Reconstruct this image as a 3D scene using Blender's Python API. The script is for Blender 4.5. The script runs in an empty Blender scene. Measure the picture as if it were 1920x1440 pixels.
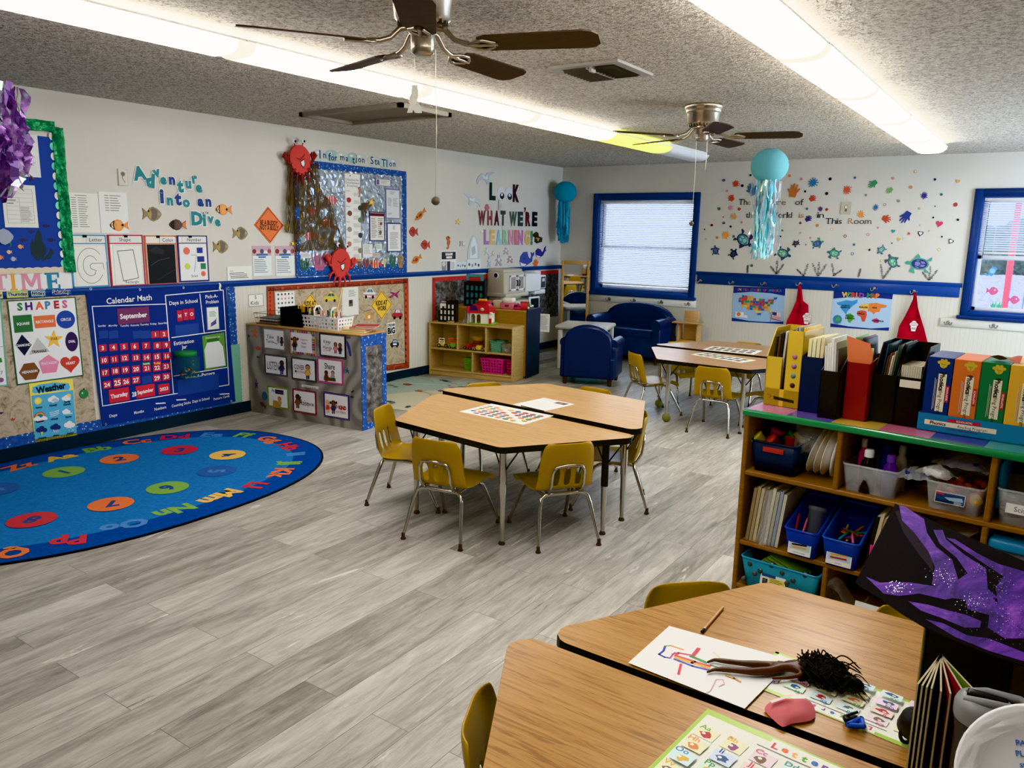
import bpy,bmesh,math,random
from mathutils import Matrix,Vector
sc=bpy.context.scene
COL=sc.collection
PI=math.pi
R=math.radians
rnd=random.Random(7)
# ---------------------------------------------------------------- camera (solved from the room's straight lines)
FPX,PITCH,YAW,ROLL=1460.0,-0.193487,0.59637,0.018576
CAM=Vector((5.60745,0.0,1.5783))
BACK=9.393            # back wall plane, left wall is x = 0
CEIL=2.44
fw=Vector((-math.sin(YAW)*math.cos(PITCH),math.cos(YAW)*math.cos(PITCH),math.sin(PITCH)))
rt=Vector((math.cos(YAW),math.sin(YAW),0));up=rt.cross(fw)
c_,s_=math.cos(ROLL),math.sin(ROLL)
RT=rt*c_+up*s_;UP=up*c_-rt*s_
cam=bpy.data.cameras.new('camera');cam.sensor_width=36;cam.lens=FPX/1920*36;cam.clip_start=.02
cob=bpy.data.objects.new('camera',cam);COL.objects.link(cob)
cob.matrix_world=Matrix(((RT.x,UP.x,-fw.x,CAM.x),(RT.y,UP.y,-fw.y,CAM.y),(RT.z,UP.z,-fw.z,CAM.z),(0,0,0,1)))
sc.camera=cob

def _ray(q):return RT*((q[0]-960)/FPX)-UP*((q[1]-720)/FPX)+fw
def atz(q,z):d=_ray(q);return CAM+d*((z-CAM.z)/d.z)      # where a sight line meets a height
def atx(q,x=0.0):d=_ray(q);return CAM+d*((x-CAM.x)/d.x)  # ... the left wall
def aty(q,y=BACK):d=_ray(q);return CAM+d*((y-CAM.y)/d.y) # ... the back wall
def K(ox,oy,s):return lambda x,y:(ox+x/s,oy+y/s)

# ---------------------------------------------------------------- materials
MATS={}
def lin(h):
    h=h.lstrip('#');o=[]
    for i in(0,2,4):
        v=int(h[i:i+2],16)/255;o.append(v/12.92 if v<=.04045 else((v+.055)/1.055)**2.4)
    return(*o,1)
def prt(h):
    r,g,b=lin(h)[:3];y=(.3*r+.6*g+.1*b)*.13;return tuple(min(.86,(v*.87+y)*1.3)for v in(r,g,b))+(1,)
def M(col,rough=.55,metal=0.0,spec=.35,**kw):
    key=(col,rough,metal,spec,tuple(sorted(kw.items())))
    if key in MATS:return MATS[key]
    m=bpy.data.materials.new('mat_'+col.lstrip('#'));m.use_nodes=True
    b=m.node_tree.nodes['Principled BSDF']
    b.inputs['Base Color'].default_value=prt(col);b.inputs['Roughness'].default_value=rough
    b.inputs['Metallic'].default_value=metal;b.inputs['Specular IOR Level'].default_value=spec
    if 'alpha' in kw:b.inputs['Alpha'].default_value=kw['alpha']
    if 'trans' in kw:b.inputs['Transmission Weight'].default_value=kw['trans']
    if 'coat' in kw:b.inputs['Coat Weight'].default_value=kw['coat'];b.inputs['Coat Roughness'].default_value=.15
    if 'emit' in kw:b.inputs['Emission Color'].default_value=lin(kw.get('ecol',col));b.inputs['Emission Strength'].default_value=kw['emit']
    MATS[key]=m
    return m
class NT:
    """small node helper"""
    def __init__(s,name,rough=.6,spec=.35):
        s.m=bpy.data.materials.new(name);s.m.use_nodes=True;s.t=s.m.node_tree
        s.b=s.t.nodes['Principled BSDF'];s.b.inputs['Roughness'].default_value=rough;s.b.inputs['Specular IOR Level'].default_value=spec
        s.co=s.n('ShaderNodeTexCoord').outputs['Object']
    def n(s,t,**kw):
        k=s.t.nodes.new(t)
        for a,v in kw.items():
            if a.startswith('i_'):k.inputs[int(a[2:])if a[2:].isdigit()else a[2:].replace('_',' ')].default_value=v
            else:setattr(k,a,v)
        return k
    def l(s,a,b):s.t.links.new(a,b)
    def mapping(s,scale=(1,1,1),rot=(0,0,0),loc=(0,0,0),src=None):
        k=s.n('ShaderNodeMapping');k.inputs['Scale'].default_value=scale;k.inputs['Rotation'].default_value=rot;k.inputs['Location'].default_value=loc
        s.l(src or s.co,k.inputs['Vector']);return k.outputs[0]
    def noise(s,vec,scale=5,detail=4,rough=.5,dist=0):
        k=s.n('ShaderNodeTexNoise');k.inputs['Scale'].default_value=scale;k.inputs['Detail'].default_value=detail
        k.inputs['Roughness'].default_value=rough;k.inputs['Distortion'].default_value=dist;s.l(vec,k.inputs['Vector']);return k.outputs['Fac']
    def ramp(s,fac,stops,interp='LINEAR'):
        k=s.n('ShaderNodeValToRGB');e=k.color_ramp;e.interpolation=interp
        while len(e.elements)<len(stops):e.elements.new(.5)
        for el,(p,c)in zip(e.elements,stops):el.position=p;el.color=lin(c)
        s.l(fac,k.inputs[0]);return k.outputs[0]
    def mix(s,fac,a,b,mode='MIX'):
        k=s.n('ShaderNodeMix',data_type='RGBA',blend_type=mode)
        for sock,v in((k.inputs[0],fac),(k.inputs[6],a),(k.inputs[7],b)):
            if isinstance(v,str):sock.default_value=lin(v)
            elif isinstance(v,(int,float)):sock.default_value=v
            else:s.l(v,sock)
        return k.outputs[2]
    def math(s,op,a,b=None):
        k=s.n('ShaderNodeMath',operation=op)
        for i,v in enumerate((a,b)):
            if v is None:continue
            if isinstance(v,(int,float)):k.inputs[i].default_value=v
            else:s.l(v,k.inputs[i])
        return k.outputs[0]
    def color(s,c):
        if isinstance(c,str):s.b.inputs['Base Color'].default_value=lin(c)
        else:s.l(c,s.b.inputs['Base Color'])
        return s
    def bump(s,h,strength=.3,dist=.01):
        k=s.n('ShaderNodeBump');k.inputs['Strength'].default_value=strength;k.inputs['Distance'].default_value=dist
        s.l(h,k.inputs['Height']);s.l(k.outputs[0],s.b.inputs['Normal']);return s
    def set(s,**kw):
        for a,v in kw.items():s.b.inputs[a.replace('_',' ')].default_value=v
        return s

# ---------------------------------------------------------------- mesh builder
TXT={}
def glyphs(t,bold=0.0):
    k=(t,bold)
    if k in TXT:return TXT[k]
    cu=bpy.data.curves.new('lettering','FONT');cu.body=t;cu.size=1;cu.resolution_u=2;cu.offset=bold;cu.fill_mode='FRONT'
    o=bpy.data.objects.new('lettering',cu);me=o.to_mesh()
    vs=[(v.co.x,v.co.y)for v in me.vertices];fs=[tuple(p.vertices)for p in me.polygons]
    o.to_mesh_clear();bpy.data.objects.remove(o);bpy.data.curves.remove(cu)
    xs=[v[0]for v in vs]or[0,1];ys=[v[1]for v in vs]or[0,1]
    TXT[k]=(vs,fs,min(xs),max(xs),min(ys),max(ys));return TXT[k]

class MB:
    def __init__(s):s.v=[];s.f=[];s.mi=[];s.sm=[];s.ms=[];s.T=None
    def mat(s,m):
        if isinstance(m,str):m=M(m)
        if m not in s.ms:s.ms.append(m)
        return s.ms.index(m)
    def add(s,vs,fs,m,smooth=False):
        b=len(s.v);k=s.mat(m);T=s.T
        for q in vs:s.v.append(tuple(T@Vector(q))if T else tuple(q))
        for q in fs:s.f.append(tuple(i+b for i in q));s.mi.append(k);s.sm.append(smooth)
        return s
    def box(s,x0,y0,z0,x1,y1,z1,m):
        return s.add([(x0,y0,z0),(x1,y0,z0),(x1,y1,z0),(x0,y1,z0),(x0,y0,z1),(x1,y0,z1),(x1,y1,z1),(x0,y1,z1)],
                     [(3,2,1,0),(4,5,6,7),(0,1,5,4),(1,2,6,5),(2,3,7,6),(3,0,4,7)],m)
    def rbox(s,x0,y0,z0,x1,y1,z1,m,b=.01,seg=2,smooth=True):
        bm=bmesh.new();bmesh.ops.create_cube(bm,size=1)
        for v in bm.verts:v.co=Vector(((x0+x1)/2+v.co.x*(x1-x0),(y0+y1)/2+v.co.y*(y1-y0),(z0+z1)/2+v.co.z*(z1-z0)))
        b=min(b,.49*min(abs(x1-x0),abs(y1-y0),abs(z1-z0)))
        bmesh.ops.bevel(bm,geom=bm.edges[:],offset=b,segments=seg,affect='EDGES',profile=.5)
        return s.bm(bm,m,smooth)
    def bm(s,bm,m,smooth=False):
        bm.verts.index_update()
        s.add([v.co[:]for v in bm.verts],[[v.index for v in f.verts]for f in bm.faces],m,smooth);bm.free();return s
    def cyl(s,p0,p1,r0,m,r1=None,n=16,cap=True):return s.tube([p0,p1],[r0,r0 if r1 is None else r1],m,n,cap)
    def tube(s,pts,r,m,n=8,cap=True,closed=False,flat=1.0):
        P=[Vector(p)for p in pts];k=len(P);rr=list(r)if isinstance(r,(list,tuple))else[r]*k
        vs=[];fs=[];u=None
        for i,p in enumerate(P):
            if closed:t=(P[(i+1)%k]-P[i-1])
            else:t=(P[min(i+1,k-1)]-P[max(i-1,0)])
            t=t.normalized()if t.length>1e-9 else Vector((0,0,1))
            if u is None:
                a=Vector((0,0,1))if abs(t.z)<.9 else Vector((1,0,0));u=t.cross(a).normalized()
            else:u=(u-t*u.dot(t));u=u.normalized()if u.length>1e-6 else t.orthogonal().normalized()
            w=t.cross(u)
            for j in range(n):
                a=2*PI*j/n;vs.append(p+u*(rr[i]*math.cos(a))+w*(rr[i]*flat*math.sin(a)))
        for i in range(k if closed else k-1):
            for j in range(n):
                a,b=i*n+j,i*n+(j+1)%n;c=((i+1)%k)*n
                fs.append((a,b,c+(j+1)%n,c+j))
        s.add(vs,fs,m,True)
        if cap and not closed:
            s.add(vs[:n],[tuple(range(n))[::-1]],m);s.add(vs[-n:],[tuple(range(n))],m)
        return s
    def lathe(s,prof,m,n=24,c=(0,0,0),smooth=True,cap=True):
        vs=[(c[0]+r*math.cos(2*PI*j/n),c[1]+r*math.sin(2*PI*j/n),c[2]+z)for r,z in prof for j in range(n)]
        fs=[(i*n+j,i*n+(j+1)%n,(i+1)*n+(j+1)%n,(i+1)*n+j)for i in range(len(prof)-1)for j in range(n)]
        s.add(vs,fs,m,smooth)
        if cap:
            if prof[0][0]>1e-5:s.add(vs[:n],[tuple(range(n))[::-1]],m)
            if prof[-1][0]>1e-5:s.add(vs[-n:],[tuple(range(n))],m)
        return s
    def ball(s,c,r,m,n=16,k=8,sq=(1,1,1)):
        bm=bmesh.new();bmesh.ops.create_uvsphere(bm,u_segments=n,v_segments=k,radius=1)
        for v in bm.verts:v.co=Vector((c[0]+v.co.x*r*sq[0],c[1]+v.co.y*r*sq[1],c[2]+v.co.z*r*sq[2]))
        return s.bm(bm,m,True)
    def prism(s,poly,z0,z1,m,ms=None):
        n=len(poly);vs=[(p[0],p[1],z0)for p in poly]+[(p[0],p[1],z1)for p in poly]
        s.add(vs,[tuple(range(n))[::-1],tuple(range(n,2*n))],m)
        return s.add(vs,[(i,(i+1)%n,n+(i+1)%n,n+i)for i in range(n)],ms or m)
    def grid(s,nu,nv,fn,m,smooth=True):
        vs=[fn(i/(nu-1),j/(nv-1))for j in range(nv)for i in range(nu)]
        return s.add(vs,[(j*nu+i,j*nu+i+1,(j+1)*nu+i+1,(j+1)*nu+i)for j in range(nv-1)for i in range(nu-1)],m,smooth)
    def build(s,name,parent=None,mw=None,mods=()):
        me=bpy.data.meshes.new(name);me.from_pydata(s.v,[],s.f)
        for m in s.ms:me.materials.append(m)
        me.polygons.foreach_set('material_index',s.mi);me.polygons.foreach_set('use_smooth',s.sm)
        me.update();o=bpy.data.objects.new(name,me);COL.objects.link(o)
        if parent:o.parent=parent
        if mw is not None:o.matrix_world=mw if not parent else mw
        for t,kw in mods:
            q=o.modifiers.new(t.lower(),t)
            for a,b in kw.items():setattr(q,a,b)
        return o
def tag(o,label,cat,group=None,kind=None):
    o['label']=label;o['category']=cat
    if group:o['group']=group
    if kind:o['kind']=kind
    return o
def struct(o):o['kind']='structure';return o
def E(name,label,cat,loc=(0,0,0),rz=0.0,group=None,mw=None):
    o=bpy.data.objects.new(name,None);o.empty_display_size=.05;COL.objects.link(o)
    o.matrix_world=mw if mw is not None else Matrix.Translation(loc)@Matrix.Rotation(rz,4,'Z')
    if label:tag(o,label,cat,group)
    return o
KIDS={}
def dup(root,label,mw,group=None):
    """a copy of a thing with copies of its parts and sub-parts"""
    def cp(o,par):
        c=o.copy();COL.objects.link(c);c.parent=par
        for ch in o.children:cp(ch,c)
        return c
    r=cp(root,None);r.matrix_world=mw;r['label']=label
    if group:r['group']=group
    return r
def TR(loc,rz=0.0):return Matrix.Translation(loc)@Matrix.Rotation(rz,4,'Z')

# ---------------------------------------------------------------- flat printed things: x right, y up, z towards the viewer, drawn in fractions (0..1, y down)
def ell(cx,cy,rx,ry=None,n=20,a0=0,a1=2*PI):ry=rx if ry is None else ry;return[(cx+rx*math.cos(a0+(a1-a0)*i/n),cy+ry*math.sin(a0+(a1-a0)*i/n))for i in range(n)]
def starp(cx,cy,r,k=5,q=.42,a0=-PI/2):return[(cx+(r if i%2==0 else r*q)*math.cos(a0+PI*i/k),cy+(r if i%2==0 else r*q)*math.sin(a0+PI*i/k))for i in range(2*k)]
def heartp(cx,cy,r):return[(cx+r*.062*16*math.sin(t)**3,cy-r*.062*(13*math.cos(t)-5*math.cos(2*t)-2*math.cos(3*t)-math.cos(4*t)))for t in[2*PI*i/24 for i in range(24)]]
class Cv(MB):
    DZ=.00009
    def __init__(s,w,h,base=None,th=.0015,poly=None,back=.0052):
        super().__init__();s.w=w;s.h=h;s.z=0
        if base:
            pts=poly or[(0,0),(1,0),(1,1),(0,1)]
            s.prism([((x-.5)*w,(.5-y)*h)for x,y in pts][::-1],-back,th,base if not isinstance(base,str)else M(base,.6));s.z=th
    def P(s,pts,m,up=True):
        if up:s.z+=s.DZ
        z=s.z;return s.add([((x-.5)*s.w,(.5-y)*s.h,z)for x,y in pts],[tuple(range(len(pts)))],m)
    def r(s,x0,y0,x1,y1,m):return s.P([(x0,y1),(x1,y1),(x1,y0),(x0,y0)],m)
    def many(s,polys,m):
        s.z+=s.DZ
        for q in polys:s.P(q,m,False)
        return s
    def c(s,x,y,r,m,ry=None,n=20):
        """r in fractions of the width; round unless ry given"""
        ry=r*s.w/s.h if ry is None else ry
        return s.P(ell(x,y,r,ry,n),m)
    def frame(s,x0,y0,x1,y1,t,m):
        tx,ty=t/s.w,t/s.h;s.z+=s.DZ
        for a in((x0,y0,x1,y0+ty),(x0,y1-ty,x1,y1),(x0,y0,x0+tx,y1),(x1-tx,y0,x1,y1)):
            s.P([(a[0],a[3]),(a[2],a[3]),(a[2],a[1]),(a[0],a[1])],m,False)
        return s
    def line(s,pts,t,m):
        s.z+=s.DZ;k=s.mat(m)
        for(xa,ya),(xb,yb)in zip(pts,pts[1:]):
            ax,ay,bx,by=xa*s.w,ya*s.h,xb*s.w,yb*s.h;d=math.hypot(bx-ax,by-ay)or 1;nx,ny=-(by-ay)/d*t/2,(bx-ax)/d*t/2
            ex,ey=(bx-ax)/d*t*.3,(by-ay)/d*t*.3
            s.P([((ax-ex+nx)/s.w,(ay-ey+ny)/s.h),((bx+ex+nx)/s.w,(by+ey+ny)/s.h),((bx+ex-nx)/s.w,(by+ey-ny)/s.h),((ax-ex-nx)/s.w,(ay-ey-ny)/s.h)],m,False)
        return s
    def t(s,txt,x,y,h,m,w=None,bold=0.0,rot=0.0,al='c'):
        """text centred at x,y; h = capital height as a fraction of the sheet's height; w = width limit as a fraction"""
        vs,fs,x0,x1,y0,y1=glyphs(txt,bold)
        if not vs:return s
        sy=h*s.h/.70;sx=sy
        if w and(x1-x0)*sx>w*s.w:sx=w*s.w/(x1-x0)
        s.z+=s.DZ;c,q=math.cos(rot),math.sin(rot);ox=(x-.5)*s.w;oy=(.5-y)*s.h;mid=.35 if any(ch.isupper()or ch.isdigit()or ch in 'bdfhklt' for ch in txt)else .26
        xc=(x0+x1)/2 if al=='c' else x0;o=[]
        for a,b in vs:
            a=(a-xc)*sx;b=(b-mid)*sy;o.append((ox+a*c-b*q,oy+a*q+b*c,s.z))
        return s.add(o,fs,m)
    def lines(s,x0,y0,x1,y1,n,m='#888888',frac=.35,ragged=True):
        """rows of small print"""
        r=random.Random(int((x0*7+y0*13+n)*1000));q=[]
        dy=(y1-y0)/n
        for i in range(n):
            xe=x1-(x1-x0)*(r.random()*.35 if ragged else 0);y=y0+dy*i
            q.append([(x0,y+dy*frac),(xe,y+dy*frac),(xe,y),(x0,y)])
        return s.many(q,m)
def sheet_m(c,u,v): # matrix from centre, right, up
    n=u.cross(v);return Matrix(((u.x,v.x,n.x,c.x),(u.y,v.y,n.y,c.y),(u.z,v.z,n.z,c.z),(0,0,0,1)))
YV,ZV,XV=Vector((0,1,0)),Vector((0,0,1)),Vector((1,0,0))
PL={'L':(Vector((0,0,0)),YV,ZV),'B':(Vector((0,BACK,0)),XV,ZV)}      # surfaces things are fixed to: origin, right, up
def hit(side,q,off=0.0):
    o,u,v=PL[side];n=u.cross(v);d=_ray(q);return CAM+d*((o+n*off-CAM).dot(n)/d.dot(n))
def on_wall(side,a,b,off=.004,rot=0.0):
    """matrix, width, height of a sheet on a surface from two opposite corners seen in the photo"""
    p,q=hit(side,a,off),hit(side,b,off);o,u,v=PL[side]
    if rot:u,v=u*math.cos(rot)+v*math.sin(rot),v*math.cos(rot)-u*math.sin(rot)
    return sheet_m((p+q)/2,u,v),abs((q-p).dot(u)),abs((q-p).dot(v))
def at_wall(side,q,off=.004,rot=0.0):
    o,u,v=PL[side]
    if rot:u,v=u*math.cos(rot)+v*math.sin(rot),v*math.cos(rot)-u*math.sin(rot)
    return sheet_m(hit(side,q,off),u,v)
def px_len(side,q,dx=0,dy=10):
    """length in metres of a step of dx,dy photo pixels on a wall"""
    return(hit(side,(q[0]+dx/2,q[1]+dy/2))-hit(side,(q[0]-dx/2,q[1]-dy/2))).length

class Sh(Cv):
    """a flat thing on a wall, drawn from points read in a crop of the photo (k turns crop points into photo points)"""
    def __init__(s,side,k,a,b,base=None,off=.004,th=.0015,poly=None,back=.0052,rot=0.0):
        s.side,s.k,s.off=side,k,off;s.M,w,h=on_wall(side,k(*a),k(*b),off,rot);s.I=s.M.inverted()
        super().__init__(w,h,None);
        if base is not None:super().__init__(w,h,base,th,[s.q(*p)for p in poly]if poly else None,back)
    def W(s,x,y):
        return hit(s.side,s.k(x,y),s.off)
    def q(s,x,y):
        l=s.I@s.W(x,y);return(l.x/s.w+.5,.5-l.y/s.h)
    def hp(s,x,y,px):return(s.W(x,y-px/2)-s.W(x,y+px/2)).length
    def Po(s,pts,m):return s.P([s.q(*p)for p in pts],m)
    def Rc(s,x0,y0,x1,y1,m):a,b=s.q(x0,y0),s.q(x1,y1);return s.r(a[0],a[1],b[0],b[1],m)
    def Ci(s,x,y,r,m,ry=None,n=20):
        a=s.q(x,y);R0=s.hp(x,y,2*(ry or r))/2;rx=(s.W(x+r,y)-s.W(x-r,y)).length/2 if ry else R0
        return s.P(ell(a[0],a[1],rx/s.w,R0/s.h,n),m)
    def Tx(s,t,x,y,px,m,bold=0.0,w=None,rot=0.0):
        a=s.q(x,y);ww=abs(s.q(x+w/2,y)[0]-s.q(x-w/2,y)[0])if w else None
        return s.t(t,a[0],a[1],s.hp(x,y,px)/s.h,m,ww,bold,rot)
    def Ln(s,pts,px,m):return s.line([s.q(*p)for p in pts],s.hp(pts[0][0],pts[0][1],px),m)
    def make(s,name,label=None,cat=None,group=None,parent=None):
        o=s.build(name,None,s.M)
        if parent:o.parent=parent;o.matrix_parent_inverse=parent.matrix_world.inverted()
        if label:tag(o,label,cat,group)
        return o
def anchor(s,x=None,y=None):
    """a dab of tape behind a cut-out"""
    if x is None:
        f=s.f[-1];x=sum(s.v[i][0]for i in f)/len(f);y=sum(s.v[i][1]for i in f)/len(f)
    d=.0012;s.prism([(x-d,y-d),(x+d,y-d),(x+d,y+d),(x-d,y+d)],-.0078,.0002,M('#d8d4c8'));return s
NTH='first second third fourth fifth sixth seventh eighth ninth tenth eleventh twelfth'.split()
def cutletter(side,ch,q,hpx,col,label,group,off=.005,rot=0.0,halo='#e8ecea',bold=.02,mats=None,cat='letter',name='cutout_letter'):
    Mx=at_wall(side,q,off,rot);h=px_len(side,q,0,hpx)
    s=Cv(h*1.2,h)
    if halo:s.t(ch,.5,.5,1.0,halo,None,bold+.05)
    s.t(ch,.5,.5,1.0,col,None,bold);anchor(s)
    o=s.build(name,None,Mx);tag(o,label,cat,group);return o
def sword(side,k,word,pts,hpx,cols,wordlabel,group,cname,rots=None,halo='#e8ecea',bold=.03,off=.005):
    f=k(0,1)[1]-k(0,0)[1];hpx=[h*f for h in hpx]if isinstance(hpx,(list,tuple))else hpx*f
    for i,(ch,(x,y))in enumerate(zip(word,pts)):
        c=cols[i%len(cols)];cn=cname[i%len(cname)]
        cutletter(side,ch,k(x,y),hpx[i]if isinstance(hpx,(list,tuple))else hpx,c,'%s cut-out letter %s, the %s letter of the word %s on the wall'%(cn,ch,NTH[i],wordlabel),group,off,(rots[i]if rots else 0),halo,bold)
FISHL=[(0,.5),(.05,.36),(.2,.16),(.42,.03),(.6,.12),(.74,.38),(.97,.14),(.93,.5),(1,.86),(.74,.62),(.58,.9),(.42,.97),(.2,.84),(.05,.64)]
def flipx(p):return[(1-x,y)for x,y in p]
def sticker(side,q,wpx,hpx,poly,col,draw,name,label,cat,group=None,off=.004,rot=0.0,th=.001):
    Mx=at_wall(side,q,off,rot);w=px_len(side,q,wpx,0);h=px_len(side,q,0,hpx)
    s=Cv(w,h,col,th,poly,.0052 if off>.009 or side!='L' else off+.0012)
    if draw:draw(s)
    o=s.build(name,None,Mx);tag(o,label,cat,group);return o
# ================================================================ the room
MX,MY0,MY1=7.6,-1.8,BACK
# wall paint
w=NT('wall_paint',.55,.3);n1=w.noise(w.co,40,3);w.color(w.ramp(w.noise(w.co,1.3,3),[(.3,'#d9d5cc'),(.7,'#e0dcd4')])).bump(n1,.12,.004);WALLP=w.m
w=NT('beadboard',.5,.35)
sx=w.n('ShaderNodeSeparateXYZ');w.l(w.co,sx.inputs[0]);g=w.math('ADD',sx.outputs[0],sx.outputs[1])
fr=w.math('FRACT',w.math('MULTIPLY',g,1/.042));ds=w.math('ABSOLUTE',w.math('SUBTRACT',fr,.5));gr=w.n('ShaderNodeMapRange');w.l(ds,gr.inputs[0]);gr.inputs[1].default_value=0;gr.inputs[2].default_value=.07
w.color(w.mix(gr.outputs[0],'#cfcabd','#dcd8cd')).bump(gr.outputs[0],.2,.003);BEAD=w.m
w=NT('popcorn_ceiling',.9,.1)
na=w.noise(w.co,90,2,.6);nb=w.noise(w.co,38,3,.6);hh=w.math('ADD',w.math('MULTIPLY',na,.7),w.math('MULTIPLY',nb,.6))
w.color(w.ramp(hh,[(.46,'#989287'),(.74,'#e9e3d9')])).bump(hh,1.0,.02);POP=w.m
w=NT('vinyl_planks',.38,.35)
v=w.mapping(rot=(0,0,PI/2))
br=w.n('ShaderNodeTexBrick');br.offset=.37;br.offset_frequency=2;w.l(v,br.inputs['Vector'])
for k,q in(('Scale',1.0),('Mortar Size',.0012),('Mortar Smooth',.1),('Bias',0),('Brick Width',1.22),('Row Height',.164)):br.inputs[k].default_value=q
br.inputs['Color1'].default_value=(0,0,0,1);br.inputs['Color2'].default_value=(1,1,1,1);br.inputs['Mortar'].default_value=(.5,.5,.5,1)
off=w.n('ShaderNodeVectorMath',operation='MULTIPLY');w.l(br.outputs['Color'],off.inputs[0]);off.inputs[1].default_value=(7,3,0)
ad=w.n('ShaderNodeVectorMath',operation='ADD');w.l(w.mapping((1,.13,1)),ad.inputs[0]);w.l(off.outputs[0],ad.inputs[1])
gr1=w.noise(ad.outputs[0],30,8,.72,.8);gr2=w.noise(ad.outputs[0],6,4,.6,1.0)
tone=w.math('ADD',w.math('MULTIPLY',br.outputs['Color'],.17),w.math('ADD',w.math('MULTIPLY',gr1,.75),w.math('MULTIPLY',gr2,.42)))
cc=w.ramp(tone,[(.44,'#726e67'),(.57,'#918d85'),(.70,'#aba79f'),(.88,'#c6c3bb')])
fl=w.noise(ad.outputs[0],11,5,.7,1.5);cc=w.mix(w.ramp(fl,[(.62,'#000000'),(.70,'#ffffff')]),cc,'#d6d3ca')
dk=w.noise(ad.outputs[0],17,5,.75,1.0);cc=w.mix(w.ramp(dk,[(.27,'#ffffff'),(.33,'#000000')]),cc,'#5e584f')
cc=w.mix(w.math('MULTIPLY',br.outputs['Fac'],.75),cc,'#55524c');w.color(cc);w.bump(w.math('SUBTRACT',gr1,br.outputs['Fac']),.12,.003);PLANK=w.m
BLUE=M('#143a84',.35);BLUE2=M('#12306e',.4);NAVY=M('#0d1c2a',.5)
m=MB();m.box(-.15,MY0,-.12,MX+.15,MY1+.15,0,PLANK);struct(m.build('floor'))
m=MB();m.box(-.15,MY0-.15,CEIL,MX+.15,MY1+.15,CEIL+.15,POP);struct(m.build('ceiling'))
m=MB();m.box(-.15,MY0-.15,0,0,MY1+.15,CEIL,WALLP);struct(m.build('wall_left'))
m=MB();m.box(MX,MY0-.15,0,MX+.15,MY1+.15,CEIL,WALLP);struct(m.build('wall_right'))
m=MB();m.box(0,MY0-.15,0,MX,MY0,CEIL,WALLP);struct(m.build('wall_front'))
W1=(.575,1.90,.845,2.015);W2=(4.965,6.29,.845,2.015)     # window openings x0 x1 z0 z1
m=MB();xs=[0,W1[0],W1[1],W2[0],W2[1],MX]
for i in(0,2,4):m.box(xs[i],BACK,0,xs[i+1],BACK+.15,CEIL,WALLP)
for W in(W1,W2):m.box(W[0],BACK,0,W[1],BACK+.15,W[2],WALLP);m.box(W[0],BACK,W[3],W[1],BACK+.15,CEIL,WALLP)
struct(m.build('wall_back'))
RT_,RB_=1.133,1.085
m=MB();m.box(0,MY0,.09,.008,BACK,RB_,BEAD);struct(m.build('trim_1'))
m=MB();m.box(.008,BACK-.008,.09,W1[0]-.05,BACK,RB_,BEAD);m.box(W1[0]-.05,BACK-.008,.09,W1[1]+.05,BACK,.79,BEAD)
m.box(W1[1]+.05,BACK-.008,.09,W2[0]-.05,BACK,RB_,BEAD);m.box(W2[0]-.05,BACK-.008,.09,W2[1]+.05,BACK,.79,BEAD);m.box(W2[1]+.05,BACK-.008,.09,MX,BACK,RB_,BEAD);struct(m.build('trim_2'))
def rail(m,a,b,z0,z1,side):
    for d,p,q in((.018,z0,z1),(.026,z0+.018,z1-.006)):
        if side=='L':m.rbox(0,a,p,d,b,q,BLUE,.003,1)
        else:m.rbox(a,BACK-d,p,b,BACK,q,BLUE,.003,1)
m=MB();rail(m,MY0,BACK,RB_,RT_,'L');struct(m.build('trim_3'))
m=MB();rail(m,.026,W1[0]-.085,RB_,RT_,'B');rail(m,W1[1]+.085,W2[0]-.085,RB_+.01,RT_,'B');rail(m,W2[1]+.085,MX,RB_+.01,RT_,'B');struct(m.build('trim_4'))
m=MB();m.rbox(W1[1]+.10,BACK-.022,.985,W2[0]-.10,BACK,RB_+.009,BLUE,.003,1);struct(m.build('trim_5'))
WH=M('#d8d6d0',.45)
m=MB();m.rbox(.30,BACK-.024,.678,2.0,BACK,.765,WH,.003,1);struct(m.build('trim_6'))
m=MB();m.rbox(4.72,BACK-.024,.678,6.6,BACK,.765,WH,.003,1);struct(m.build('trim_7'))
m=MB();m.box(0,MY0,0,.014,BACK,.094,NAVY);struct(m.build('baseboard_left'))
m=MB();m.box(.014,BACK-.014,0,MX,BACK,.094,NAVY);struct(m.build('baseboard_back'))
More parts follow.
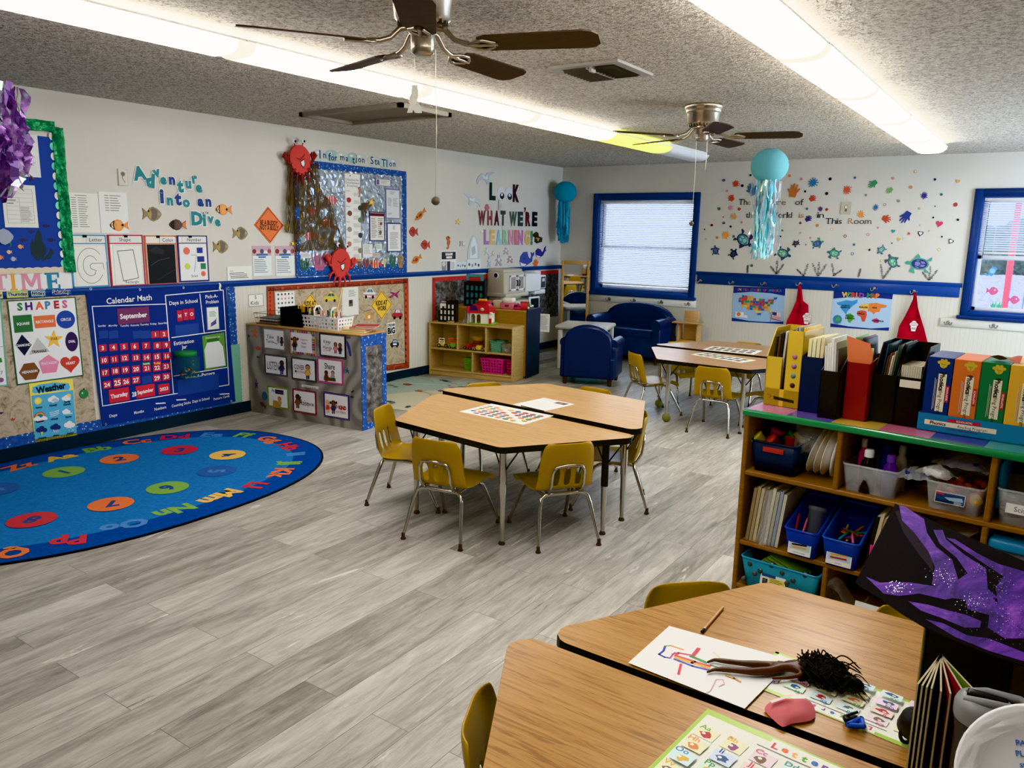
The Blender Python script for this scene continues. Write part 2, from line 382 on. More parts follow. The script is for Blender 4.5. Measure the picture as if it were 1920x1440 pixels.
# windows: blue casing, sill, white sashes, glass
GLASS=M('#ffffff',.02,spec=.5,trans=1.0);BLW=M('#5f93dd',.4)
def window(name,W):
    x0,x1,z0,z1=W
    e=bpy.data.objects.new(name,None);COL.objects.link(e);e.location=((x0+x1)/2,BACK,z0);e['kind']='structure';T=Matrix.Translation((-(x0+x1)/2,-BACK,-z0))
    def mb():k=MB();k.T=T;return k
    m=mb()
    for a in((x0-.075,z0-.07,x0,z1+.075),(x1,z0-.07,x1+.075,z1+.075),(x0,z1,x1,z1+.075)):m.rbox(a[0],BACK-.025,a[1],a[2],BACK+.001,a[3],BLUE2,.004,1)
    for a in((x0-.001,z0,x0+.012,z1),(x1-.012,z0,x1+.001,z1),(x0,z1-.012,x1,z1+.001),(x0,z0-.001,x1,z0+.012)):m.box(a[0],BACK+.002,a[1],a[2],BACK+.12,a[3],BLUE)
    m.build('window_frame',e)
    m=mb();m.rbox(x0-.10,BACK-.055,z0-.075,x1+.10,BACK+.02,z0-.042,BLUE2,.006,2);m.rbox(x0,BACK-.02,z0-.043,x1,BACK+.1,z0+.001,BLUE,.004,1);m.build('window_sill',e)
    zm=(z0+z1)/2-.03
    for k,(a,b,y)in enumerate(((z0+.012,zm+.025,BACK+.085),(zm-.02,z1-.012,BACK+.11))):
        m=mb();t=.04;xa,xb=x0+.012,x1-.012;S=M('#e6ecf5',.4)
        for q in((xa,a,xa+t,b),(xb-t,a,xb,b),(xa,a,xb,a+t),(xa,b-t,xb,b)):m.rbox(q[0],y,q[1],q[2],y+.022,q[3],S,.004,1)
        so=m.build('sash',e);m=mb();m.box(xa+t-.005,y+.008,a+t-.005,xb-t+.005,y+.012,b-t+.005,GLASS);m.build('pane',so)
    return e
window('window_1',W1);window('window_2',W2)
# outside the windows
w=NT('gravel',.9);vo=w.n('ShaderNodeTexVoronoi');vo.inputs['Scale'].default_value=30;w.l(w.co,vo.inputs['Vector']);w.color(w.ramp(vo.outputs['Color'],[(.2,'#5f5a66'),(.5,'#a09ca8'),(.85,'#d5d3dc')]))
m=MB();m.add([(-8,BACK+.16,-.3),(18,BACK+.16,-.3),(18,22,1.15),(-8,22,1.15)],[(0,1,2,3)],w.m);struct(m.build('outside_ground'))
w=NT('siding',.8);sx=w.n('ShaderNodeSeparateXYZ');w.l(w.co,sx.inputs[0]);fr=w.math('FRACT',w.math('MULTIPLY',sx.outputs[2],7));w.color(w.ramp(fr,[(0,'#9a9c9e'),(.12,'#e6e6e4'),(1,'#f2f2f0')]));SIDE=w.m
m=MB();m.box(-6,13.6,-.25,.9,16,3.2,SIDE);struct(m.build('outside_building_wall'))
w=NT('hedge',.9);w.color(w.ramp(w.noise(w.co,14,5,.7),[(.35,'#1c2426'),(.6,'#3a4845'),(.75,'#6d7a78')]));m=MB()
for i in range(60):m.ball((2.0+i*.22,20+rnd.random()*.5,1.0+rnd.random()*.5),.6+rnd.random()*.35,w.m,8,5)
struct(m.build('outside_hedge'))
m=MB();m.cyl((5.17,12.5,-.3),(5.17,12.5,2.2),.04,M('#96283e',.5));tag(m.build('post'),'red post standing in the gravel outside the half-covered window','post')
m=MB();m.box(5.32,15.0,-.25,9.0,15.2,1.3,M('#3c4a78',.7));m.box(5.34,14.98,.35,5.62,15.0,1.3,M('#d9d0bd',.7));m.box(5.66,14.98,.35,5.94,15.0,1.3,M('#d9d0bd',.7));tag(m.build('playground_panel'),'blue and cream playground panel seen outside behind the red post','panel')
# blinds
SLAT=NT('blind_slat',.45,.3);SLAT.color('#f2f3f5');tr=SLAT.n('ShaderNodeBsdfTranslucent');tr.inputs[0].default_value=lin('#eef2f8');mx=SLAT.n('ShaderNodeMixShader');mx.inputs[0].default_value=.42
SLAT.l(SLAT.b.outputs[0],mx.inputs[1]);SLAT.l(tr.outputs[0],mx.inputs[2]);SLAT.l(mx.outputs[0],SLAT.t.nodes['Material Output'].inputs[0]);SLAT=SLAT.m
def blind(W,zb,label,tilt):
    x0,x1,z0,z1=W;e=E('window_blind',label,'blind',((x0+x1)/2,BACK+.03,z1));hw=(x1-x0)/2-.016
    m=MB();m.rbox(-hw,-.018,-.045,hw,.018,-.013,M('#dfe3ea',.4),.003,1);m.build('head_rail',e)
    m=MB();z=-.06;d=.0245;k=0
    while z1+z>zb+.03:
        c,s=math.cos(tilt)*.0125,math.sin(tilt)*.0125
        m.add([(-hw,-c,z-s),(hw,-c,z-s),(hw,0,z+.002),(-hw,0,z+.002),(hw,c,z+s),(-hw,c,z+s)],[(0,1,2,3),(3,2,4,5)],SLAT,True);z-=.0225;k+=1
    m.build('slats',e)
    for xx in(-.8,0,.8):m=MB();m.cyl((xx*hw,-.014,-.05),(xx*hw,-.014,zb-z1+.01),.0016,M('#e8eaee'),n=5);m.build('ladder_cord',e)
    m=MB();m.rbox(-hw,-.014,zb-z1,hw,.014,zb-z1+.022,M('#d5d9df',.4),.003,1);m.build('bottom_rail',e)
    m=MB();m.cyl((-hw+.05,-.02,-.06),(-hw+.045,-.022,-.62),.004,M('#4b4d55',.3),n=6);m.build('wand',e)
    return e
blind(W1,.91,'white slatted blind let down over the whole window above the sofa',R(40))
blind(W2,1.44,'white slatted blind raised halfway above a pane with fish stickers',R(36))
# coat hooks on the boards
hook0=None
def hook(p,label,group):
    global hook0
    if hook0 is None:
        hook0=E('coat_hook',label,'hook',p,0,group);m=MB();ST=M('#8f8b84',.3,1.0)
        m.lathe([(0,-.006),(.014,-.006),(.016,0),(.012,.004)],ST,12);mm=MB();mm.T=Matrix.Rotation(PI/2,4,'X');mm.lathe([(.017,-.003),(.017,.004),(.012,.007),(0,.008)],ST,14);mm.build('base_plate',hook0)
        m=MB()
        for s in(-1,1):m.tube([(s*.004,-.006,-.004),(s*.010,-.016,-.020),(s*.022,-.026,-.026),(s*.031,-.030,-.016),(s*.034,-.031,-.004)],[.006,.005,.0045,.0045,.005],ST,6);m.ball((s*.034,-.031,0),.007,ST,8,6)
        m.build('double_prong',hook0)
    else:dup(hook0,label,TR(p),group)
kb=K(1300,280,3.84)
hp=[kb(x,y)for x,y in((47,943),(280,955),(510,963),(765,965),(1025,978),(1302,1002),(1588,1022))]
nm=['at the window end','above the corner of the USA map','above the USA map title','holding the apron beside the USA map','above the corner of the world map','above the world map title','holding the apron beside the world map']
for q,s in zip(hp,nm):p=aty(q,BACK-.022);hook((p.x,p.y,p.z),'metal double coat hook on the blue board, '+s,'hooks on the blue board')
kc=K(1020,320,4.8)
for(x,y),s in zip(((362,1137),(585,1150),(810,1163),(1057,1178),(1298,1195)),('beside the tall mirror','second from the tall mirror','in the middle of the board over the sofa','over the sofa arm beside the wooden high chair','at the board end above the wooden high chair')):
    p=aty(kc(x,y),BACK-.024);hook((p.x,p.y,p.z),'metal double hook on the white board, '+s,'hooks on the white board over the sofa')
for(x,y),s in zip(((1778,604),(1863,610),(1960,618)),('at the board end','second from the board end','third from the board end')):
    p=aty((x,y),BACK-.024);hook((p.x,p.y,p.z),'metal double hook on the white board below the fish-sticker window, '+s,'hooks on the white board below the half-covered window')
# ================================================================ light and ceiling
def emit_mat(name,col,strength):
    m=M(col,.5,emit=strength,ecol=col);m.name=name;return m
LON=emit_mat('lens_on','#fffaf2',14.0);LEND=emit_mat('lens_end','#f2e9d6',2.2);LYEL=emit_mat('lens_yellow','#e6ee3a',2.6);LOFF=M('#c9ced8',.5);FIX=M('#dcd8d0',.5)
def fixture(x0,x1,y0,y1,lens,label,group,droop=0.0):
    e=E('strip_light',label,'light',((x0+x1)/2,y0,CEIL),0,group);hw=(x1-x0)/2;L=y1-y0
    m=MB();m.box(-hw+.03,.002,-.05,hw-.03,L-.002,0,FIX);m.build('housing',e)
    m=MB();hw+=rnd.uniform(-.006,.006)
    pr=[(-hw,-.035),(-hw+.003,-.06),(-hw+.03,-.083-droop),(-hw*.5,-.092-droop),(0,-.094-droop),(hw*.5,-.092-droop),(hw-.03,-.083-droop),(hw-.003,-.06),(hw,-.035)]
    n=len(pr);vs=[]
    for y,k in((.004,.55),(.012,.85),(.045,1),(L-.045,1),(L-.012,.85),(L-.004,.55)):vs+=[(x,y,-.035+(z+.035)*k)for x,z in pr]
    fs=[(j*n+i,j*n+i+1,(j+1)*n+i+1,(j+1)*n+i)for j in range(5)for i in range(n-1)]+[tuple(range(n)),tuple(range(5*n,6*n))[::-1]]
    kb_=(n-1)*1;m.add(vs,[f for f in fs if len(f)==4 and n*2<=min(f)and max(f)<n*4],lens,True);m.add(vs,[f for f in fs if not(len(f)==4 and n*2<=min(f)and max(f)<n*4)],LEND if lens is LON else lens,True);m.build('lens',e)
    m=MB()
    for s in(-1,1):m.box(s*hw-.003,.0,-.04,s*hw+.003,L,-.03,FIX)
    m.build('side_rail',e)
    return e
ys=[0.08,1.30,2.52,3.74,4.90,6.09,7.27,8.30]
for i in range(7):
    nmn=['lit strip light at the camera end of the far-side row','','','','','',''][i]
lab=['white lit strip light of the window-side row, behind the camera end','white lit strip light of the window-side row, overhead','white lit strip light of the row near the bookshelf, largest in view','white lit strip light of the row over the bookshelf, next after the largest','white lit strip light of the row over the bookshelf, middle one','white lit strip light of the row over the bookshelf, last but one','white lit strip light at the back-wall end of the row over the bookshelf']
for i in range(2,7):fixture(4.452,4.702,ys[i],ys[i+1],LON,lab[i],'ceiling strip lights')
yl=[1.22,2.42,3.67,4.86,6.10,7.28,8.26]
lab=['lit strip light of the row by the bulletin board, overlapping the purple streamers','lit strip light of the row by the bulletin board, behind the big fan blade','lit strip light behind the pull chain of the big fan','lit strip light between the pull chain and the yellow lens','strip light with a yellow-green lens','unlit white strip light at the back-wall end beside the yellow lens']
for i in range(6):fixture(2.235,2.48,yl[i],yl[i+1],(LON,LON,LON,LON,LYEL,LOFF)[i],lab[i],'ceiling strip lights')
# two lit fixtures of the near row stand behind the camera
fixture(4.452,4.702,ys[0],ys[1],LON,'white lit strip light behind the camera','ceiling strip lights');fixture(4.452,4.702,ys[1],ys[2],LON,'white lit strip light over the camera','ceiling strip lights')
# ceiling fans
NIK=M('#a69c8d',.28,1.0);NIKD=M('#55504a',.4,.6)
w=NT('fan_blade',.45,.3);w.color(w.ramp(w.noise(w.mapping((2,40,2)),3,3),[(.3,'#3b2b22'),(.7,'#4a372b')]));BLADE=w.m
CHAIN=M('#b0aa9e',.35,1.0)
def fan(x,y,a0,label,chains):
    e=E('ceiling_fan',label,'fan',(x,y,CEIL))
    m=MB();m.lathe([(.125,0),(.128,-.012),(.123,-.028),(.116,-.034),(.118,-.045),(.113,-.052),(.108,-.06),(.102,-.115),(.085,-.132),(.06,-.14),(0,-.141)],NIK,36)
    mo=m.build('motor_housing',e)
    m=MB()
    for i in range(22):a=2*PI*i/22;m.T=Matrix.Rotation(a,4,'Z');m.box(.07,-.004,-.1385,.092,.004,-.1255,NIKD)
    m.build('vent_slots',mo)
    m=MB();m.lathe([(.05,-.14),(.05,-.165),(.043,-.168),(.043,-.215),(.040,-.232),(.03,-.238),(0,-.239)],NIK,24);m.build('switch_housing',e)
    bl=.43;zb=-.205
    for i in range(5):
        T=Matrix.Rotation(R(a0+72*i),4,'Z')
        m=MB();m.T=T@Matrix.Translation((.215,0,zb))@Matrix.Rotation(R(-11),4,'X')
        out=[(0,-.045),(.03,-.058),(bl-.05,-.068),(bl-.02,-.06),(bl,-.035),(bl,.035),(bl-.02,.06),(bl-.05,.068),(.03,.058),(0,.045)]
        m.prism(out,-.003,.003,BLADE);b=m.build('blade',e)
        m=MB();m.T=T
        m.tube([(.05,0,-.148),(.085,0,-.155),(.12,0,-.19),(.16,0,-.204),(.21,0,-.208)],[.011,.010,.009,.010,.010],NIK,8)
        for s in(-1,1):m.tube([(.17,0,-.207),(.20,s*.03,-.211+s*-.006),(.235,s*.035,-.211+s*-.007),(.275,s*.01,-.211+s*-.002)],.007,NIK,6)
        m.tube([(.2,0,-.21),(.285,0,-.211)],.008,NIK,6)
        m.build('blade_bracket',e)
    for(dx,dy,zl,fob)in chains:
        m=MB();m.tube([(dx,dy,-.22),(dx+.004,dy,-.22-(zl*.5)),(dx,dy,-.22-zl)],.0017,CHAIN,5);ch=m.build('pull_chain',e)
        if fob:
            m=MB();m.ball((dx,dy,-.22-zl-.014),.017,M('#5d5346',.5),12,8,(1,1,1));m.build('chain_knob',ch)
    return e
f1=atz((793,103),2.203)
fan(f1.x,f1.y,20,'large brushed nickel ceiling fan with dark brown blades above the middle table',[(.043,.02,.52,True),(-.03,-.015,.11,False)])
fan(3.545,5.287,15,'smaller-looking ceiling fan nearer the back wall beside the blue paper lantern',[(-.03,-.02,.55,True),(.03,.02,.2,False)])
# tissue tied to the first fan's short chain and the one on the second fan's blade arm
def tissue(p,sc_,label):
    m=MB();r=random.Random(3);prev=None
    for k in range(3):
        pts=[]
        for i in range(6):
            t=i/5;pts.append((math.sin(t*5+k*2)*.02*t+r.uniform(-.006,.006),math.cos(t*4+k)*.018*t,-t*.13))
        vs=[];
        for(x,y,z)in pts:vs+=[(x-.013,y,z),(x+.013,y+.01,z)]
        m.add(vs,[(2*i,2*i+1,2*i+3,2*i+2)for i in range(5)],M('#d9d4c8',.8),True)
    m.build
    o=m.build('tissue_scrap',None,Matrix.Translation(p)@Matrix.Scale(sc_,4));tag(o,label,'tissue');return o
tissue((f1.x-.03,f1.y-.015,2.10),.75,'crumpled white tissue scrap hanging below the large fan on a short chain')
# ceiling vent
c0=atz((1128,131),CEIL)
e=E('air_vent','square metal air vent grille in the ceiling beside the large fan','vent',(3.485,3.93,CEIL));VM=M('#a8a69f',.45,.3)
m=MB()
for a in((-.205,-.215,.205,-.165),(-.205,.165,.205,.215),(-.205,-.165,-.155,.165),(.155,-.165,.205,.165)):m.box(a[0],a[1],-.014,a[2],a[3],0,VM)
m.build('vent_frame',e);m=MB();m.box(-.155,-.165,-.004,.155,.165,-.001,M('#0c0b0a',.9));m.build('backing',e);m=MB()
for i in range(9):
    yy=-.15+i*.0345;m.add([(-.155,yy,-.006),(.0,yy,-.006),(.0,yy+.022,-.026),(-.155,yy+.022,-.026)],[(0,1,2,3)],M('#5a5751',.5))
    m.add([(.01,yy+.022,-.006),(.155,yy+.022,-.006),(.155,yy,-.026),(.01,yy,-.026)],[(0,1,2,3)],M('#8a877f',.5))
m.box(-.004,-.165,-.024,.008,.165,-.003,VM);m.build('louvre_slats',e)
m=MB();m.box(.02,-.175,-.04,.035,-.13,-.014,VM);m.build('lever',e)
# attic access panel
e=E('attic_hatch','plain recessed attic access panel framed in the ceiling beside the strip lights','hatch',(1.25,4.50,CEIL));HP=M('#8d877d',.85)
m=MB()
for a in((-.52,-.28,.52,-.245),(-.52,.245,.52,.28),(-.52,-.28,-.485,.28),(.485,-.28,.52,.28)):m.box(a[0],a[1],-.03,a[2],a[3],0,HP)
m.build('hatch_frame',e);m=MB();m.box(-.485,-.245,-.006,.485,.245,0,M('#7d776e',.85));m.build('panel',e)
# world, view
wd=bpy.data.worlds.new('daylight');sc.world=wd;wd.use_nodes=True;nt=wd.node_tree;bg=nt.nodes['Background']
sky=nt.nodes.new('ShaderNodeTexSky');sky.sky_type='HOSEK_WILKIE';sky.turbidity=4;sky.sun_direction=Vector((-.35,-.5,.6)).normalized();sky.ground_albedo=.4
mxn=nt.nodes.new('ShaderNodeMix');mxn.data_type='RGBA';mxn.inputs[0].default_value=.72;nt.links.new(sky.outputs[0],mxn.inputs[6]);mxn.inputs[7].default_value=(.55,.74,1.0,1)
nt.links.new(mxn.outputs[2],bg.inputs[0]);bg.inputs[1].default_value=9.0
s=bpy.data.lights.new('sun','SUN');s.energy=7.0;s.angle=.02;s.color=(1,.96,.9);so=bpy.data.objects.new('sun',s);COL.objects.link(so)
so.rotation_euler=(R(50),0,R(-20))
sc.view_settings.view_transform='Khronos PBR Neutral';sc.view_settings.exposure=0.22
for nm_,lc,sz,rot_,pw in(('side_fill_light',(7.55,7.2,1.5),(2.6,1.3),(R(90),0,R(100)),190),):  # bluish lamp added by the right wall, for daylight inferred from an unseen side
    a=bpy.data.lights.new(nm_,'AREA');a.shape='RECTANGLE';a.size,a.size_y=sz;a.energy=pw;a.color=(.66,.82,1);o=bpy.data.objects.new(nm_,a);COL.objects.link(o);o.location=lc;o.rotation_euler=rot_
# ================================================================ left wall
kA=K(0,200,4);kL=K(0,500,4);kC=K(400,240,4);kD=K(420,500,4.8);kE=K(760,300,16/3)
# special papers
w=NT('crinkled_tan_paper',.8,.15);nz=w.noise(w.co,9,7,.75,2.5);w.color(w.ramp(nz,[(.36,'#8d7a63'),(.46,'#b9a88f'),(.6,'#c9bba5')])).bump(nz,.35,.01);TANP=w.m
w=NT('bubble_border',.6,.3);vo=w.n('ShaderNodeTexVoronoi');vo.inputs['Scale'].default_value=42;w.l(w.co,vo.inputs['Vector']);w.color(w.ramp(vo.outputs['Distance'],[(.16,'#b9d3ee'),(.24,'#3f66ad'),(.8,'#2b4c93')]));BUBB=w.m
w=NT('green_foil',.25,.5);w.color(w.ramp(w.noise(w.co,16,4,.6),[(.35,'#0f5a3a'),(.6,'#2fae6a'),(.75,'#86e8ac')])).bump(w.noise(w.co,22,3),1,.03);w.set(Metallic=.35);GFOIL=w.m
w=NT('silver_foil',.25,.5);vo=w.n('ShaderNodeTexVoronoi');vo.inputs['Scale'].default_value=16;vo.feature='DISTANCE_TO_EDGE';w.l(w.mapping((1,1.3,1)),vo.inputs['Vector'])
w.color(w.ramp(w.noise(w.co,20,3),[(.35,'#99a5b5'),(.65,'#c9d3de')])).bump(vo.outputs['Distance'],.8,.02);w.set(Metallic=.45);SFOIL=w.m
w=NT('grey_rock_paper',.8,.15);w.color(w.ramp(w.noise(w.co,14,6,.7,.5),[(.35,'#3c3a39'),(.5,'#6b6866'),(.7,'#a5a09a')]));ROCK=w.m
w=NT('fishing_net',.8,.1);sx=w.n('ShaderNodeSeparateXYZ');w.l(w.mapping((1,1,1),(0,0,.7)),sx.inputs[0])
f1_=w.math('FRACT',w.math('MULTIPLY',sx.outputs[0],95));f2_=w.math('FRACT',w.math('MULTIPLY',sx.outputs[1],95));al=w.math('MAXIMUM',w.math('LESS_THAN',f1_,.38),w.math('LESS_THAN',f2_,.38))
w.color('#665438');w.l(al,w.b.inputs['Alpha']);NET=w.m
PLAST=M('#ffffff',.12,spec=.6,alpha=.10)
WHT,BLK='#e4e2dc','#1c1b1c'
# ---- tan papered wainscot with borders
S=MB();S.box(.008,0.6,.095,.0125,atx((171,700),.0).y,RB_,TANP);tag(S.build('tan_backing_paper'),'crinkled tan paper covering the lower wall behind the shapes and weather posters','paper')
def scallop_border(y0,y1,z0,z1,x,m,ax,label,name,pitch=.045):
    """strip with a wavy inner edge; ax 'h' wavy on top, 'v' wavy on the right"""
    s=MB();L=(y1-y0)if ax=='h' else(z1-z0);n=int(L/pitch)*6;pts=[]
    for i in range(n+1):
        t=L*i/n;wv=.006*abs(math.sin(PI*t/pitch))
        pts.append((y0+t,z1-.006+wv)if ax=='h' else(y1-.006+wv,z0+t))
    pts+=[(y1,z0),(y0,z0)]if ax=='h' else[(y0,z1),(y0,z0)]
    k=len(pts);s.add([(x,a,b)for a,b in pts]+[(x-.006,a,b)for a,b in pts],[tuple(range(k))[::-1]]+[(i,(i+1)%k,k+(i+1)%k,k+i)for i in range(k)],m)
    o=s.build(name);tag(o,label,'border trim','border strips on the wall');return o
yb=atx((190,800),.014).y
scallop_border(.6,atx((430,760)).y+.005,.096,.175,.0165,BUBB,'h','blue bubble-print border strip along the bottom of the tan paper','border_strip')
ya,yb2=atx((433,640)).y,atx((447,640)).y
scallop_border(ya-.02,yb2-.02,.19,RB_-.002,.016,BUBB,'v','upright blue bubble-print border strip beside the calendar chart','border_strip')
scallop_border(ya-.035,yb2+.0,.10,.60,.0185,M('#6fae98',.6),'v','green scalloped border strip beside the lower half of the calendar chart','border_strip',.03)
# ---- blue bulletin board with crinkled green frame
S=Sh('L',kA,(-600,128),(500,1215),M('#27449a',.7),.006,.004)
b0,b1=S.M.translation,(S.w,S.h)
S.z+=.0004
for x,y,sc_ in((170,1000,1),(380,1000,1.1),(340,895,1),(230,937,.9)):      # faint printed fish
    S.Po([(x-28*sc_,y),(x-18*sc_,y-11*sc_),(x+8*sc_,y-13*sc_),(x+18*sc_,y-3),(x+30*sc_,y-9*sc_),(x+30*sc_,y+9*sc_),(x+18*sc_,y+3),(x+8*sc_,y+13*sc_),(x-18*sc_,y+11*sc_)],'#3a2f55')
for pts in([(290,915),(262,960),(250,1030),(255,1080),(285,1150),(298,1150),(312,1100),(318,1040),(310,960)],[(238,985),(222,1050),(232,1110),(270,1150),(285,1155),(262,1090),(255,1030)],[(315,1010),(345,1060),(345,1095),(320,1140),(305,1150),(312,1090)],[(375,1060),(362,1100),(320,1140),(312,1158),(372,1140),(398,1100),(396,1078)]):
    S.Po(pts,'#26373d')
bb=S.make('bulletin_board','blue bulletin board framed in crinkled green foil behind the purple streamers','bulletin board')
def crinkle(pts,wd,m,x,name,parent,seed):
    r=random.Random(seed);vs=[];n=len(pts)
    for i,(y,z)in enumerate(pts):
        a=pts[min(i+1,n-1)];b=pts[max(i-1,0)];d=Vector((a[0]-b[0],a[1]-b[1])).normalized();nn=Vector((-d.y,d.x))
        for t in(-.5,-.25,0,.25,.5):
            vs.append((x+r.uniform(.004,.03)*(1-abs(t)*1.2),y+nn.x*wd*t+r.uniform(-.004,.004),z+nn.y*wd*t+r.uniform(-.004,.004)))
    s=MB();s.add(vs,[(i*5+j,i*5+j+1,(i+1)*5+j+1,(i+1)*5+j)for i in range(n-1)for j in range(4)],m,False)
    o=s.build(name);o.parent=parent;o.matrix_parent_inverse=parent.matrix_world.inverted();return o
p,q=atx(kA(410,150),0),atx(kA(505,1240),0)
top=atx(kA(300,150),0)
yr=p.y-.01;zt=top.z+.005;zb_=q.z
crinkle([(yr-2.2+i*.04,zt+.0)for i in range(56)],.07,GFOIL,.012,'foil_frame',bb,1)
crinkle([(yr+.018+(.0)*i,zt-(zt-zb_)*i/26)for i in range(27)],.075,GFOIL,.012,'foil_frame',bb,2)
s=MB();n=40
for i in range(14):
    zz=zt-.06-(zt-.06-zb_-.06)*i/13;m_=M(['#e9dcc8','#5fd0b5'][i%2],.5)
    s.add([(.013+.0002*i,yr-.02+.02*math.cos(a),zz+.026*math.sin(a))for a in[2*PI*j/12 for j in range(12)]],[tuple(range(12))],m_)
o=s.build('scalloped_trim');o.parent=bb;o.matrix_parent_inverse=bb.matrix_world.inverted()
s=MB();zz=atx(kA(300,1222),0).z;pts=[]
L=2.2
for i in range(121):pts.append((yr-L+L*i/120,zz+.012+.006*abs(math.sin(i*PI/3))))
pts+=[(yr,zz-.022),(yr-L,zz-.022)];k=len(pts);s.add([(.0135,a,b)for a,b in pts],[tuple(range(k))[::-1]],M('#cdbfa6',.7))
o=s.build('scalloped_trim');o.parent=bb;o.matrix_parent_inverse=bb.matrix_world.inverted()
# papers and fish on it
def paperprint(S,ls,m='#8b8985'):
    for a in ls:S.lines(*a,m=m)
S=Sh('L',kA,(100,195),(308,532),WHT,.013,back=.0018);S.lines(.2,.1,.95,.15,1,'#6a6a6a');S.lines(.25,.16,.8,.22,3);S.r(.22,.28,.42,.40,BLK);S.r(.26,.31,.38,.37,WHT);S.lines(.2,.48,.9,.75,8);S.r(0,.43,1,.45,'#f4f4f0');S.make('notice_sheet','white typed notice with a small black box, top one on the blue bulletin board','notice')
S=Sh('L',kA,(4,578),(290,908),'#d8d5cd',.013,back=.0018);S.frame(.1,.1,.9,.9,.0015,'#777777')
for i in range(8):S.r(.1,.1+.1*i,.9,.105+.1*i,'#999999')
S.r(.48,.3,.49,.9,'#999999');S.lines(.5,.52,.85,.88,12);S.lines(.12,.13,.4,.5,5);S.make('notice_sheet','white laminated table sheet below the boxed notice on the blue bulletin board','notice')
def fstick(side,k,x,y,wd,hg,fac,col,draw,name,label,group,off=.004,rot=0.0):
    poly=FISHL if fac=='l' else flipx(FISHL)
    return sticker(side,k(x,y),wd/(k(1,0)[0]-k(0,0)[0])**-1,hg*(k(0,1)[1]-k(0,0)[1]),poly,col,draw,name,label,'fish',group,off,rot)
def angel(f):   # orange fish facing left
    def d(s):
        X=(lambda x:x)if f=='l' else(lambda x:1-x)
        s.P([(X(x),y)for x,y in((.04,.44),(.2,.2),(.28,.13),(.22,.5),(.28,.86),(.2,.8),(.04,.6))],'#2a2220');s.P([(X(x),y)for x,y in((.1,.4),(.2,.25),(.16,.5),(.21,.74),(.12,.66))],'#e6d9b0')
        s.c(X(.66),.48,.06,'#1d1512');s.P([(X(x),y)for x,y in((.3,.2),(.5,.12),(.62,.3),(.55,.5),(.62,.7),(.5,.88),(.32,.8),(.4,.5))],'#f09a48')
    return d
def bfly(f):
    def d(s):
        X=(lambda x:x)if f=='l' else(lambda x:1-x)
        s.P([(X(x),y)for x,y in((.2,.3),(.4,.12),(.58,.2),(.5,.5),(.58,.82),(.4,.9),(.25,.7))],'#6f6258');s.P([(X(x),y)for x,y in((.58,.14),(.68,.3),(.72,.5),(.66,.72),(.58,.88),(.52,.5))],'#a88c3e')
        s.c(X(.66),.32,.045,'#1d1512');s.P([(X(x),y)for x,y in((.02,.46),(.2,.38),(.2,.6),(.05,.55))],'#9a9186')
    return d
def clown(s):
    for x in(.25,.45,.64):s.P([(x-.03,.15),(x+.03,.12),(x+.02,.5),(x+.04,.88),(x-.03,.85),(x-.01,.5)],'#f2e6de')
    s.c(.14,.42,.035,BLK)
g='small fish cut-outs on the blue bulletin board'
for(x,y,wd,col,lb)in((155,1050,46,'#e08a3c','small orange angelfish cut-out beside the seaweed on the blue board'),(70,1090,42,'#d9a56a','small cream and orange fish cut-out on the blue board below the green seahorse'),(3,1130,50,'#d9682a','orange clownfish cut-out cut off by the photo edge on the blue board'),(102,1142,48,'#8c97ad','small grey striped fish cut-out at the bottom of the blue board')):
    fstick('L',kA,x,y,wd,wd*.8,'l',col,clown,'fish_cutout',lb,g,.012)
sticker('L',kA(77,1030),6,12,[(.3,0),(.8,.1),(.6,.3),(.9,.5),(.6,.9),(.3,1),(.5,.7),(.4,.4),(.1,.2)],'#3f8f5a',None,'seahorse_cutout','tiny green seahorse cut-out on the blue bulletin board','seahorse',None,.012)
fstick('L',kA,20,975,165,130,'r','#97a0b5',None,'fish_cutout','big shiny grey fish cut-out on the blue board under the purple streamers',g,.03)
# ---- TIME letters and weekday cards
S=Sh('L',kA,(-700,1248),(545,1372),WHT,.006);S.make('white_banner_strip','long white paper strip behind the big letters of TIME','banner')
def serif(side,k,ch,x,y,wd,hg,col,label,group,rects,off=.009):
    S=Sh(side,k,(x-wd/2,y-hg/2),(x+wd/2,y+hg/2),None,off)
    for a in rects:S.P(a if len(a)>4 or not isinstance(a[0],(int,float))else[(a[0],a[3]),(a[2],a[3]),(a[2],a[1]),(a[0],a[1])],col)
    anchor(S);return S.make('cutout_letter',label,'letter',group)
g='big serif letters of TIME'
TI=[(.35,.03,.65,.97),(.02,.0,.98,.2),(.0,.0,.14,.34),(.86,.0,1,.34),(.2,.9,.8,1)]
II=[(.25,.03,.75,.97),(.0,0,1,.1),(0,.9,1,1)]
MI=[(.08,.03,.22,.97),(.78,.03,.92,.97),[(.08,.0),(.3,.0),(.56,.72),(.44,.78)],[(.92,.0),(.7,.0),(.42,.74),(.54,.8)],(0,0,.26,.09),(.74,0,1,.09),(0,.9,.3,1),(.68,.9,1,1)]
EI=[(.14,.02,.46,.98),(0,0,.95,.12),(0,.88,1,1),(.4,.44,.78,.56),(.83,0,.97,.3),(.87,.68,1,1),(.7,.36,.8,.64)]
serif('L',kA,'T',0,1310,128,130,'#cf8f9f','pink serif letter T of TIME, cut off by the photo edge',g,TI)
serif('L',kA,'I',99,1312,68,130,'#d9992a','mustard yellow serif letter I of TIME',g,II)
serif('L',kA,'M',234,1311,182,132,'#cc8497','pink serif letter M of TIME',g,MI)
serif('L',kA,'E',394,1310,124,130,'#1d7f9b','teal serif letter E of TIME',g,EI)
kZ=K(0,420,9)
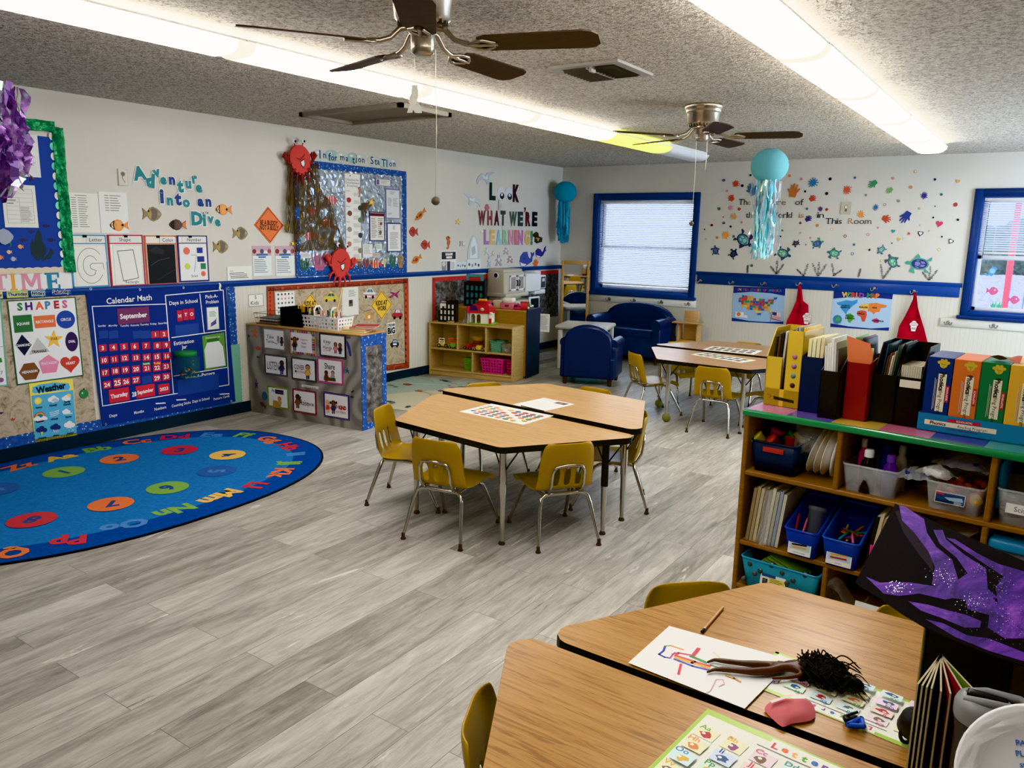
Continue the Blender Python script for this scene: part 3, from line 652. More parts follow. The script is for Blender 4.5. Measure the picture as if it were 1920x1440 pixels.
def wcard(x0,y0,x1,y1,col,txt,label):
    S=Sh('L',kZ,(x0,y0),(x1,y1),col,.0275,back=.004);S.Tx(txt,(x0+x1)/2,(y0+y1)/2-3,58,'#e9e9e4',.10,(x1-x0)*.93);S.Tx(txt,(x0+x1)/2,(y0+y1)/2-3,58,'#17181c',.03,(x1-x0)*.9);S.make('weekday_card',label,'card','weekday cards on the blue rail')
wcard(-250,1150,48,1255,'#d6c85a','Wednesday','yellow weekday card ending in y, cut off by the photo edge')
wcard(105,1135,478,1235,'#a3b24a','Thursday','green weekday card reading Thursday on the rail under TIME')
wcard(520,1125,770,1215,'#5b92b8','Friday','blue weekday card reading Friday on the rail under TIME')
wcard(865,1105,1200,1185,'#2c52a8','Saturday','dark blue weekday card reading Saturday on the rail under TIME')
# ---- lists, outlet
S=Sh('L',kA,(488,640),(755,945),'#d9d6cd');S.lines(.28,.06,.7,.08,1,'#555555',.6);S.lines(.15,.12,.3,.9,14,'#7d7b76',.28,False);S.lines(.36,.12,.68,.9,14,'#7d7b76',.28);S.make('list_sheet','white typed list in a plastic sleeve beside the green-framed board','list')
S=Sh('L',kA,(735,635),(970,948),'#dcd9d0');S.lines(.2,.08,.34,.5,7,'#7d7b76',.28,False);S.lines(.38,.08,.8,.5,7,'#7d7b76',.28);S.make('list_sheet','white half-empty typed list above the orange angelfish','list')
S=Sh('L',kA,(880,465),(960,595),'#c9c4b8',.004,.006);S.frame(0,0,1,1,.003,'#b3aea2');S.Ci(918,505,19,'#8d877c');S.Ci(918,505,12,'#6d675d');S.Ln([(918,505),(912,530),(922,550),(935,570)],5,'#6d675d');S.make('outlet_plate','beige cable outlet plate on the wall beside the letter A of Adventure','outlet')
# ---- Adventure into an Dive
te,nv='#1f7f86','#243f84'
tc=[te,te,te,te,nv,te,te,te,te];cn=['teal','teal','teal','teal','navy','teal','teal','teal','teal']
g='cut-out letters of the slogan'
sword('L',kA,'Adventure',[(1045,498),(1128,553),(1175,497),(1225,553),(1290,553),(1352,592),(1412,582),(1460,545),(1492,612)],[92,94,72,70,72,88,72,72,72],tc,'Adventure',g,cn,[.15,-.1,.25,0,0,0,.05,.1,-.05],bold=.06)
sword('L',kA,'into',[(1214,680),(1275,708),(1335,688),(1397,722)],[98,74,90,72],[nv,te,nv,te],'into',g,['navy','teal','navy','teal'],bold=.06)
sword('L',kA,'an',[(1505,716),(1563,718)],72,[nv],'an',g,['navy'],bold=.06)
sword('L',kA,'Dive',[(1478,838),(1533,858),(1580,846),(1632,868)],[92,86,66,66],[te],'Dive',g,['teal'],bold=.06)
for x,lb in((1519,'first googly eye on the letter i of Dive'),(1552,'second googly eye on the letter i of Dive')):
    Mx=at_wall('L',kA(x,794),.006);s=MB();s.lathe([(.011,-.008),(.011,.002),(.008,.005),(0,.006)],M('#e8e6e0',.2),16);s.lathe([(.006,.0062),(0,.0066)],M(BLK,.2),12,(.002,-.003,0));tag(s.build('googly_eye',None,Mx),lb,'eye','googly eyes on the wall')
# ---- fish on the upper wall
g='fish cut-outs on the upper wall'
FS=lambda k,x,y,wd,hg,f,col,dr,lb,rot=0.0:sticker('L',k(x,y),wd*(k(1,0)[0]-k(0,0)[0]),hg*(k(0,1)[1]-k(0,0)[1]),FISHL if f=='l' else flipx(FISHL),col,dr,'fish_cutout',lb,'fish',g,.005,rot)
FS(kA,895,890,150,96,'l','#e08a3c',angel('l'),'orange angelfish cut-out on the half-empty typed list')
FS(kA,1680,772,126,90,'l','#e08a3c',angel('l'),'orange angelfish cut-out above the word Dive')
FS(kA,1140,805,145,118,'r','#8d7f57',bfly('r'),'yellow and grey butterflyfish cut-out below the word into')
FS(kA,1802,950,116,106,'r','#8d7f57',bfly('r'),'yellow and grey butterflyfish cut-out nearest the orange diamond sign')
FS(kA,1655,1050,118,108,'r','#8d7f57',bfly('r'),'yellow and grey butterflyfish cut-out beside the Number pocket chart')
FS(kA,1335,886,132,88,'l','#5b463c',lambda s:(s.P([(.05,.4),(.2,.15),(.3,.15),(.28,.9),(.12,.75)],'#2a2422'),s.P([(.76,.4),(.97,.18),(.94,.5),(.98,.84),(.75,.62)],'#d0703a'),[s.r(.4+.09*i,.2,.43+.09*i,.8,'#7a6152')for i in range(4)]),'dark brown fish cut-out with an orange tail above the Color chart')
# ---- four pocket charts
def pocket(x0,y0,x1,y1,col,title,cn,draw):
    S=Sh('L',kA,(x0,y0),(x1,y1),col,.004,.003);t=.012
    S.frame(0,0,1,1,t,col);fx,fy=t/S.w,t/S.h
    hd=.155;S.r(fx,fy*.7,1-fx,hd,'#d6d3ca');S.r(fx,hd+.02,1-fx,1-fy,'#d9d6cd');draw(S)
    o=S.make('pocket_chart','%s-framed clear pocket chart titled %s above the blue rail'%(cn,title),'pocket chart','row of framed pocket charts')
    C=Cv(S.w*(.5 if title in('Letter','Color')else .8),S.h*.115,'#cfcfce',.001,back=.0005);C.t(title,.5,.5,.62,BLK,.95,.0)
    u={'Letter':.71,'Color':.72,'Shape':.47,'Number':.55}[title]
    c=C.build('title_card',None,S.M@Matrix.Translation(((u-.5)*S.w,(.5-.09)*S.h,.006)));c.parent=o;c.matrix_parent_inverse=o.matrix_world.inverted()
    C=Cv(S.w*.1,S.h*.05,'#151515',.004,back=.001);c=C.build('clip',None,S.M@Matrix.Translation(((.5 if title=='Shape' else .42)*S.w-.5*S.w,.475*S.h,.006)));c.parent=o;c.matrix_parent_inverse=o.matrix_world.inverted()
def dG(S):
    S.frame(.1,.2,.97,.97,.002,'#b0ada5')
    o=[(.52+.36*math.cos(a),.585+.335*math.sin(a))for a in[R(-40-i*12)for i in range(25)]]
    S.line(o,.003,'#4a4744');S.line([(.52+.2*math.cos(a),.585+.19*math.sin(a))for a in[R(-30-i*12)for i in range(24)]]+[(.62,.73),(.66,.68),(.52,.64),(.50,.58),(.56,.54),(.86,.54),(.88,.66)],.003,'#4a4744')
    S.P([(.85,.28),(.95,.25),(.97,.5),(.9,.58),(.87,.45)],'#eceef4')
def dS(S):S.frame(.12,.2,.93,.96,.002,'#9a9790');S.line([(.24,.31),(.69,.29),(.79,.84),(.35,.89),(.24,.31)],.004,BLK);S.t('Rectangle',.6,.91,.05,BLK,.55)
def dC(S):S.r(.06,.18,.94,.97,'#201f20');S.P([(.1,.3),(.35,.22),(.6,.3),(.55,.38),(.3,.36)],'#2e2f33');S.line([(.15,.6),(.4,.5),(.75,.45)],.003,'#55565a');S.line([(.3,.9),(.6,.8),(.9,.7)],.003,'#3a3b40')
def dN(S):
    S.r(.12,.19,.94,.95,'#dcdcda');S.c(.28,.33,.11,'#d8674a');S.r(.62,.26,.82,.38,'#2e3d8f');S.r(.62,.45,.86,.57,'#2a3a86');S.c(.28,.66,.09,'#b9c43a');S.r(.72,.6,.9,.73,'#1f7a45');S.c(.8,.83,.08,'#e2603f')
    S.line([(.42,.42),(.6,.42),(.5,.78)],.003,'#555555');S.t('Scien',.5,.87,.055,BLK,.4)
pocket(510,960,822,1350,'#3f86b3','Letter','light blue',dG);pocket(803,960,1095,1342,'#a8263a','Shape','red',dS);pocket(1078,965,1340,1330,'#c4613a','Color','orange',dC);pocket(1325,965,1570,1308,'#3d3370','Number','purple',dN)
# ---- calendar chart
S=Sh('L',kL,(640,150),(1735,1105),M('#152c78',.75),.02,.003,[(640,165),(1690,118),(1765,1010),(768,1195)],back=.001)
for pts in([(690,298),(1245,280),(1300,955),(768,1045),(690,298)],[(1300,955),(1238,215),(1672,175),(1716,885),(1300,955)],[(1497,205),(1530,500)],[(1286,532),(1684,478)],[(1302,820),(1700,755)]):S.Ln(pts,7,'#d6d9e2')
for t,x,y,h,ww in(('Calendar Math',970,243,42,380),('Days in School',1375,264,28,215),('Pick-A-',1585,222,26,95),('Problem',1590,262,26,95),('Estimation',1378,565,28,155),('Jar',1380,600,28,60),('Make-A-Pattern',1500,815,27,230),('Days',847,1115,22,60),('Months',1040,1088,22,75),('Numbers',1200,1060,22,90),('Counting Sticks',1357,1030,20,145),('Days in School',1505,998,20,130),('Pattern Cards',1660,980,18,120)):S.Tx(t,x,y,h,'#e8eaf0',.015,ww,R(1.5))
for t,x,y in zip('Sunday Monday Tuesday Wednesday Thursday Friday Saturday'.split(),(762,845,932,1008,1080,1148,1217),(442,440,441,438,432,428,422)):S.Tx(t,x,y,15,'#dfe3ea',0.01,68)
for y0 in(508,):
    for x in(775,850,1030,1095):S.Rc(x-38,y0-25,x+36,y0+25,'#22408c')
S.Rc(1310,440,1490,500,'#22408c');S.Rc(1060,825,1138,870,'#22408c');S.Rc(1325,850,1640,915,'#22408c')
for x,y in((1200,1025),(1355,998),(1680,955)):S.Po([(x-38,y-3),(x+36,y-8),(x+40,y+1),(x-34,y+6)],'#c9cddb')
cal=S.make('calendar_chart','large dark blue cloth calendar math chart with pockets hanging on the wall','calendar')
for x,y in((678,167),(1046,172),(1372,158),(1650,150),(790,1182),(1732,1008)):
    s=MB();s.tube([(.007*math.cos(a),.007*math.sin(a),.005)for a in[2*PI*i/12 for i in range(12)]],.0025,M('#b9bcc4',.3,1.0),6,closed=True);c=s.build('grommet',None,at_wall('L',kL(x,y),.021));c.parent=cal;c.matrix_parent_inverse=cal.matrix_world.inverted()
s=MB();s.tube([(0,.02,0),(.004,.0,.005),(-.003,-.02,.004),(.003,-.04,.002)],[.006,.010,.008,.011],M('#d9d6cc',.8),8);c=s.build('tie_cord',None,at_wall('L',kL(1645,140),.028));c.parent=cal;c.matrix_parent_inverse=cal.matrix_world.inverted()
def ccard(x,y,wd,hg,col,txt,label,name='number_card',rot=0.0,tc='#f0e6d8',th=None,off=.0245):
    S=Sh('L',kL,(x-wd/2,y-hg/2),(x+wd/2,y+hg/2),col,off,.0012,back=.002);S.t(txt,.5,.5,th or .55,tc,.85,.03,rot);S.make(name,label,'card','cards in the calendar chart')
pos={1:(1165,508),2:(1230,505),3:(770,610),4:(850,605),5:(930,600),6:(1010,597),7:(1095,593),8:(1180,592),9:(1247,587),10:(782,702),11:(857,695),12:(935,685),13:(1020,682),14:(1100,680),15:(1177,675),16:(1253,670),17:(788,795),18:(865,783),19:(940,775),20:(1020,768),21:(1100,762),22:(1178,757),23:(1247,748),24:(803,886),25:(880,870),26:(945,862),27:(1020,850),29:(1177,835),30:(1248,825)}
for n,(x,y)in pos.items():ccard(x,y,64,46 if n!=25 else 58,['#c02a38','#b5253a'][n%2],str(n),'red number card %d in the calendar chart'%n)
ccard(1097,727,62,14,'#2f7a3a','Yesterday','small green Yesterday tag above number 21 on the calendar chart','day_tag');ccard(1178,724,62,22,'#c22a33','Today','small red Today tag above number 22 on the calendar chart','day_tag',tc='#e8c04a')
ccard(1000,365,248,100,'#70375f','September','dark red September card in the top pocket of the calendar chart','month_card',th=.3)
ccard(893,962,160,74,'#c3222f','Thursday','red Thursday card in the bottom row of the calendar chart','date_card',.05,th=.3)
ccard(1090,932,148,68,'#c3222f','September','red September card in the bottom row of the calendar chart','date_card',.05,th=.3)
ccard(1006,956,44,46,'#1a3080','28','dark number 28 card between the Thursday and September cards','date_card',th=.62,off=.0262)
ccard(1229,916,90,60,'#c3222f','2023','red 2023 card in the bottom row of the calendar chart','date_card',.03,th=.32)
for ch,x,y in(('H',1348,369),('T',1393,359),('O',1437,355)):ccard(x,y,46,78,'#b52036',ch,'red place value card %s under Days in School'%ch,'place_value_card',th=.3)
S=Sh('L',kL,(1515,500),(1698,765),'#55913a',.0245,.002,[(1515,520),(1680,492),(1698,745),(1535,775)],back=.002)
S.Po([(1552,570),(1640,556),(1672,600),(1690,740),(1545,762),(1532,625)],'#c9cfd3');S.Po([(1550,545),(1640,530),(1640,556),(1552,570)],'#2f6a2a');S.Tx('Estimation Jar',1597,528,16,'#dfe8c8',0,110);S.make('jar_card','green card with a white jar outline in the calendar chart','card')
S=Sh('L',kL,(1545,305),(1645,468),'#cfd5cf',.0245,.004,back=.002);S.frame(0,0,1,1,.004,'#5d6b78');S.lines(.2,.2,.8,.45,4,'#4a7a5a');S.P([(.3,.7),(.75,.55),(.75,.75),(.3,.85)],'#3b52a0');S.line([(.25,.85),(.8,.5)],.004,'#b03038');S.make('problem_pad','small white pad in the pocket under Pick-A-Problem','pad')
e=E('estimation_jar','clear green-lidded jar of counters hanging from the calendar chart','jar',mw=at_wall('L',kL(1398,740),.085));u=px_len('L',kL(1400,720),38,0)
m=MB();hh=u*.55
m.T=Matrix(((1,0,0,0),(0,0,1,0),(0,1,0,0),(0,0,0,1)));m.lathe([(0,-hh),(u*.52,-hh),(u*.55,-hh+.01),(u*.55,hh*.55),(u*.42,hh*.85)],M('#2f6a55',.1,alpha=.30),20,cap=False);m.build('jar_body',e)
m=MB();m.T=Matrix(((1,0,0,0),(0,0,1,0),(0,1,0,0),(0,0,0,1)));m.lathe([(u*.44,hh*.8),(u*.46,hh*.8),(u*.46,hh*1.1),(u*.42,hh*1.15),(0,hh*1.15)],M('#1f7a3a',.4),20);m.build('lid',e)
m=MB();r=random.Random(4)
for i in range(16):m.ball((r.uniform(-.38,.38)*u,-hh+.02+r.random()*hh*.7,r.uniform(-.3,.3)*u),.012,M(r.choice(['#c8cdd6','#d9652f','#5a4a78','#e7e2da','#2c2a30']),.5),8,6)
o=m.build('counters',e);o['kind']='stuff'
# ---- shapes poster
S=Sh('L',kL,(55,240),(592,850),WHT,.0155,.001,[(55,258),(562,230),(622,815),(130,885)]);GRN='#2f5f38'
for a,b in(((55,258),(562,230)),((562,230),(622,815)),((622,815),(130,885)),((130,885),(55,258))):S.Ln([a,b],9,GRN)
for ch,x,c in zip('SHAPES',(148,215,295,357,423,484),('#2f7a48','#4a2f78','#d9602f','#4a80b0','#a82838','#c05a88')):S.Tx(ch,x,300-(x-148)*.06,54,c,.05)
S.Po([(93,368),(235,358),(249,486),(108,497)],'#2f6a38');S.Po([(248,372),(410,360),(420,450),(262,463)],'#d9652a');S.Ci(492,396,68,'#26439a')
S.Po([(163,508),(236,585),(183,668),(115,590)],'#181c30');S.Po([(280,532),(372,636),(215,660)],'#b4b2ae');S.P([S.q(402+74*math.sin(a)*(1 if i%2==0 else .42),545-72*math.cos(a)*(1 if i%2==0 else .42))for i,a in enumerate([PI*j/5 for j in range(10)])],'#e0ac25');S.Ci(537,562,47,'#382250',74)
S.Po([(178,728),(255,718),(298,778),(270,842),(188,852),(142,795)],'#7a4a25');S.Po([(362,660),(442,710),(422,790),(318,802),(290,712)],'#d77a98');a=S.q(525,725);rr=S.hp(525,725,130)
S.P([(a[0]+x*rr/S.w*.034,a[1]+y*rr/S.h*.034)for x,y in[(16*math.sin(t)**3,-(13*math.cos(t)-5*math.cos(2*t)-2*math.cos(3*t)-math.cos(4*t)))for t in[2*PI*i/24 for i in range(24)]]],'#c23a25')
for t,x,y,ww,c in(('SQUARE',172,427,96,WHT),('RECTANGLE',334,411,134,WHT),('CIRCLE',492,395,78,WHT),('DIAMOND',175,588,106,WHT),('TRIANGLE',292,634,110,'#333333'),('STAR',404,540,52,'#7a5a10'),('OVAL',537,560,54,WHT),('HEXAGON',222,786,116,WHT),('PENTAGON',366,722,118,'#efc0d0'),('HEART',528,722,70,WHT)):S.Tx(t,x,y,19,c,.03,ww)
S.make('shapes_poster','white SHAPES poster with ten named coloured shapes on the tan paper','poster')
S=Sh('L',kL,(-520,240),(30,880),'#dfe5df',.0155,.001,[(-520,260),(0,240),(55,890),(-480,930)]);S.Ln([(0,240),(55,890)],12,'#5fa58e');S.Ln([(55,890),(-480,930)],12,'#5fa58e');S.Ln([(-100,600),(40,600)],4,'#5fa58e');S.Po([(-5,690),(8,680),(18,715),(-8,722)],'#2f7a3a');S.Ci(8,850,18,'#7a5a78');S.Tx('7',12,795,26,'#8a3a48');S.make('alphabet_poster','pale poster with a green edge cut off by the photo edge beside the shapes poster','poster')
# ---- weather poster
S=Sh('L',kL,(238,855),(562,1290),'#e0c938',.0155,.001,[(215,870),(545,840),(578,1262),(262,1318)])
S.Po([(233,968),(548,925),(574,1245),(263,1296)],'#4aa3c8');S.P([S.q(x,y)for x,y in((240,940),(245,905),(290,885),(340,878),(400,868),(470,872),(515,875),(525,905),(515,925),(430,930),(330,942),(260,950))],'#4aa3c8');S.Tx('Weather',382,908,46,'#141a20',.05,228,.05)
def cloud(x,y,r,c):
    for dx,dy,k in((-1,.2,.7),(0,-.2,.9),(1,.2,.7),(0,.35,.8)):S.Ci(x+dx*r,y+dy*r,r*k,c)
S.Ci(285,1007,27,'#efb92a');S.Ci(285,1007,19,'#f5d24a');cloud(400,992,24,'#e8ecef');cloud(412,1000,14,'#a9b3bd');S.Ci(512,970,18,'#efb92a');cloud(495,985,20,'#e8ecef')
for rr,c in((40,'#c8402f'),(33,'#e0a52f'),(26,'#4a9a4a'),(19,'#3a66a8')):S.Ci(298,1128,rr,c)
cloud(282,1140,18,'#e8ecef');cloud(328,1135,15,'#e8ecef')
for i in range(3):S.Ln([(370,1095+i*14),(410,1088+i*14),(440,1075+i*12)],5,'#d9e8ef')
cloud(495,1085,18,'#e8ecef');S.Ln([(475,1105),(540,1098)],6,'#d9e8ef');cloud(310,1220,24,'#27356e');S.Po([(300,1240),(322,1236),(310,1268)],'#efc02a');cloud(415,1200,22,'#27356e');cloud(518,1182,24,'#e8ecef')
for i in range(4):S.Ln([(398+i*12,1222),(394+i*12,1240)],4,'#e0eef5');S.Ci(500+i*14,1210+(i%2)*14,4,'#f0f4f8')
for t,x,y in(('Sunny',290,1053),('Cloudy',397,1037),('Partly',502,1012),('Cloudy',502,1030),('Rainbow',300,1158),('Windy',407,1140),('Foggy',512,1123),('Stormy',315,1281),('Rainy',420,1262),('Snowy',525,1245)):S.Tx(t,x,y,13,'#17202c',.04,64)
S.make('weather_poster','blue and yellow Weather poster with nine weather pictures low on the tan paper','poster')
sticker('L',kL(630,950),20,20,ell(.5,.55,.42,.42)+[],'#2f7a3f',lambda s:(s.P([(.45,.12),(.52,0),(.6,.05),(.55,.2)],'#3a2a1c'),s.c(.35,.45,.09,'#8fd0a0')),'apple_sticker','green apple sticker on the tan paper between weather poster and calendar','apple',None,.0165)
sticker('L',kL(100,1145),8,6,[(0,.4),(.4,0),(.6,.4),(1,.1),(.8,.8),(.4,1)],'#a8503a',None,'bug_sticker','tiny red bug sticker on the tan paper beside the weather poster','sticker',None,.0165)
sticker('L',kL(5,1098),12,5,[(0,.5),(.3,0),(1,.4),(.6,1)],'#4a3a5a',None,'lizard_sticker','small purple sticker at the photo edge on the tan paper','sticker',None,.0165)
# ---- information station
S=Sh('L',kC,(600,258),(1448,1100),SFOIL,.004,.012,back=.003)
info=S.make('information_board','silver foil bulletin board with blue bubble borders titled Information Station','bulletin board')
def border(pts0,pts1,m,name,parent,off,scal=0.0):
    """strip of board edging between two outline points lists"""
    s=MB();A=[atx(kC(*p),off)for p in pts0];B=[atx(kC(*p),off)for p in pts1];n=len(A)
    s.add(A+B+[a-Vector((.004,0,0))for a in A],[(i,i+1,n+i+1,n+i)for i in range(n-1)]+[(i,i+1,2*n+i+1,2*n+i)for i in range(n-1)],m);o=s.build(name);o.parent=parent;o.matrix_parent_inverse=parent.matrix_world.inverted()
N=60
def wav(a,b,nx,ny):return[(a[0]+(b[0]-a[0])*i/N+nx*abs(math.sin(i*PI/3))*8,a[1]+(b[1]-a[1])*i/N+ny*abs(math.sin(i*PI/3))*8)for i in range(N+1)]
def lin_(a,b):return[(a[0]+(b[0]-a[0])*i/N,a[1]+(b[1]-a[1])*i/N)for i in range(N+1)]
border(lin_((600,228),(1446,326)),wav((602,285),(1446,362),0,1),BUBB,'bubble_border',info,.018)
border(lin_((1447,326),(1449,1085)),wav((1420,350),(1430,1080),-1,0),BUBB,'bubble_border',info,.0185)
border(lin_((625,1117),(1449,1085)),wav((630,1050),(1449,1020),0,-1),BUBB,'bubble_border',info,.0183)
border(lin_((598,240),(625,1117)),wav((632,250),(650,1117),1,0),BUBB,'bubble_border',info,.0187)
# bubbles and letters of the title
g='letters of the board title';gb='bubble cut-outs behind the board title'
for i,(x,y,r,c)in enumerate(((800,202,42,'#b5bcb8'),(892,208,44,'#8fb5b0'),(972,220,44,'#b8bebb'),(1050,226,40,'#8fb5b0'),(1108,232,42,'#b8bebb'),(1208,246,42,'#b5bcb8'),(1292,262,42,'#a9c0bc'),(1362,266,40,'#b8bebb'))):
    w_=r*2/4;sticker('L',kC(x,y),w_*1.15,w_,ell(.5,.5,.5,.5,24),c,lambda s:s.P(ell(.35,.3,.13,.1),'#dfe6e4'),'bubble_cutout','%s round bubble cut-out behind the board title, %s along'%(['grey','pale teal'][c in('#8fb5b0','#a9c0bc')],NTH[i]),'bubble',gb,.0045+.0002*i)
tx=[('I',800,197,62),('n',835,207,50),('f',873,214,60),('o',895,226,46),('r',920,228,46),('m',967,224,46),('a',1002,232,46),('t',1052,238,58),('i',1072,238,60),('o',1097,240,46),('n',1125,244,46)]
for i,(ch,x,y,h)in enumerate(tx):cutletter('L',ch,kC(x,y),h/4*1.0,'#23336e','navy letter %s, the %s letter of Information in the board title'%(ch,NTH[i]),g,.0075,0,None,.012)
for i,(ch,x,y,h)in enumerate([('S',1190,242,56),('t',1218,250,50),('a',1238,256,44),('T',1278,262,56),('I',1302,265,56),('o',1330,272,44),('n',1358,274,44)]):cutletter('L',ch,kC(x,y),h/4,'#23336e','navy letter %s, the %s letter of Station in the board title'%(ch,NTH[i]),g,.0075,0,None,.012)
# long chart and sheets
S=Sh('L',kC,(985,338),(1110,990),'#dcd9d2',.022,.001,back=.004);S.Rc(985,330,1110,345,'#b58a4a');S.Rc(985,983,1110,998,'#b58a4a');S.Ci(1025,358,5,'#333333')
for t,y in(('Objectives for',388),('Development',410),('& Learning',432)):S.Tx(t,1042,y,18,'#55555a',0,100)
for i in range(9):
    y=470+i*58;S.Tx('Literacy',1010,y,9,'#555555',0,40);a,b=S.q(1050,y+15),S.q(1105,y+45);S.lines(a[0],a[1],b[0],b[1],5,'#999590')
for x,y,c in((1015,540,'#a83038'),(1022,640,'#7a4a40'),(1020,760,'#8a8d88'),(1018,870,'#b06a58'),(1100,600,'#44443f'),(1100,690,'#6a7a60'),(1102,805,'#444850'),(1100,920,'#7a8068')):S.Ci(x,y,17,c,20)
S.make('objectives_chart','long narrow white chart of typed learning objectives down the middle of the silver board','chart')
def bsheet(a,b,col,fr,label,draw):
    S=Sh('L',kC,a,b,fr or col,.0195,.001,back=.003)
    if fr:S.r(.06,.04,.94,.96,col)
    draw(S);S.make('notice_sheet',label,'notice','sheets on the silver board')
bsheet((1212,376),(1335,440),'#b9b8b8','#565a86','small grey card with a purple frame at the top of the silver board',lambda S:(S.r(.1,.15,.25,.85,'#565a86'),S.r(.26,.2,.9,.8,'#c9c8c4'),S.lines(.35,.3,.85,.7,3,'#8a8a88')))
bsheet((1290,452),(1402,685),'#c6c9d0','#6a6e98','white typed letter on purple paper below the small framed card',lambda S:(S.lines(.3,.1,.7,.2,3,'#85858a'),S.lines(.15,.3,.45,.6,7,'#85858a'),S.lines(.5,.3,.85,.6,7,'#85858a'),S.lines(.15,.8,.5,.88,2)))
bsheet((1168,625),(1287,850),'#cfccc8','#3a3e60','safety sheet with a dark red heading beside the long chart',lambda S:(S.r(.06,.05,.94,.15,'#5a1e24'),S.lines(.12,.22,.5,.9,12,'#77757a'),S.lines(.55,.22,.88,.9,10,'#8a7a78'),S.c(.75,.4,.08,'#8a4a40'),S.c(.7,.7,.09,'#60606a')))
bsheet((1300,710),(1412,930),'#d3d3d4','#3e426e','white typed notice with a dark blue frame at the edge of the silver board',lambda S:(S.lines(.4,.1,.6,.25,4,'#6a6a70'),S.lines(.2,.32,.8,.9,14,'#77777c')))
bsheet((1120,872),(1195,968),'#cfcfcf',None,'small white slip beside the foot of the long chart',lambda S:S.lines(.1,.1,.9,.8,8))
bsheet((1222,868),(1262,918),'#cdcdca',None,'tiny green-printed slip below the safety sheet',lambda S:S.lines(.1,.2,.9,.8,4,'#5a8a68'))
bsheet((655,935),(735,975),'#c6c8cc',None,'small white tag above the green coral on the silver board',lambda S:S.lines(.1,.2,.9,.8,3))
bsheet((1198,938),(1250,972),'#b9a8a0',None,'small pinkish tag above the clownfish at the board bottom',lambda S:S.lines(.1,.3,.9,.7,2))
# stars, fish, coral on the board
def st(k,x,y,r,lb,off,col='#d3a93c',seed=0):sticker('L',k(x,y),r*2*(k(1,0)[0]-k(0,0)[0]),r*2*(k(1,0)[0]-k(0,0)[0]),starp(.5,.5,.5,5,.42,-PI/2+.2+seed),col,lambda s:s.P(starp(.5,.5,.25,5,.42,-PI/2+.2+seed),'#e4c46a'),'star_cutout',lb,'star','gold star cut-outs around the silver board',off)
for x,y,r,lb,off in((785,465,28,'gold star cut-out under the net above the top clownfish',.018),(665,660,24,'gold star cut-out under the net below the second clownfish',.018),(815,840,28,'gold star cut-out under the net beside the lowest clownfish',.018),(1187,557,30,'gold star cut-out beside the safety sheet and long chart',.03),(555,742,34,'gold star cut-out beside the orange diamond sign',.006),(603,866,26,'gold star cut-out at the corner of the net above the flyers',.0205),(1835,705,24,'pale yellow star cut-out on the wall beside the silver board',.006)):st(kC,x,y,r,lb,off)
for x,y,lb in((885,542,'pink striped clownfish cut-out under the net, top one'),(740,620,'pink striped clownfish cut-out under the net, second from the top'),(855,716,'pink striped clownfish cut-out under the net, third from the top'),(735,812,'pink striped clownfish cut-out under the net, lowest one'),(1222,1020,'orange striped clownfish cut-out at the bottom of the silver board')):
    sticker('L',kC(x,y),23,19,FISHL if x!=885 else flipx(FISHL),'#b5545a' if x!=1222 else '#b8502e',clown,'clownfish_cutout',lb,'fish','clownfish cut-outs on the silver board',.019)
def branchy(k,x,y,wd,hg,col,n,lb,nm,seed):
    r=random.Random(seed);S=Sh('L',k,(x-wd/2,y-hg/2),(x+wd/2,y+hg/2),None,.0192)
    for i in range(n):
        fx=(i+.5)/n;tip=.5+(fx-.5)*1.0;h=r.uniform(.05,.35)
        S.line([(.5+(fx-.5)*.5,1),(fx+r.uniform(-.04,.04),.6),(tip+r.uniform(-.05,.05),h)],S.w/n*.55,col);S.P(ell(tip,h,.5/n*.75,.06,10),col)
    S.prism([((-.1)*S.w,-.5*S.h),((.1)*S.w,-.5*S.h),(.1*S.w,-.47*S.h),(-.1*S.w,-.47*S.h)],-.004,.0002,M(col));S.make(nm,lb,'coral','paper coral along the silver board')
branchy(kC,682,1020,85,80,'#2f5f4a',5,'dark green paper seaweed at the bottom corner of the silver board','seaweed_cutout',1)
branchy(kC,795,995,115,135,'#b05a82',8,'tall pink paper coral at the bottom of the silver board under the net','coral_cutout',2)
branchy(kC,1100,1018,40,50,'#7a5a4a',4,'brown paper coral just beside the foot of the long chart','coral_cutout',3)
branchy(kC,1147,1010,46,70,'#8a4a40',5,'reddish brown paper coral beside the orange clownfish','coral_cutout',4)
branchy(kC,1284,1000,22,85,'#d8cf6a',2,'thin yellow paper coral at the bottom of the silver board','coral_cutout',5)
branchy(kC,1344,992,52,95,'#2f7048',5,'green paper seaweed between the yellow corals of the silver board','seaweed_cutout',6)
branchy(kC,1405,1000,48,90,'#a8863a',5,'golden brown paper coral at the edge of the silver board','coral_cutout',7)
def seahorse(x,y,wd,hg,col,lb,off):sticker('L',kC(x,y),wd/4,hg/4,[(.35,.02),(.6,.0),(.75,.1),(.98,.16),(.7,.22),(.85,.4),(.8,.6),(.6,.75),(.62,.88),(.45,1),(.2,.95),(.25,.86),(.4,.9),(.42,.7),(.3,.55),(.35,.35),(.15,.2),(.2,.08)],col,lambda s:s.c(.55,.1,.08,BLK),'seahorse_cutout',lb,'seahorse',None,off)
seahorse(1095,480,30,80,'#b0685a','reddish seahorse cut-out on the edge of the long chart',.0245);seahorse(1762,860,44,100,'#b5603f','orange seahorse cut-out on the wall above the framed flyer',.005)
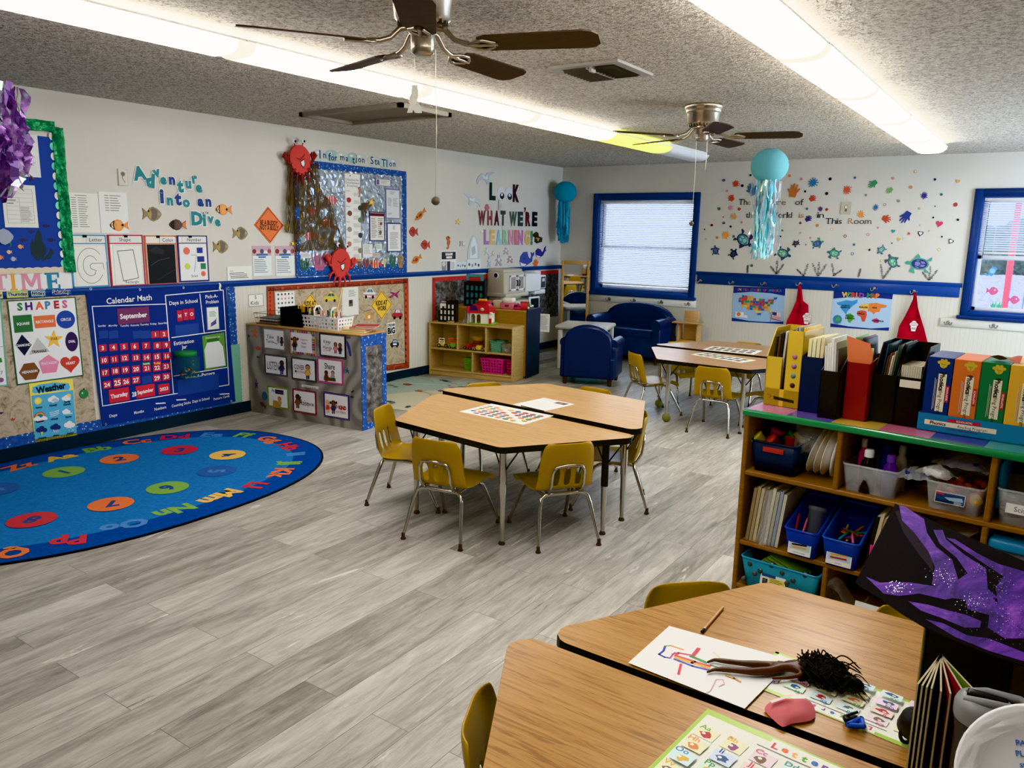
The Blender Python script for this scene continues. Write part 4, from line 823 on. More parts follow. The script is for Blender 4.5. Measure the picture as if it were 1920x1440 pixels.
# net
s=MB();A=[(556,272),(575,258),(600,262),(640,330)];
def netp(u,v):
    tl,tr,br,bl=(566,275),(790,262),(990,905),(612,930)
    x=(tl[0]*(1-u)+tr[0]*u)*(1-v)+(bl[0]*(1-u)+br[0]*u)*v;y=(tl[1]*(1-u)+tr[1]*u)*(1-v)+(bl[1]*(1-u)+br[1]*u)*v
    if v<.45:x+=(1-abs(2*v/.45-1))*-30*u;y+=40*u*math.sin(min(1,v/.45)*PI)
    p=atx(kC(x,y),.026+.012*math.sin(u*9+v*7)*math.cos(v*11));return p
s.grid(26,26,netp,NET)
def netl(u,v):
    tl,tr,br,bl=(556,275),(600,275),(632,800),(535,780)
    x=(tl[0]*(1-u)+tr[0]*u)*(1-v)+(bl[0]*(1-u)+br[0]*u)*v;y=(tl[1]*(1-u)+tr[1]*u)*(1-v)+(bl[1]*(1-u)+br[1]*u)*v
    return atx(kC(x,y),.034+.014*math.sin(u*12+v*3))
s.grid(10,22,netl,NET)
def netr(u,v):
    tl,tr,br,bl=(1110,560),(1195,560),(1150,640),(1118,730)
    x=(tl[0]*(1-u)+tr[0]*u)*(1-v)+(bl[0]*(1-u)+br[0]*u)*v;y=(tl[1]*(1-u)+tr[1]*u)*(1-v)+(bl[1]*(1-u)+br[1]*u)*v
    return atx(kC(x,y),.026+.003*math.sin(u*9))
s.grid(8,10,netr,NET)
o=s.build('fishing_net');tag(o,'brown fishing net draped across the silver board','net')
# crabs
def crab(cx,cy,r,label,off,tilt):
    e=E('hanging_crab_cutout',label,'crab',mw=at_wall('L',kC(cx,cy),off,tilt),group='red crab cut-outs');u=px_len('L',kC(cx,cy),r/3.1,0)
    RD,RD2=M('#c23b36',.6),M('#7d231f',.6)
    s=Cv(2*u,2.3*u,RD,.006,[(.5+.48*math.cos(a)*(1-.15*max(0,math.sin(a))),.48+.46*math.sin(a))for a in[2*PI*i/28 for i in range(28)]],back=.01)
    s.line([(.32,.42),(.48,.47),(.66,.36),(.72,.3)],.06*u,'#5a1a18');s.P([(.46,.52),(.66,.44),(.70,.6),(.6,.74),(.5,.66)],'#5a1a18');s.P([(.5,.54),(.65,.48),(.67,.6),(.6,.69),(.53,.63)],'#ece5df')
    s.build('body',e)
    for sx in(-1,1):
        m=MB();m.tube([(sx*.3*u,1.0*u,.003),(sx*.42*u,1.25*u,.004)],.05*u,RD,6);m.ball((sx*.42*u,1.38*u,.008),.17*u,M('#e9e6e1',.3),12,8,(1,1,.4));m.ball((sx*.42*u+.05*u,1.34*u,.014),.1*u,M(BLK,.3),10,6,(1,1,.4));m.build('eye_stalk',e)
        m=MB();m.tube([(sx*.85*u,-.2*u,-.002),(sx*1.12*u,-.15*u,.0),(sx*1.2*u,.1*u,.004)],[.12*u,.1*u,.14*u],RD2 if cy<600 else RD,6);m.tube([(sx*1.2*u,.1*u,.004),(sx*1.42*u,.35*u,.004),(sx*1.34*u,.62*u,.004)],[.15*u,.19*u,.05*u],RD2 if cy<600 else RD,6);m.tube([(sx*1.18*u,.12*u,.004),(sx*1.08*u,.42*u,.004),(sx*1.18*u,.6*u,.004)],[.11*u,.12*u,.03*u],RD2 if cy<600 else RD,6);m.build('claw',e)
        for k in range(3):
            a=R(-40-26*k);m=MB();x,y=math.cos(a),math.sin(a)
            m.tube([(sx*x*.7*u,y*.9*u,0),(sx*x*1.25*u,y*1.1*u-.1*u,.004),(sx*x*1.35*u,y*1.25*u-.5*u,.0)],[.11*u,.09*u,.03*u],RD2 if cy<600 else RD,6);m.build('leg',e)
crab(652,245,62,'smiling red crab cut-out at the top corner of the net beside the title',.05,.1)
crab(955,1020,58,'smiling red crab cut-out at the bottom of the silver board overlapping the rail',.05,-.12)
# diamond sign, flyers, note
S=Sh('L',kC,(307,590),(527,864),M('#d9691f',.45),.004,.002,[(410,590),(527,730),(427,866),(306,727)]);S.Ln([(410,602),(518,729),(426,852),(316,727),(410,602)],4,'#2a1a10');S.Tx('BE A BUDDY',417,711,34,'#23160e',.03,132,-.03);S.Tx('NOT A BULLY',419,748,34,'#23160e',.03,142,-.03)
S.make('diamond_sign','orange diamond sign reading BE A BUDDY NOT A BULLY','sign')
for x0,x1,lb in((290,440,'first blue and white flyer with a classroom picture below the orange diamond'),(462,612,'second blue and white flyer with a classroom picture beside the silver board')):
    S=Sh('L',kC,(x0,884),(x1,1105),'#cddbe6',.004);S.r(0,0,1,.33,'#b79aa8')
    for i in range(5):S.c(.1+.2*i,.18+.05*(i%2),.1,['#8a2f3a','#c9a89a','#5a4a6a','#d0d6e0','#a84a50'][i])
    S.r(.2,.26,.8,.33,'#3a6aa0');S.r(.3,.35,.7,.4,'#3a6aa0');S.lines(.06,.45,.85,.93,8,'#707a86');S.make('flyer',lb,'flyer','pair of blue flyers')
S=Sh('L',kC,(102,1040),(290,1138),'#d6d4ce',.004);S.lines(.1,.3,.3,.4,1,'#77757a');S.lines(.08,.45,.95,.65,2,BLK);S.lines(.12,.68,.9,.9,2,BLK);S.make('quote_sheet','white sheet with handwriting on the rail below the flyers','note')
# fish on the far part
g='orange fish cut-outs beside the silver board'
for x,y,wd,hg,f,c,rot,lb in((1555,650,84,54,'l','#c9762f',.6,'orange fish cut-out beside the silver board, highest of four'),(1502,778,58,80,'l','#b0483f',0,'red fish cut-out beside the silver board, second highest of four'),(1592,876,60,78,'l','#b0483f',0,'red fish cut-out beside the silver board, third of four'),(1526,985,70,58,'l','#c9762f',.4,'orange fish cut-out just above the rail beside the silver board')):
    sticker('L',kC(x,y),wd/4*1.15,hg/4,FISHL,c,lambda s:(s.c(.2,.4,.05,BLK),s.P(ell(.45,.5,.15,.2),'#8a3a28')),'fish_cutout',lb,'fish',g,.005,rot)
sticker('L',kC(1862,868),13,13,FISHL,'#d9d4d6',lambda s:(s.P([(.2,.15),(.35,.1),(.32,.9),(.2,.85)],'#7a2f48'),s.P([(.5,.1),(.62,.15),(.6,.88),(.5,.9)],'#7a2f48')),'fish_cutout','small white and maroon striped fish cut-out near the orange seahorse','fish',None,.005)
S=Sh('L',kC,(1704,922),(1822,1075),'#d6d5d3',.004);S.r(.06,.05,.95,.4,'#3a3a40');S.r(.3,.1,.75,.22,'#d6d5d3');S.r(.35,.26,.72,.36,'#d6d5d3');S.lines(.32,.13,.73,.2,1,'#333333');S.r(.06,.5,.35,.95,'#8a8a90');S.c(.2,.62,.1,'#c8c4c0');S.r(.4,.5,.6,.95,'#4a4448');S.lines(.65,.55,.92,.9,6);S.make('flyer','black and white flyer standing on the rail above the toy shelf','flyer')
# ---- board under the rail: orange caution border
S=Sh('L',kD,(385,175),(1660,905),TANP,.010,.003,[(385,178),(1655,105),(1665,905),(400,1030)],back=.004);ko=S
S.make('tan_activity_board','tan paper board in an orange caution-tape border below the rail behind the cabinet','bulletin board')
for a,b,c,d,lb in(((385,178),(1655,105),(1650,150),(390,222),'orange Learning Zone tape along the top of the tan board'),((385,178),(445,176),(470,700),(400,700),'orange Learning Zone tape down the cabinet side of the tan board'),((1618,110),(1655,105),(1665,905),(1632,885),'orange Learning Zone tape down the toy-shelf side of the tan board'),((1400,895),(1665,860),(1665,912),(1400,945),'orange Learning Zone tape along the bottom of the tan board')):
    P4=[a,b,c,d];xs_=[p[0]for p in P4];ysv=[p[1]for p in P4]
    S=Sh('L',kD,(min(xs_),min(ysv)),(max(xs_),max(ysv)),M('#b5482a',.6),.0135,.0006,P4,back=.002)
    if 'top' in lb or 'bottom' in lb:
        n=9 if 'top' in lb else 2
        for i in range(n):t=(i+.5)/n;x=a[0]+(b[0]-a[0])*t;y=(a[1]+d[1])/2+((b[1]+c[1])/2-(a[1]+d[1])/2)*t;S.Tx('LEARNING ZONE',x,y+4,22,'#2a1712',.03,120,R(0))
        S.Ln([(d[0]+4,d[1]-5),(c[0]-2,c[1]-5)],5,'#2a1712');S.Ln([(a[0]+4,a[1]+5),(b[0]-2,b[1]+5)],5,'#2a1712')
    else:
        for i in range(14):t=(i+.3)/14;y=a[1]+(d[1]-a[1])*t;xx=(a[0]+b[0])/2;S.Rc(xx-4,y,xx+4,y+22,'#2a1712')
        S.Ln([a,d],5,'#2a1712');S.Ln([b,c],5,'#2a1712')
    S.make('border_tape',lb,'border trim','orange border tape on the tan board')
S=Sh('L',kD,(218,252),(355,352),'#d9d6cb',.010,back=.003);S.frame(0,0,1,1,.003,'#333030');S.Tx('5',283,275,34,BLK,0);S.Tx('Kids',276,325,36,BLK,0,90);S.make('capacity_card','white card reading 5 Kids above the cabinet','card')
def onb(a,b,col,poly,draw,name,label,cat,group=None):
    S=Sh('L',kD,a,b,col,.0145,.0008,poly,back=.002);draw(S);return S.make(name,label,cat,group)
def chart_(S):
    r=random.Random(3)
    for i in range(5):
        for j in range(5):S.c(.15+.18*i,.1+.19*j,.045,r.choice(['#8a3038','#3a5a48','#7a7a78','#c08a80','#55506a']))
onb((460,232),(640,425),'#dcd8d2',None,chart_,'picture_chart','white picture chart at the cabinet end of the tan board','chart')
def kids(cx,cy,t2):
    def d(S):S.Ln([(cx,cy-96),(cx+76,cy),(cx,cy+96),(cx-76,cy),(cx,cy-96)]if cx<1000 else[(cx-1,cy-122),(cx+88,cy-3),(cx,cy+122),(cx-88,cy+8),(cx-1,cy-122)],4,BLK);S.Tx('KIDS AT',cx,cy-20,40,BLK,.04,105);S.Tx('WORK',cx+4,cy+28,40,BLK,.04,84)
    return d
onb((690,243),(850,460),M('#d9b01f',.5),[(775,243),(858,350),(778,458),(692,356)],kids(775,350,0),'diamond_sign','yellow KIDS AT WORK diamond sign partly behind the white caddies','sign')
onb((1320,213),(1515,478),M('#d9b01f',.5),[(1417,213),(1515,340),(1422,478),(1321,352)],kids(1418,345,0),'diamond_sign','yellow KIDS AT WORK diamond sign near the toy-shelf end of the tan board','sign')
CARP=[(0,.55),(.06,.45),(.22,.4),(.36,.08),(.72,.05),(.86,.38),(1,.45),(1,.75),(.9,.8),(.85,.95),(.72,.95),(.68,.82),(.32,.84),(.28,.98),(.15,.98),(.1,.82),(.02,.78)]
def vehicle(cx,cy,wd,hg,col,glass,label,name='car_cutout',poly=CARP,extra=None):
    pl=[(cx-wd/2+x*wd,cy-hg/2+y*hg)for x,y in poly]
    def d(S):
        P=lambda q,c:S.Po([(cx-wd/2+x*wd,cy-hg/2+y*hg)for x,y in q],c)
        P([(.28,.4),(.39,.14),(.54,.13),(.54,.4)],glass);P([(.57,.4),(.57,.13),(.7,.12),(.8,.4)],glass)
        for x in(.22,.78):S.Ci(cx-wd/2+x*wd,cy+hg*.33,hg*.15,'#1d1b1c')
        if extra:extra(S,P)
    onb((cx-wd/2,cy-hg/2),(cx+wd/2,cy+hg/2),col,pl,d,name,label,'vehicle picture','vehicle cut-outs on the tan board')
vehicle(958,275,130,92,'#c2b32c','#4a5a58','yellow taxi cut-out on the tan board beside the yellow sign',extra=lambda S,P:P([(.45,.0),(.6,.0),(.6,.06),(.45,.06)],'#e8e4d0'))
vehicle(1308,240,112,100,'#cfcbcb','#4a7890','white and red ambulance cut-out on the tan board',extra=lambda S,P:P([(0,.6),(1,.62),(1,.7),(0,.68)],'#b04a48'))
vehicle(1560,425,92,105,'#a82f3a','#c8c4cc','red fire engine cut-out on the tan board',extra=lambda S,P:P([(.1,.08),(.8,.02),(.8,.1),(.1,.16)],'#9a8a90'))
vehicle(1535,690,76,80,'#2a2f3a','#8fb0c8','dark police car cut-out near the bottom of the tan board',extra=lambda S,P:P([(.3,.5),(.75,.5),(.75,.7),(.3,.7)],'#d5dade'))
onb((1480,210),(1582,290),'#7a2a68',[(1480,275),(1520,250),(1490,232),(1505,228),(1545,238),(1575,212),(1580,222),(1558,248),(1568,280),(1558,278),(1535,258),(1500,285)],lambda S:S.Ln([(1500,275),(1570,220)],6,'#c04a4a'),'plane_cutout','purple and red aeroplane cut-out on the tan board','plane')
onb((1250,385),(1362,485),'#c98a3c',[(1250,405),(1290,420),(1330,385),(1335,395),(1310,425),(1355,440),(1345,470),(1290,485),(1260,470),(1285,445),(1252,415)],lambda S:(S.Ci(1305,452,16,'#d9d4c8'),S.Ln([(1255,405),(1330,385)],5,'#55555a')),'helicopter_cutout','orange helicopter cut-out below the ambulance','helicopter')
onb((1462,497),(1545,615),WHT,[(1465,510),(1540,492),(1547,605),(1470,618)],lambda S:(S.Tx('DREAM',1503,525,24,BLK,.03,64),S.Tx('BIG',1506,575,52,BLK,.05,66),S.frame(.03,.03,.97,.97,.002,BLK)),'slogan_sign','white sign reading DREAM BIG on the tan board behind the cabinet end','sign')
onb((1060,190),(1212,430),'#cfcdc9',None,lambda S:(S.lines(.4,.1,.9,.35,6,'#77757a'),S.r(.4,.45,.65,.68,'#6a5a58'),S.c(.52,.52,.08,'#3a2a28')),'flyer','white flyer with a small photo behind the wooden ruler','flyer')
# ---- far end of the left wall
g='LOOK letters'
for ch,x,y,c,lb in(('L',873,312,'#1c2c26','black-green tall letter L starting LOOK'),('K',1108,332,'#3a1a22','dark maroon tall letter K ending LOOK')):
    S=Sh('L',kE,(x-30,y-80),(x+30,y+80),None,.006);S.t(ch,.5,.5,1,c,1.0,.06);anchor(S);S.make('cutout_letter',lb,'letter','letters of the LOOK slogan')
for x,y,lb in((958,330,'first white eye forming an O of LOOK'),(1035,338,'second white eye forming an O of LOOK')):
    sticker('L',kE(x,y),14.0,24,ell(.5,.5,.5,.5,24),'#c9cdd6',lambda s:(s.P(ell(.62,.72,.3,.26),'#2c2f3a'),s.P(ell(.6,.62,.14,.12),'#e8e8ec')),'eye_cutout',lb,'eye','letters of the LOOK slogan',.006)
S=Sh('L',kE,(932,395),(970,500),None,.005);S.r(.0,0,.18,1,'#8d909a');S.line([(.7,.4),(.55,.55),(.75,.7),(.6,.8)],.006,'#8d909a');anchor(S);S.make('hook_cutout','grey fish hook cut-out hanging under the eyes of LOOK','hook')
def tall(word,pts,y0,hg,cols,cn,wl,bold=.06,wd=48):
    for i,(ch,x)in enumerate(zip(word,pts)):
        S=Sh('L',kE,(x-wd/2*(1.5 if ch=='W' else .45 if ch in "'!I" else 1),y0-hg/2+(x-900)*.012),(x+wd/2*(1.5 if ch=='W' else .45 if ch in "'!I" else 1),y0+hg/2+(x-900)*.012),None,.006)
        v_,f_,x0,x1,yy0,yy1=glyphs(ch,bold);S.z+=.0003;S.add([(((a-x0)/(x1-x0)-.5)*S.w,((b-yy0)/(yy1-yy0)-.5)*S.h,S.z)for a,b in v_],f_,cols[i%len(cols)]);anchor(S)
        S.make('cutout_letter','%s tall letter %s, the %s sign of %s on the wall'%(cn[i%len(cn)],ch if ch.isalpha()else 'mark',NTH[i],wl),'letter','letters of the LOOK slogan')
tall("WHAT",(766,846,915,977),580,152,('#7a3b42','#8a4a4e','#4a2028','#3f4a44'),('maroon','rose','dark red','dark green'),'WHAT')
tall("WERE",(1078,1152,1228,1295),586,148,('#4e5c54','#3a4642','#5a1f22','#231c20'),('grey-green','dark green','dark red','black'),"WE'RE")
S=Sh('L',kE,(1184,472),(1206,525),None,.006);S.P([(.2,0),(1,.05),(.9,.5),(.3,1),(.15,.9),(.5,.5),(.15,.35)],'#6a1f22');anchor(S);S.make('cutout_letter',"dark red apostrophe of WE'RE above the letters",'letter','letters of the LOOK slogan')
tall("LEARNING!",(812,872,935,998,1058,1105,1152,1218,1264),772,150,('#a070b0','#cfa868','#78b8c8','#88b890','#d08098','#cf6a78','#c06aa8','#cfa04a','#4a8a58'),('purple','tan','light blue','pale green','pink','red-pink','magenta','gold','green'),'LEARNING',.05)
GULL=[(0,.75),(.1,.45),(.3,.2),(.48,.35),(.6,.12),(.95,.0),(1,.06),(.75,.3),(.68,.55),(.72,.85),(.6,.95),(.5,.7),(.35,.62),(.15,.8),(.05,1)]
sticker('L',kE(802,180),33,27,GULL,'#a9b2bc',lambda s:s.P([(.3,.3),(.5,.45),(.62,.25),(.6,.6),(.4,.55)],'#c9d0d6'),'seagull_cutout','grey paper seagull above the letter L of LOOK','bird','paper seagulls',.006)
sticker('L',kE(672,400),33,24,flipx(GULL),'#b4bcc4',lambda s:s.P([(.3,.35),(.5,.45),(.62,.25),(.6,.6),(.4,.55)],'#d2d8dc'),'seagull_cutout','pale paper seagull beside the words WHAT WE ARE','bird','paper seagulls',.006)
sticker('L',kE(820,480),9,14,[(.2,.2),(.35,0),(.65,0),(.8,.2),(1,.5),(.8,.6),(.9,1),(.5,.8),(.1,1),(.2,.6),(0,.5)],'#b56a78',None,'frog_cutout','small pink creature cut-out on the word WHAT','animal',None,.009)
sticker('L',kE(768,716),8,9,starp(.5,.5,.5),'#e2dcc0',None,'star_cutout','pale star cut-out beside the letter L of LEARNING','star',None,.006)
sticker('L',kE(1325,776),17,22,[(0,.2),(.3,0),(.55,.1),(.6,.4),(1,.5),(.98,.85),(.4,1),(.15,.85),(.2,.5),(0,.4)],'#3a3128',lambda s:(s.P([(.3,.5),(.7,.55),(.7,.65),(.3,.6)],'#b08a3a'),s.P([(.45,.62),(.6,.64),(.58,.8),(.47,.78)],'#c9a040')),'treasure_chest_cutout','brown treasure chest cut-out after the exclamation mark','treasure chest',None,.006)
sticker('L',kE(1218,985),27,30,[(.05,.35),(.25,.1),(.5,.08),(.6,.4),(.72,.55),(.8,.35),(.75,.1),(.88,.2),(1,.1),(.98,.3),(.88,.4),(.85,.7),(.6,.85),(.3,1),(.1,.95),(0,.7)],'#46509a',lambda s:(s.P([(.02,.7),(.2,.8),(.45,.85),(.3,.98),(.1,.93)],'#d0d4e4'),s.c(.3,.5,.03,BLK)),'whale_cutout','large blue whale cut-out on the wall above the play kitchen','whale','blue whale cut-outs',.006)
sticker('L',kE(1358,918),20,22,[(.0,.4),(.2,.2),(.45,.3),(.6,.55),(.75,.4),(.8,.15),(.98,0),(.9,.25),(.98,.4),(.85,.5),(.7,.8),(.4,1),(.1,.95),(.02,.7)],'#423a86',lambda s:s.P([(.05,.75),(.3,.85),(.5,.9),(.3,.98),(.12,.93)],'#d0d4e4'),'whale_cutout','small purple whale cut-out beside the larger blue whale','whale','blue whale cut-outs',.006)
HANDP=[(.25,1),(.2,.7),(0,.5),(.05,.42),(.25,.52),(.2,.15),(.3,.12),(.4,.42),(.42,.02),(.53,.0),(.56,.42),(.68,.06),(.78,.1),(.72,.48),(.92,.3),(1,.38),(.8,.7),(.75,1)]
sticker('L',kE(1304,1030),11,15,HANDP,'#d0692f',None,'hand_cutout','orange paper hand cut-out below the blue whales','hand',None,.006)
PERS=[(.35,.0),(.65,.0),(.7,.18),(.6,.25),(.95,.5),(.85,.58),(.68,.42),(.75,.65),(.95,.95),(.75,1),(.5,.7),(.25,1),(.05,.95),(.3,.6),(.3,.4),(.1,.55),(.0,.48),(.4,.25),(.3,.18)]
for i,(x,y,wd,hg,c,lb)in enumerate(((818,915,55,80,'#b9c0c4','pale paper cut-out below the letter L of LEARNING'),(880,935,44,55,'#b8bca0','pale greenish paper cut-out below the letter E of LEARNING'),(838,1015,40,110,'#aab4c8','bluish paper figure cut-out standing on the rail'),(935,1005,74,112,'#a99aa8','larger pinkish coral cut-out on the wall above the play kitchen'),(1008,912,60,70,'#b0a0a4','upper pinkish coral cut-out below the letter N'),(1048,995,66,70,'#a88a90','lower pinkish coral cut-out beside the blue whale'))):sticker('L',kE(x,y),wd/5.33,hg/5.33,PERS,c,lambda s:s.P([(.38,.3),(.6,.3),(.62,.55),(.4,.55)],'#d6d4d8'),'child_art_cutout',lb,'cut-out','paper cut-outs above the play kitchen',.006)
SURF=[(.5,0),(.68,.08),(.85,.25),(.96,.5),(1,.75),(.98,1),(.02,1),(0,.75),(.08,.45),(.25,.18)]
sticker('L',kE(682,880),22,48,SURF,'#b5bcc2',lambda s:(s.P([(.45,.08),(.62,.1),(.8,.4),(.86,.9),(.2,.9),(.25,.4)],'#cfd6da'),s.P([(.3,.5),(.6,.4),(.7,.7),(.35,.8)],'#a9b2ba')),'foil_arch_cutout','tall silvery arched cut-out above the toy shelf','cut-out',None,.006)
for(a,b,lb,col)in(((618,995),(752,1090),'white sheet with small figures below the silvery arch','#cdd3d8'),((512,1022),(610,1085),'small pale card between the flyer and the figure sheet','#c4d2da')):
    S=Sh('L',kE,a,b,col,.0075)
    for i in range(4):S.c(.15+.23*i,.5+.1*(i%2),.07,['#555a60','#8a9098','#6a7078','#44484e'][i])
    S.make('picture_card',lb,'card','pale cards on the rail')
# red-bordered grey board behind the kitchen
S=Sh('L',kE,(272,1160),(1528,1440),ROCK,.010,.003,[(272,1175),(1528,1100),(1528,1560),(272,1660)],back=.004);rb=S.make('grey_activity_board','grey rock-print paper board with a red scalloped border behind the play kitchen','bulletin board')
for A_,B_ in(([(272,1178),(700,1150),(1100,1126),(1532,1098)],[(272,1218),(700,1190),(1100,1164),(1532,1136)]),([(272,1178),(272,1660)],[(298,1176),(298,1656)])):
    s=MB();Av=[atx(kE(*p),.0145)for p in A_];Bv=[atx(kE(*p),.0145)for p in B_];n=len(Av);s.add(Av+Bv,[(i,i+1,n+i+1,n+i)for i in range(n-1)],M('#b5302f',.6));o=s.build('red_border');o.parent=rb;o.matrix_parent_inverse=rb.matrix_world.inverted()
# ================================================================ back wall stickers, maps, aprons, jellyfish
kb=K(1300,280,3.84)
LAND=[]     # landmarks for naming the dots: (x, y, phrase)
def bst(x,y,wd,hg,poly,col,draw,name,label,cat,group,rot=0.0,off=.004):
    LAND.append((x,y,label.split(' sticker')[0]));return sticker('B',kb(x,y),wd/3.84,hg/3.84,poly,col,draw,name,label,cat,group,off,rot)
def splatp(seed,n=11):
    r=random.Random(seed);o=[]
    for i in range(n):
        a=2*PI*i/n;L=r.uniform(.38,.5)
        o+=[(.5+.26*math.cos(a-.22),.5+.26*math.sin(a-.22)),(.5+.30*math.cos(a-.1),.5+.30*math.sin(a-.1)),(.5+L*math.cos(a-.09),.5+L*math.sin(a-.09)),(.5+L*math.cos(a+.09),.5+L*math.sin(a+.09)),(.5+.30*math.cos(a+.1),.5+.30*math.sin(a+.1))]
    return o
g='paint splat wall stickers'
for i,(x,y,r,c,cn)in enumerate(((305,248,29,'#b5402f','red'),(267,420,22,'#c77a96','pink'),(862,240,40,'#2a6aa0','large blue'),(1107,292,37,'#c8583a','orange-red'),(915,430,22,'#5f3a78','purple'),(1313,418,24,'#3a6aa0','small blue'),(1205,468,33,'#d58a35','orange'),(234,618,35,'#d9922f','golden'),(1662,333,30,'#3a3a82','navy'))):
    bst(x,y,2*r,2*r,splatp(i),c,None,'paint_splat_sticker',cn+' paint splat sticker on the back wall','sticker',g)
g='handprint wall stickers'
for x,y,wd,hg,c,cn,rot in((420,288,78,92,'#2f6488','teal-blue',.35),(722,294,92,100,'#b56a35','big brown',-.15),(272,350,52,48,'#b8452f','small red',.8),(288,483,52,46,'#c9995a','small tan',1.0),(860,352,56,48,'#b5402f','red',-.9),(1290,250,62,66,'#3f8a58','green',2.2),(1412,297,50,48,'#6f9a5a','small pale green',2.3),(830,498,50,50,'#3a3a78','small navy',-.9),(1392,500,66,62,'#b8452f','tilted red',-1.9),(1525,490,84,92,'#2f3f8a','big blue',2.6)):
    bst(x,y,wd,hg,HANDP,c,lambda s:s.P(ell(.5,.7,.12,.1),'#d8c0a8')if s.w>.2 else None,'handprint_sticker',cn+' handprint sticker on the back wall','sticker',g,rot)
TUR=ell(.5,.54,.31,.40,20)
g='sea turtle wall stickers'
def shell(c,c1,c2):
    def d(s):
        s.z-=.0004;L=lambda x0,y0,x1,y1,w_:s.P([(x0+(x1-x0)*t+(y1-y0)*w_*math.sin(PI*t)*k-(y1-y0)*.25*math.sin(PI*t),y0+(y1-y0)*t-(x1-x0)*w_*math.sin(PI*t)*k+(x1-x0)*.25*math.sin(PI*t))for k,ts in((1,range(0,9)),(-1,range(8,-1,-1)))for t in[q/8 for q in ts]],c)
        s.P(ell(.5,.07,.10,.12,12),c);L(.70,.30,1.02,.42,-.3);L(.98,.42,.70,.30,.0);L(.30,.30,-.02,.42,.3);L(.70,.80,.90,1.0,.25);L(.30,.80,.10,1.0,-.25);L(.30,.26,.02,.40,.28);L(.72,.26,.98,.40,.28);s.z+=.0004
        s.P(ell(.5,.54,.25,.33,18),c1)
        for p in([(.42,.36),(.58,.36),(.63,.5),(.5,.6),(.37,.5)],[(.30,.44),(.37,.36),(.33,.52),(.28,.56)],[(.70,.44),(.63,.36),(.67,.52),(.72,.56)],[(.36,.56),(.48,.64),(.46,.8),(.36,.72)],[(.64,.56),(.52,.64),(.54,.8),(.64,.72)]):s.P(p,c2)
    return d
for x,y,r,c,c1,c2,cn,rot in((160,727,34,'#4a5a7a','#3a4a6a','#6a7a98','grey-blue turtle',.2),(290,750,36,'#3a3a52','#2f2f46','#55556e','dark purple turtle',-.5),(365,655,66,'#3f3a5a','#3f7a80','#86b8b0','large teal-shelled turtle',-2.2),(648,750,54,'#3a4a66','#4a8a78','#98c0a0','green-shelled turtle',-1.9),(738,677,27,'#4a4a58','#3a3a48','#66667a','small dark turtle',2.0),(895,678,42,'#4a8a78','#3a4a86','#6a7ab0','blue-shelled turtle',-1.2),(1012,748,46,'#3f6a70','#4a9a82','#8ac0a0','mint turtle',1.4),(1352,724,34,'#4a6a80','#4a9088','#88b8b0','small teal turtle',2.4),(1433,808,54,'#4a5f78','#3f8a72','#90c8a0','green turtle near the big turtle',.5),(1620,824,80,'#4a9a88','#3a3a7a','#7a80b8','biggest navy-shelled turtle',1.5)):
    bst(x,y,2*r*.95,2*r,TUR,c,shell(c,c1,c2),'turtle_sticker',cn+' sticker on the back wall','turtle',g,rot)
def hp_():return[(x,y)for x,y in heartp(.5,.48,.5)]
g='heart and star wall stickers'
for x,y,r,c,cn,ho in((1770,537,26,'#c03a5a','crimson heart',0),(1438,590,15,'#2f8a86','teal heart',0),(1480,648,14,'#cfa845','gold heart',0),(1635,607,21,'#33333a','black outlined heart',1),(1853,663,21,'#44444a','tilted black outlined heart',1),(1905,230,15,'#c9964a','tan heart',0)):
    bst(x,y,2*r,2*r,hp_(),c,(lambda s:s.P(heartp(.5,.46,.32),'#d5d3cd'))if ho else None,'heart_sticker',cn+' sticker on the back wall','sticker',g,-.5 if 'tilted' in cn else-.15)
for x,y,r,c,cn in((1157,686,14,'#2f6a70','teal star'),(1552,606,14,'#c03a5a','pink star')):bst(x,y,2*r,2*r,starp(.5,.5,.5),c,None,'star_sticker',cn+' sticker on the back wall','sticker',g)
LAND+=[(1100,425,'wall outlet'),(372,385,'word The'),(763,385,'word of'),(778,480,'word is'),(917,480,'word in'),(1012,522,'word This'),(1198,522,'word Room'),(470,837,'streamers of the paper lantern'),(20,500,'closed-blind window'),(1960,500,'half-covered window')]
g='dot wall stickers';used=set()
DOT='220,222,10,blue;352,262,10,black;242,300,8,pink;185,428,11,green;330,430,11,red;412,186,8,black;692,190,10,orange;776,214,11,pink;985,213,11,black;1163,204,9,blue;1438,208,10,pink;1600,160,11,ring gold;1740,217,9,navy;960,318,11,black;1786,325,10,teal;1567,273,11,orange;805,303,8,black;818,428,9,blue;960,433,10,red;770,530,9,brown;892,548,11,orange;997,576,10,ring gold;220,530,9,blue;215,487,5,red;347,525,9,pink;268,556,8,black;353,580,8,green;170,635,9,orange;290,627,9,green;90,645,7,tan;80,577,5,black;132,546,9,maroon;770,602,8,tan;641,584,7,green;628,627,6,black;842,637,7,pink;810,686,6,grey;624,703,6,black;420,837,10,green;1093,625,11,ring red;1257,614,11,ring pink;1328,565,8,pink;1429,676,6,teal;1268,724,8,black;1144,752,11,ring blue;1353,802,9,ring gold;1770,722,12,ring gold;1790,629,6,black;1696,588,6,tan;1630,547,6,tan;1627,426,9,tan;1740,410,6,grey;1727,491,7,black;1888,398,15,red;1905,507,9,black;1378,398,10,ring grey;1478,372,10,grey;1242,330,9,grey'
HEX=dict(blue='#3a66a0',black='#26262e',pink='#c07a98',green='#3a7a45',red='#a83a30',orange='#c97a40',navy='#2a2a5a',teal='#2f6a6a',brown='#8a4a32',tan='#bfa070',maroon='#5a2a30',grey='#7a807c',gold='#c9a85a')
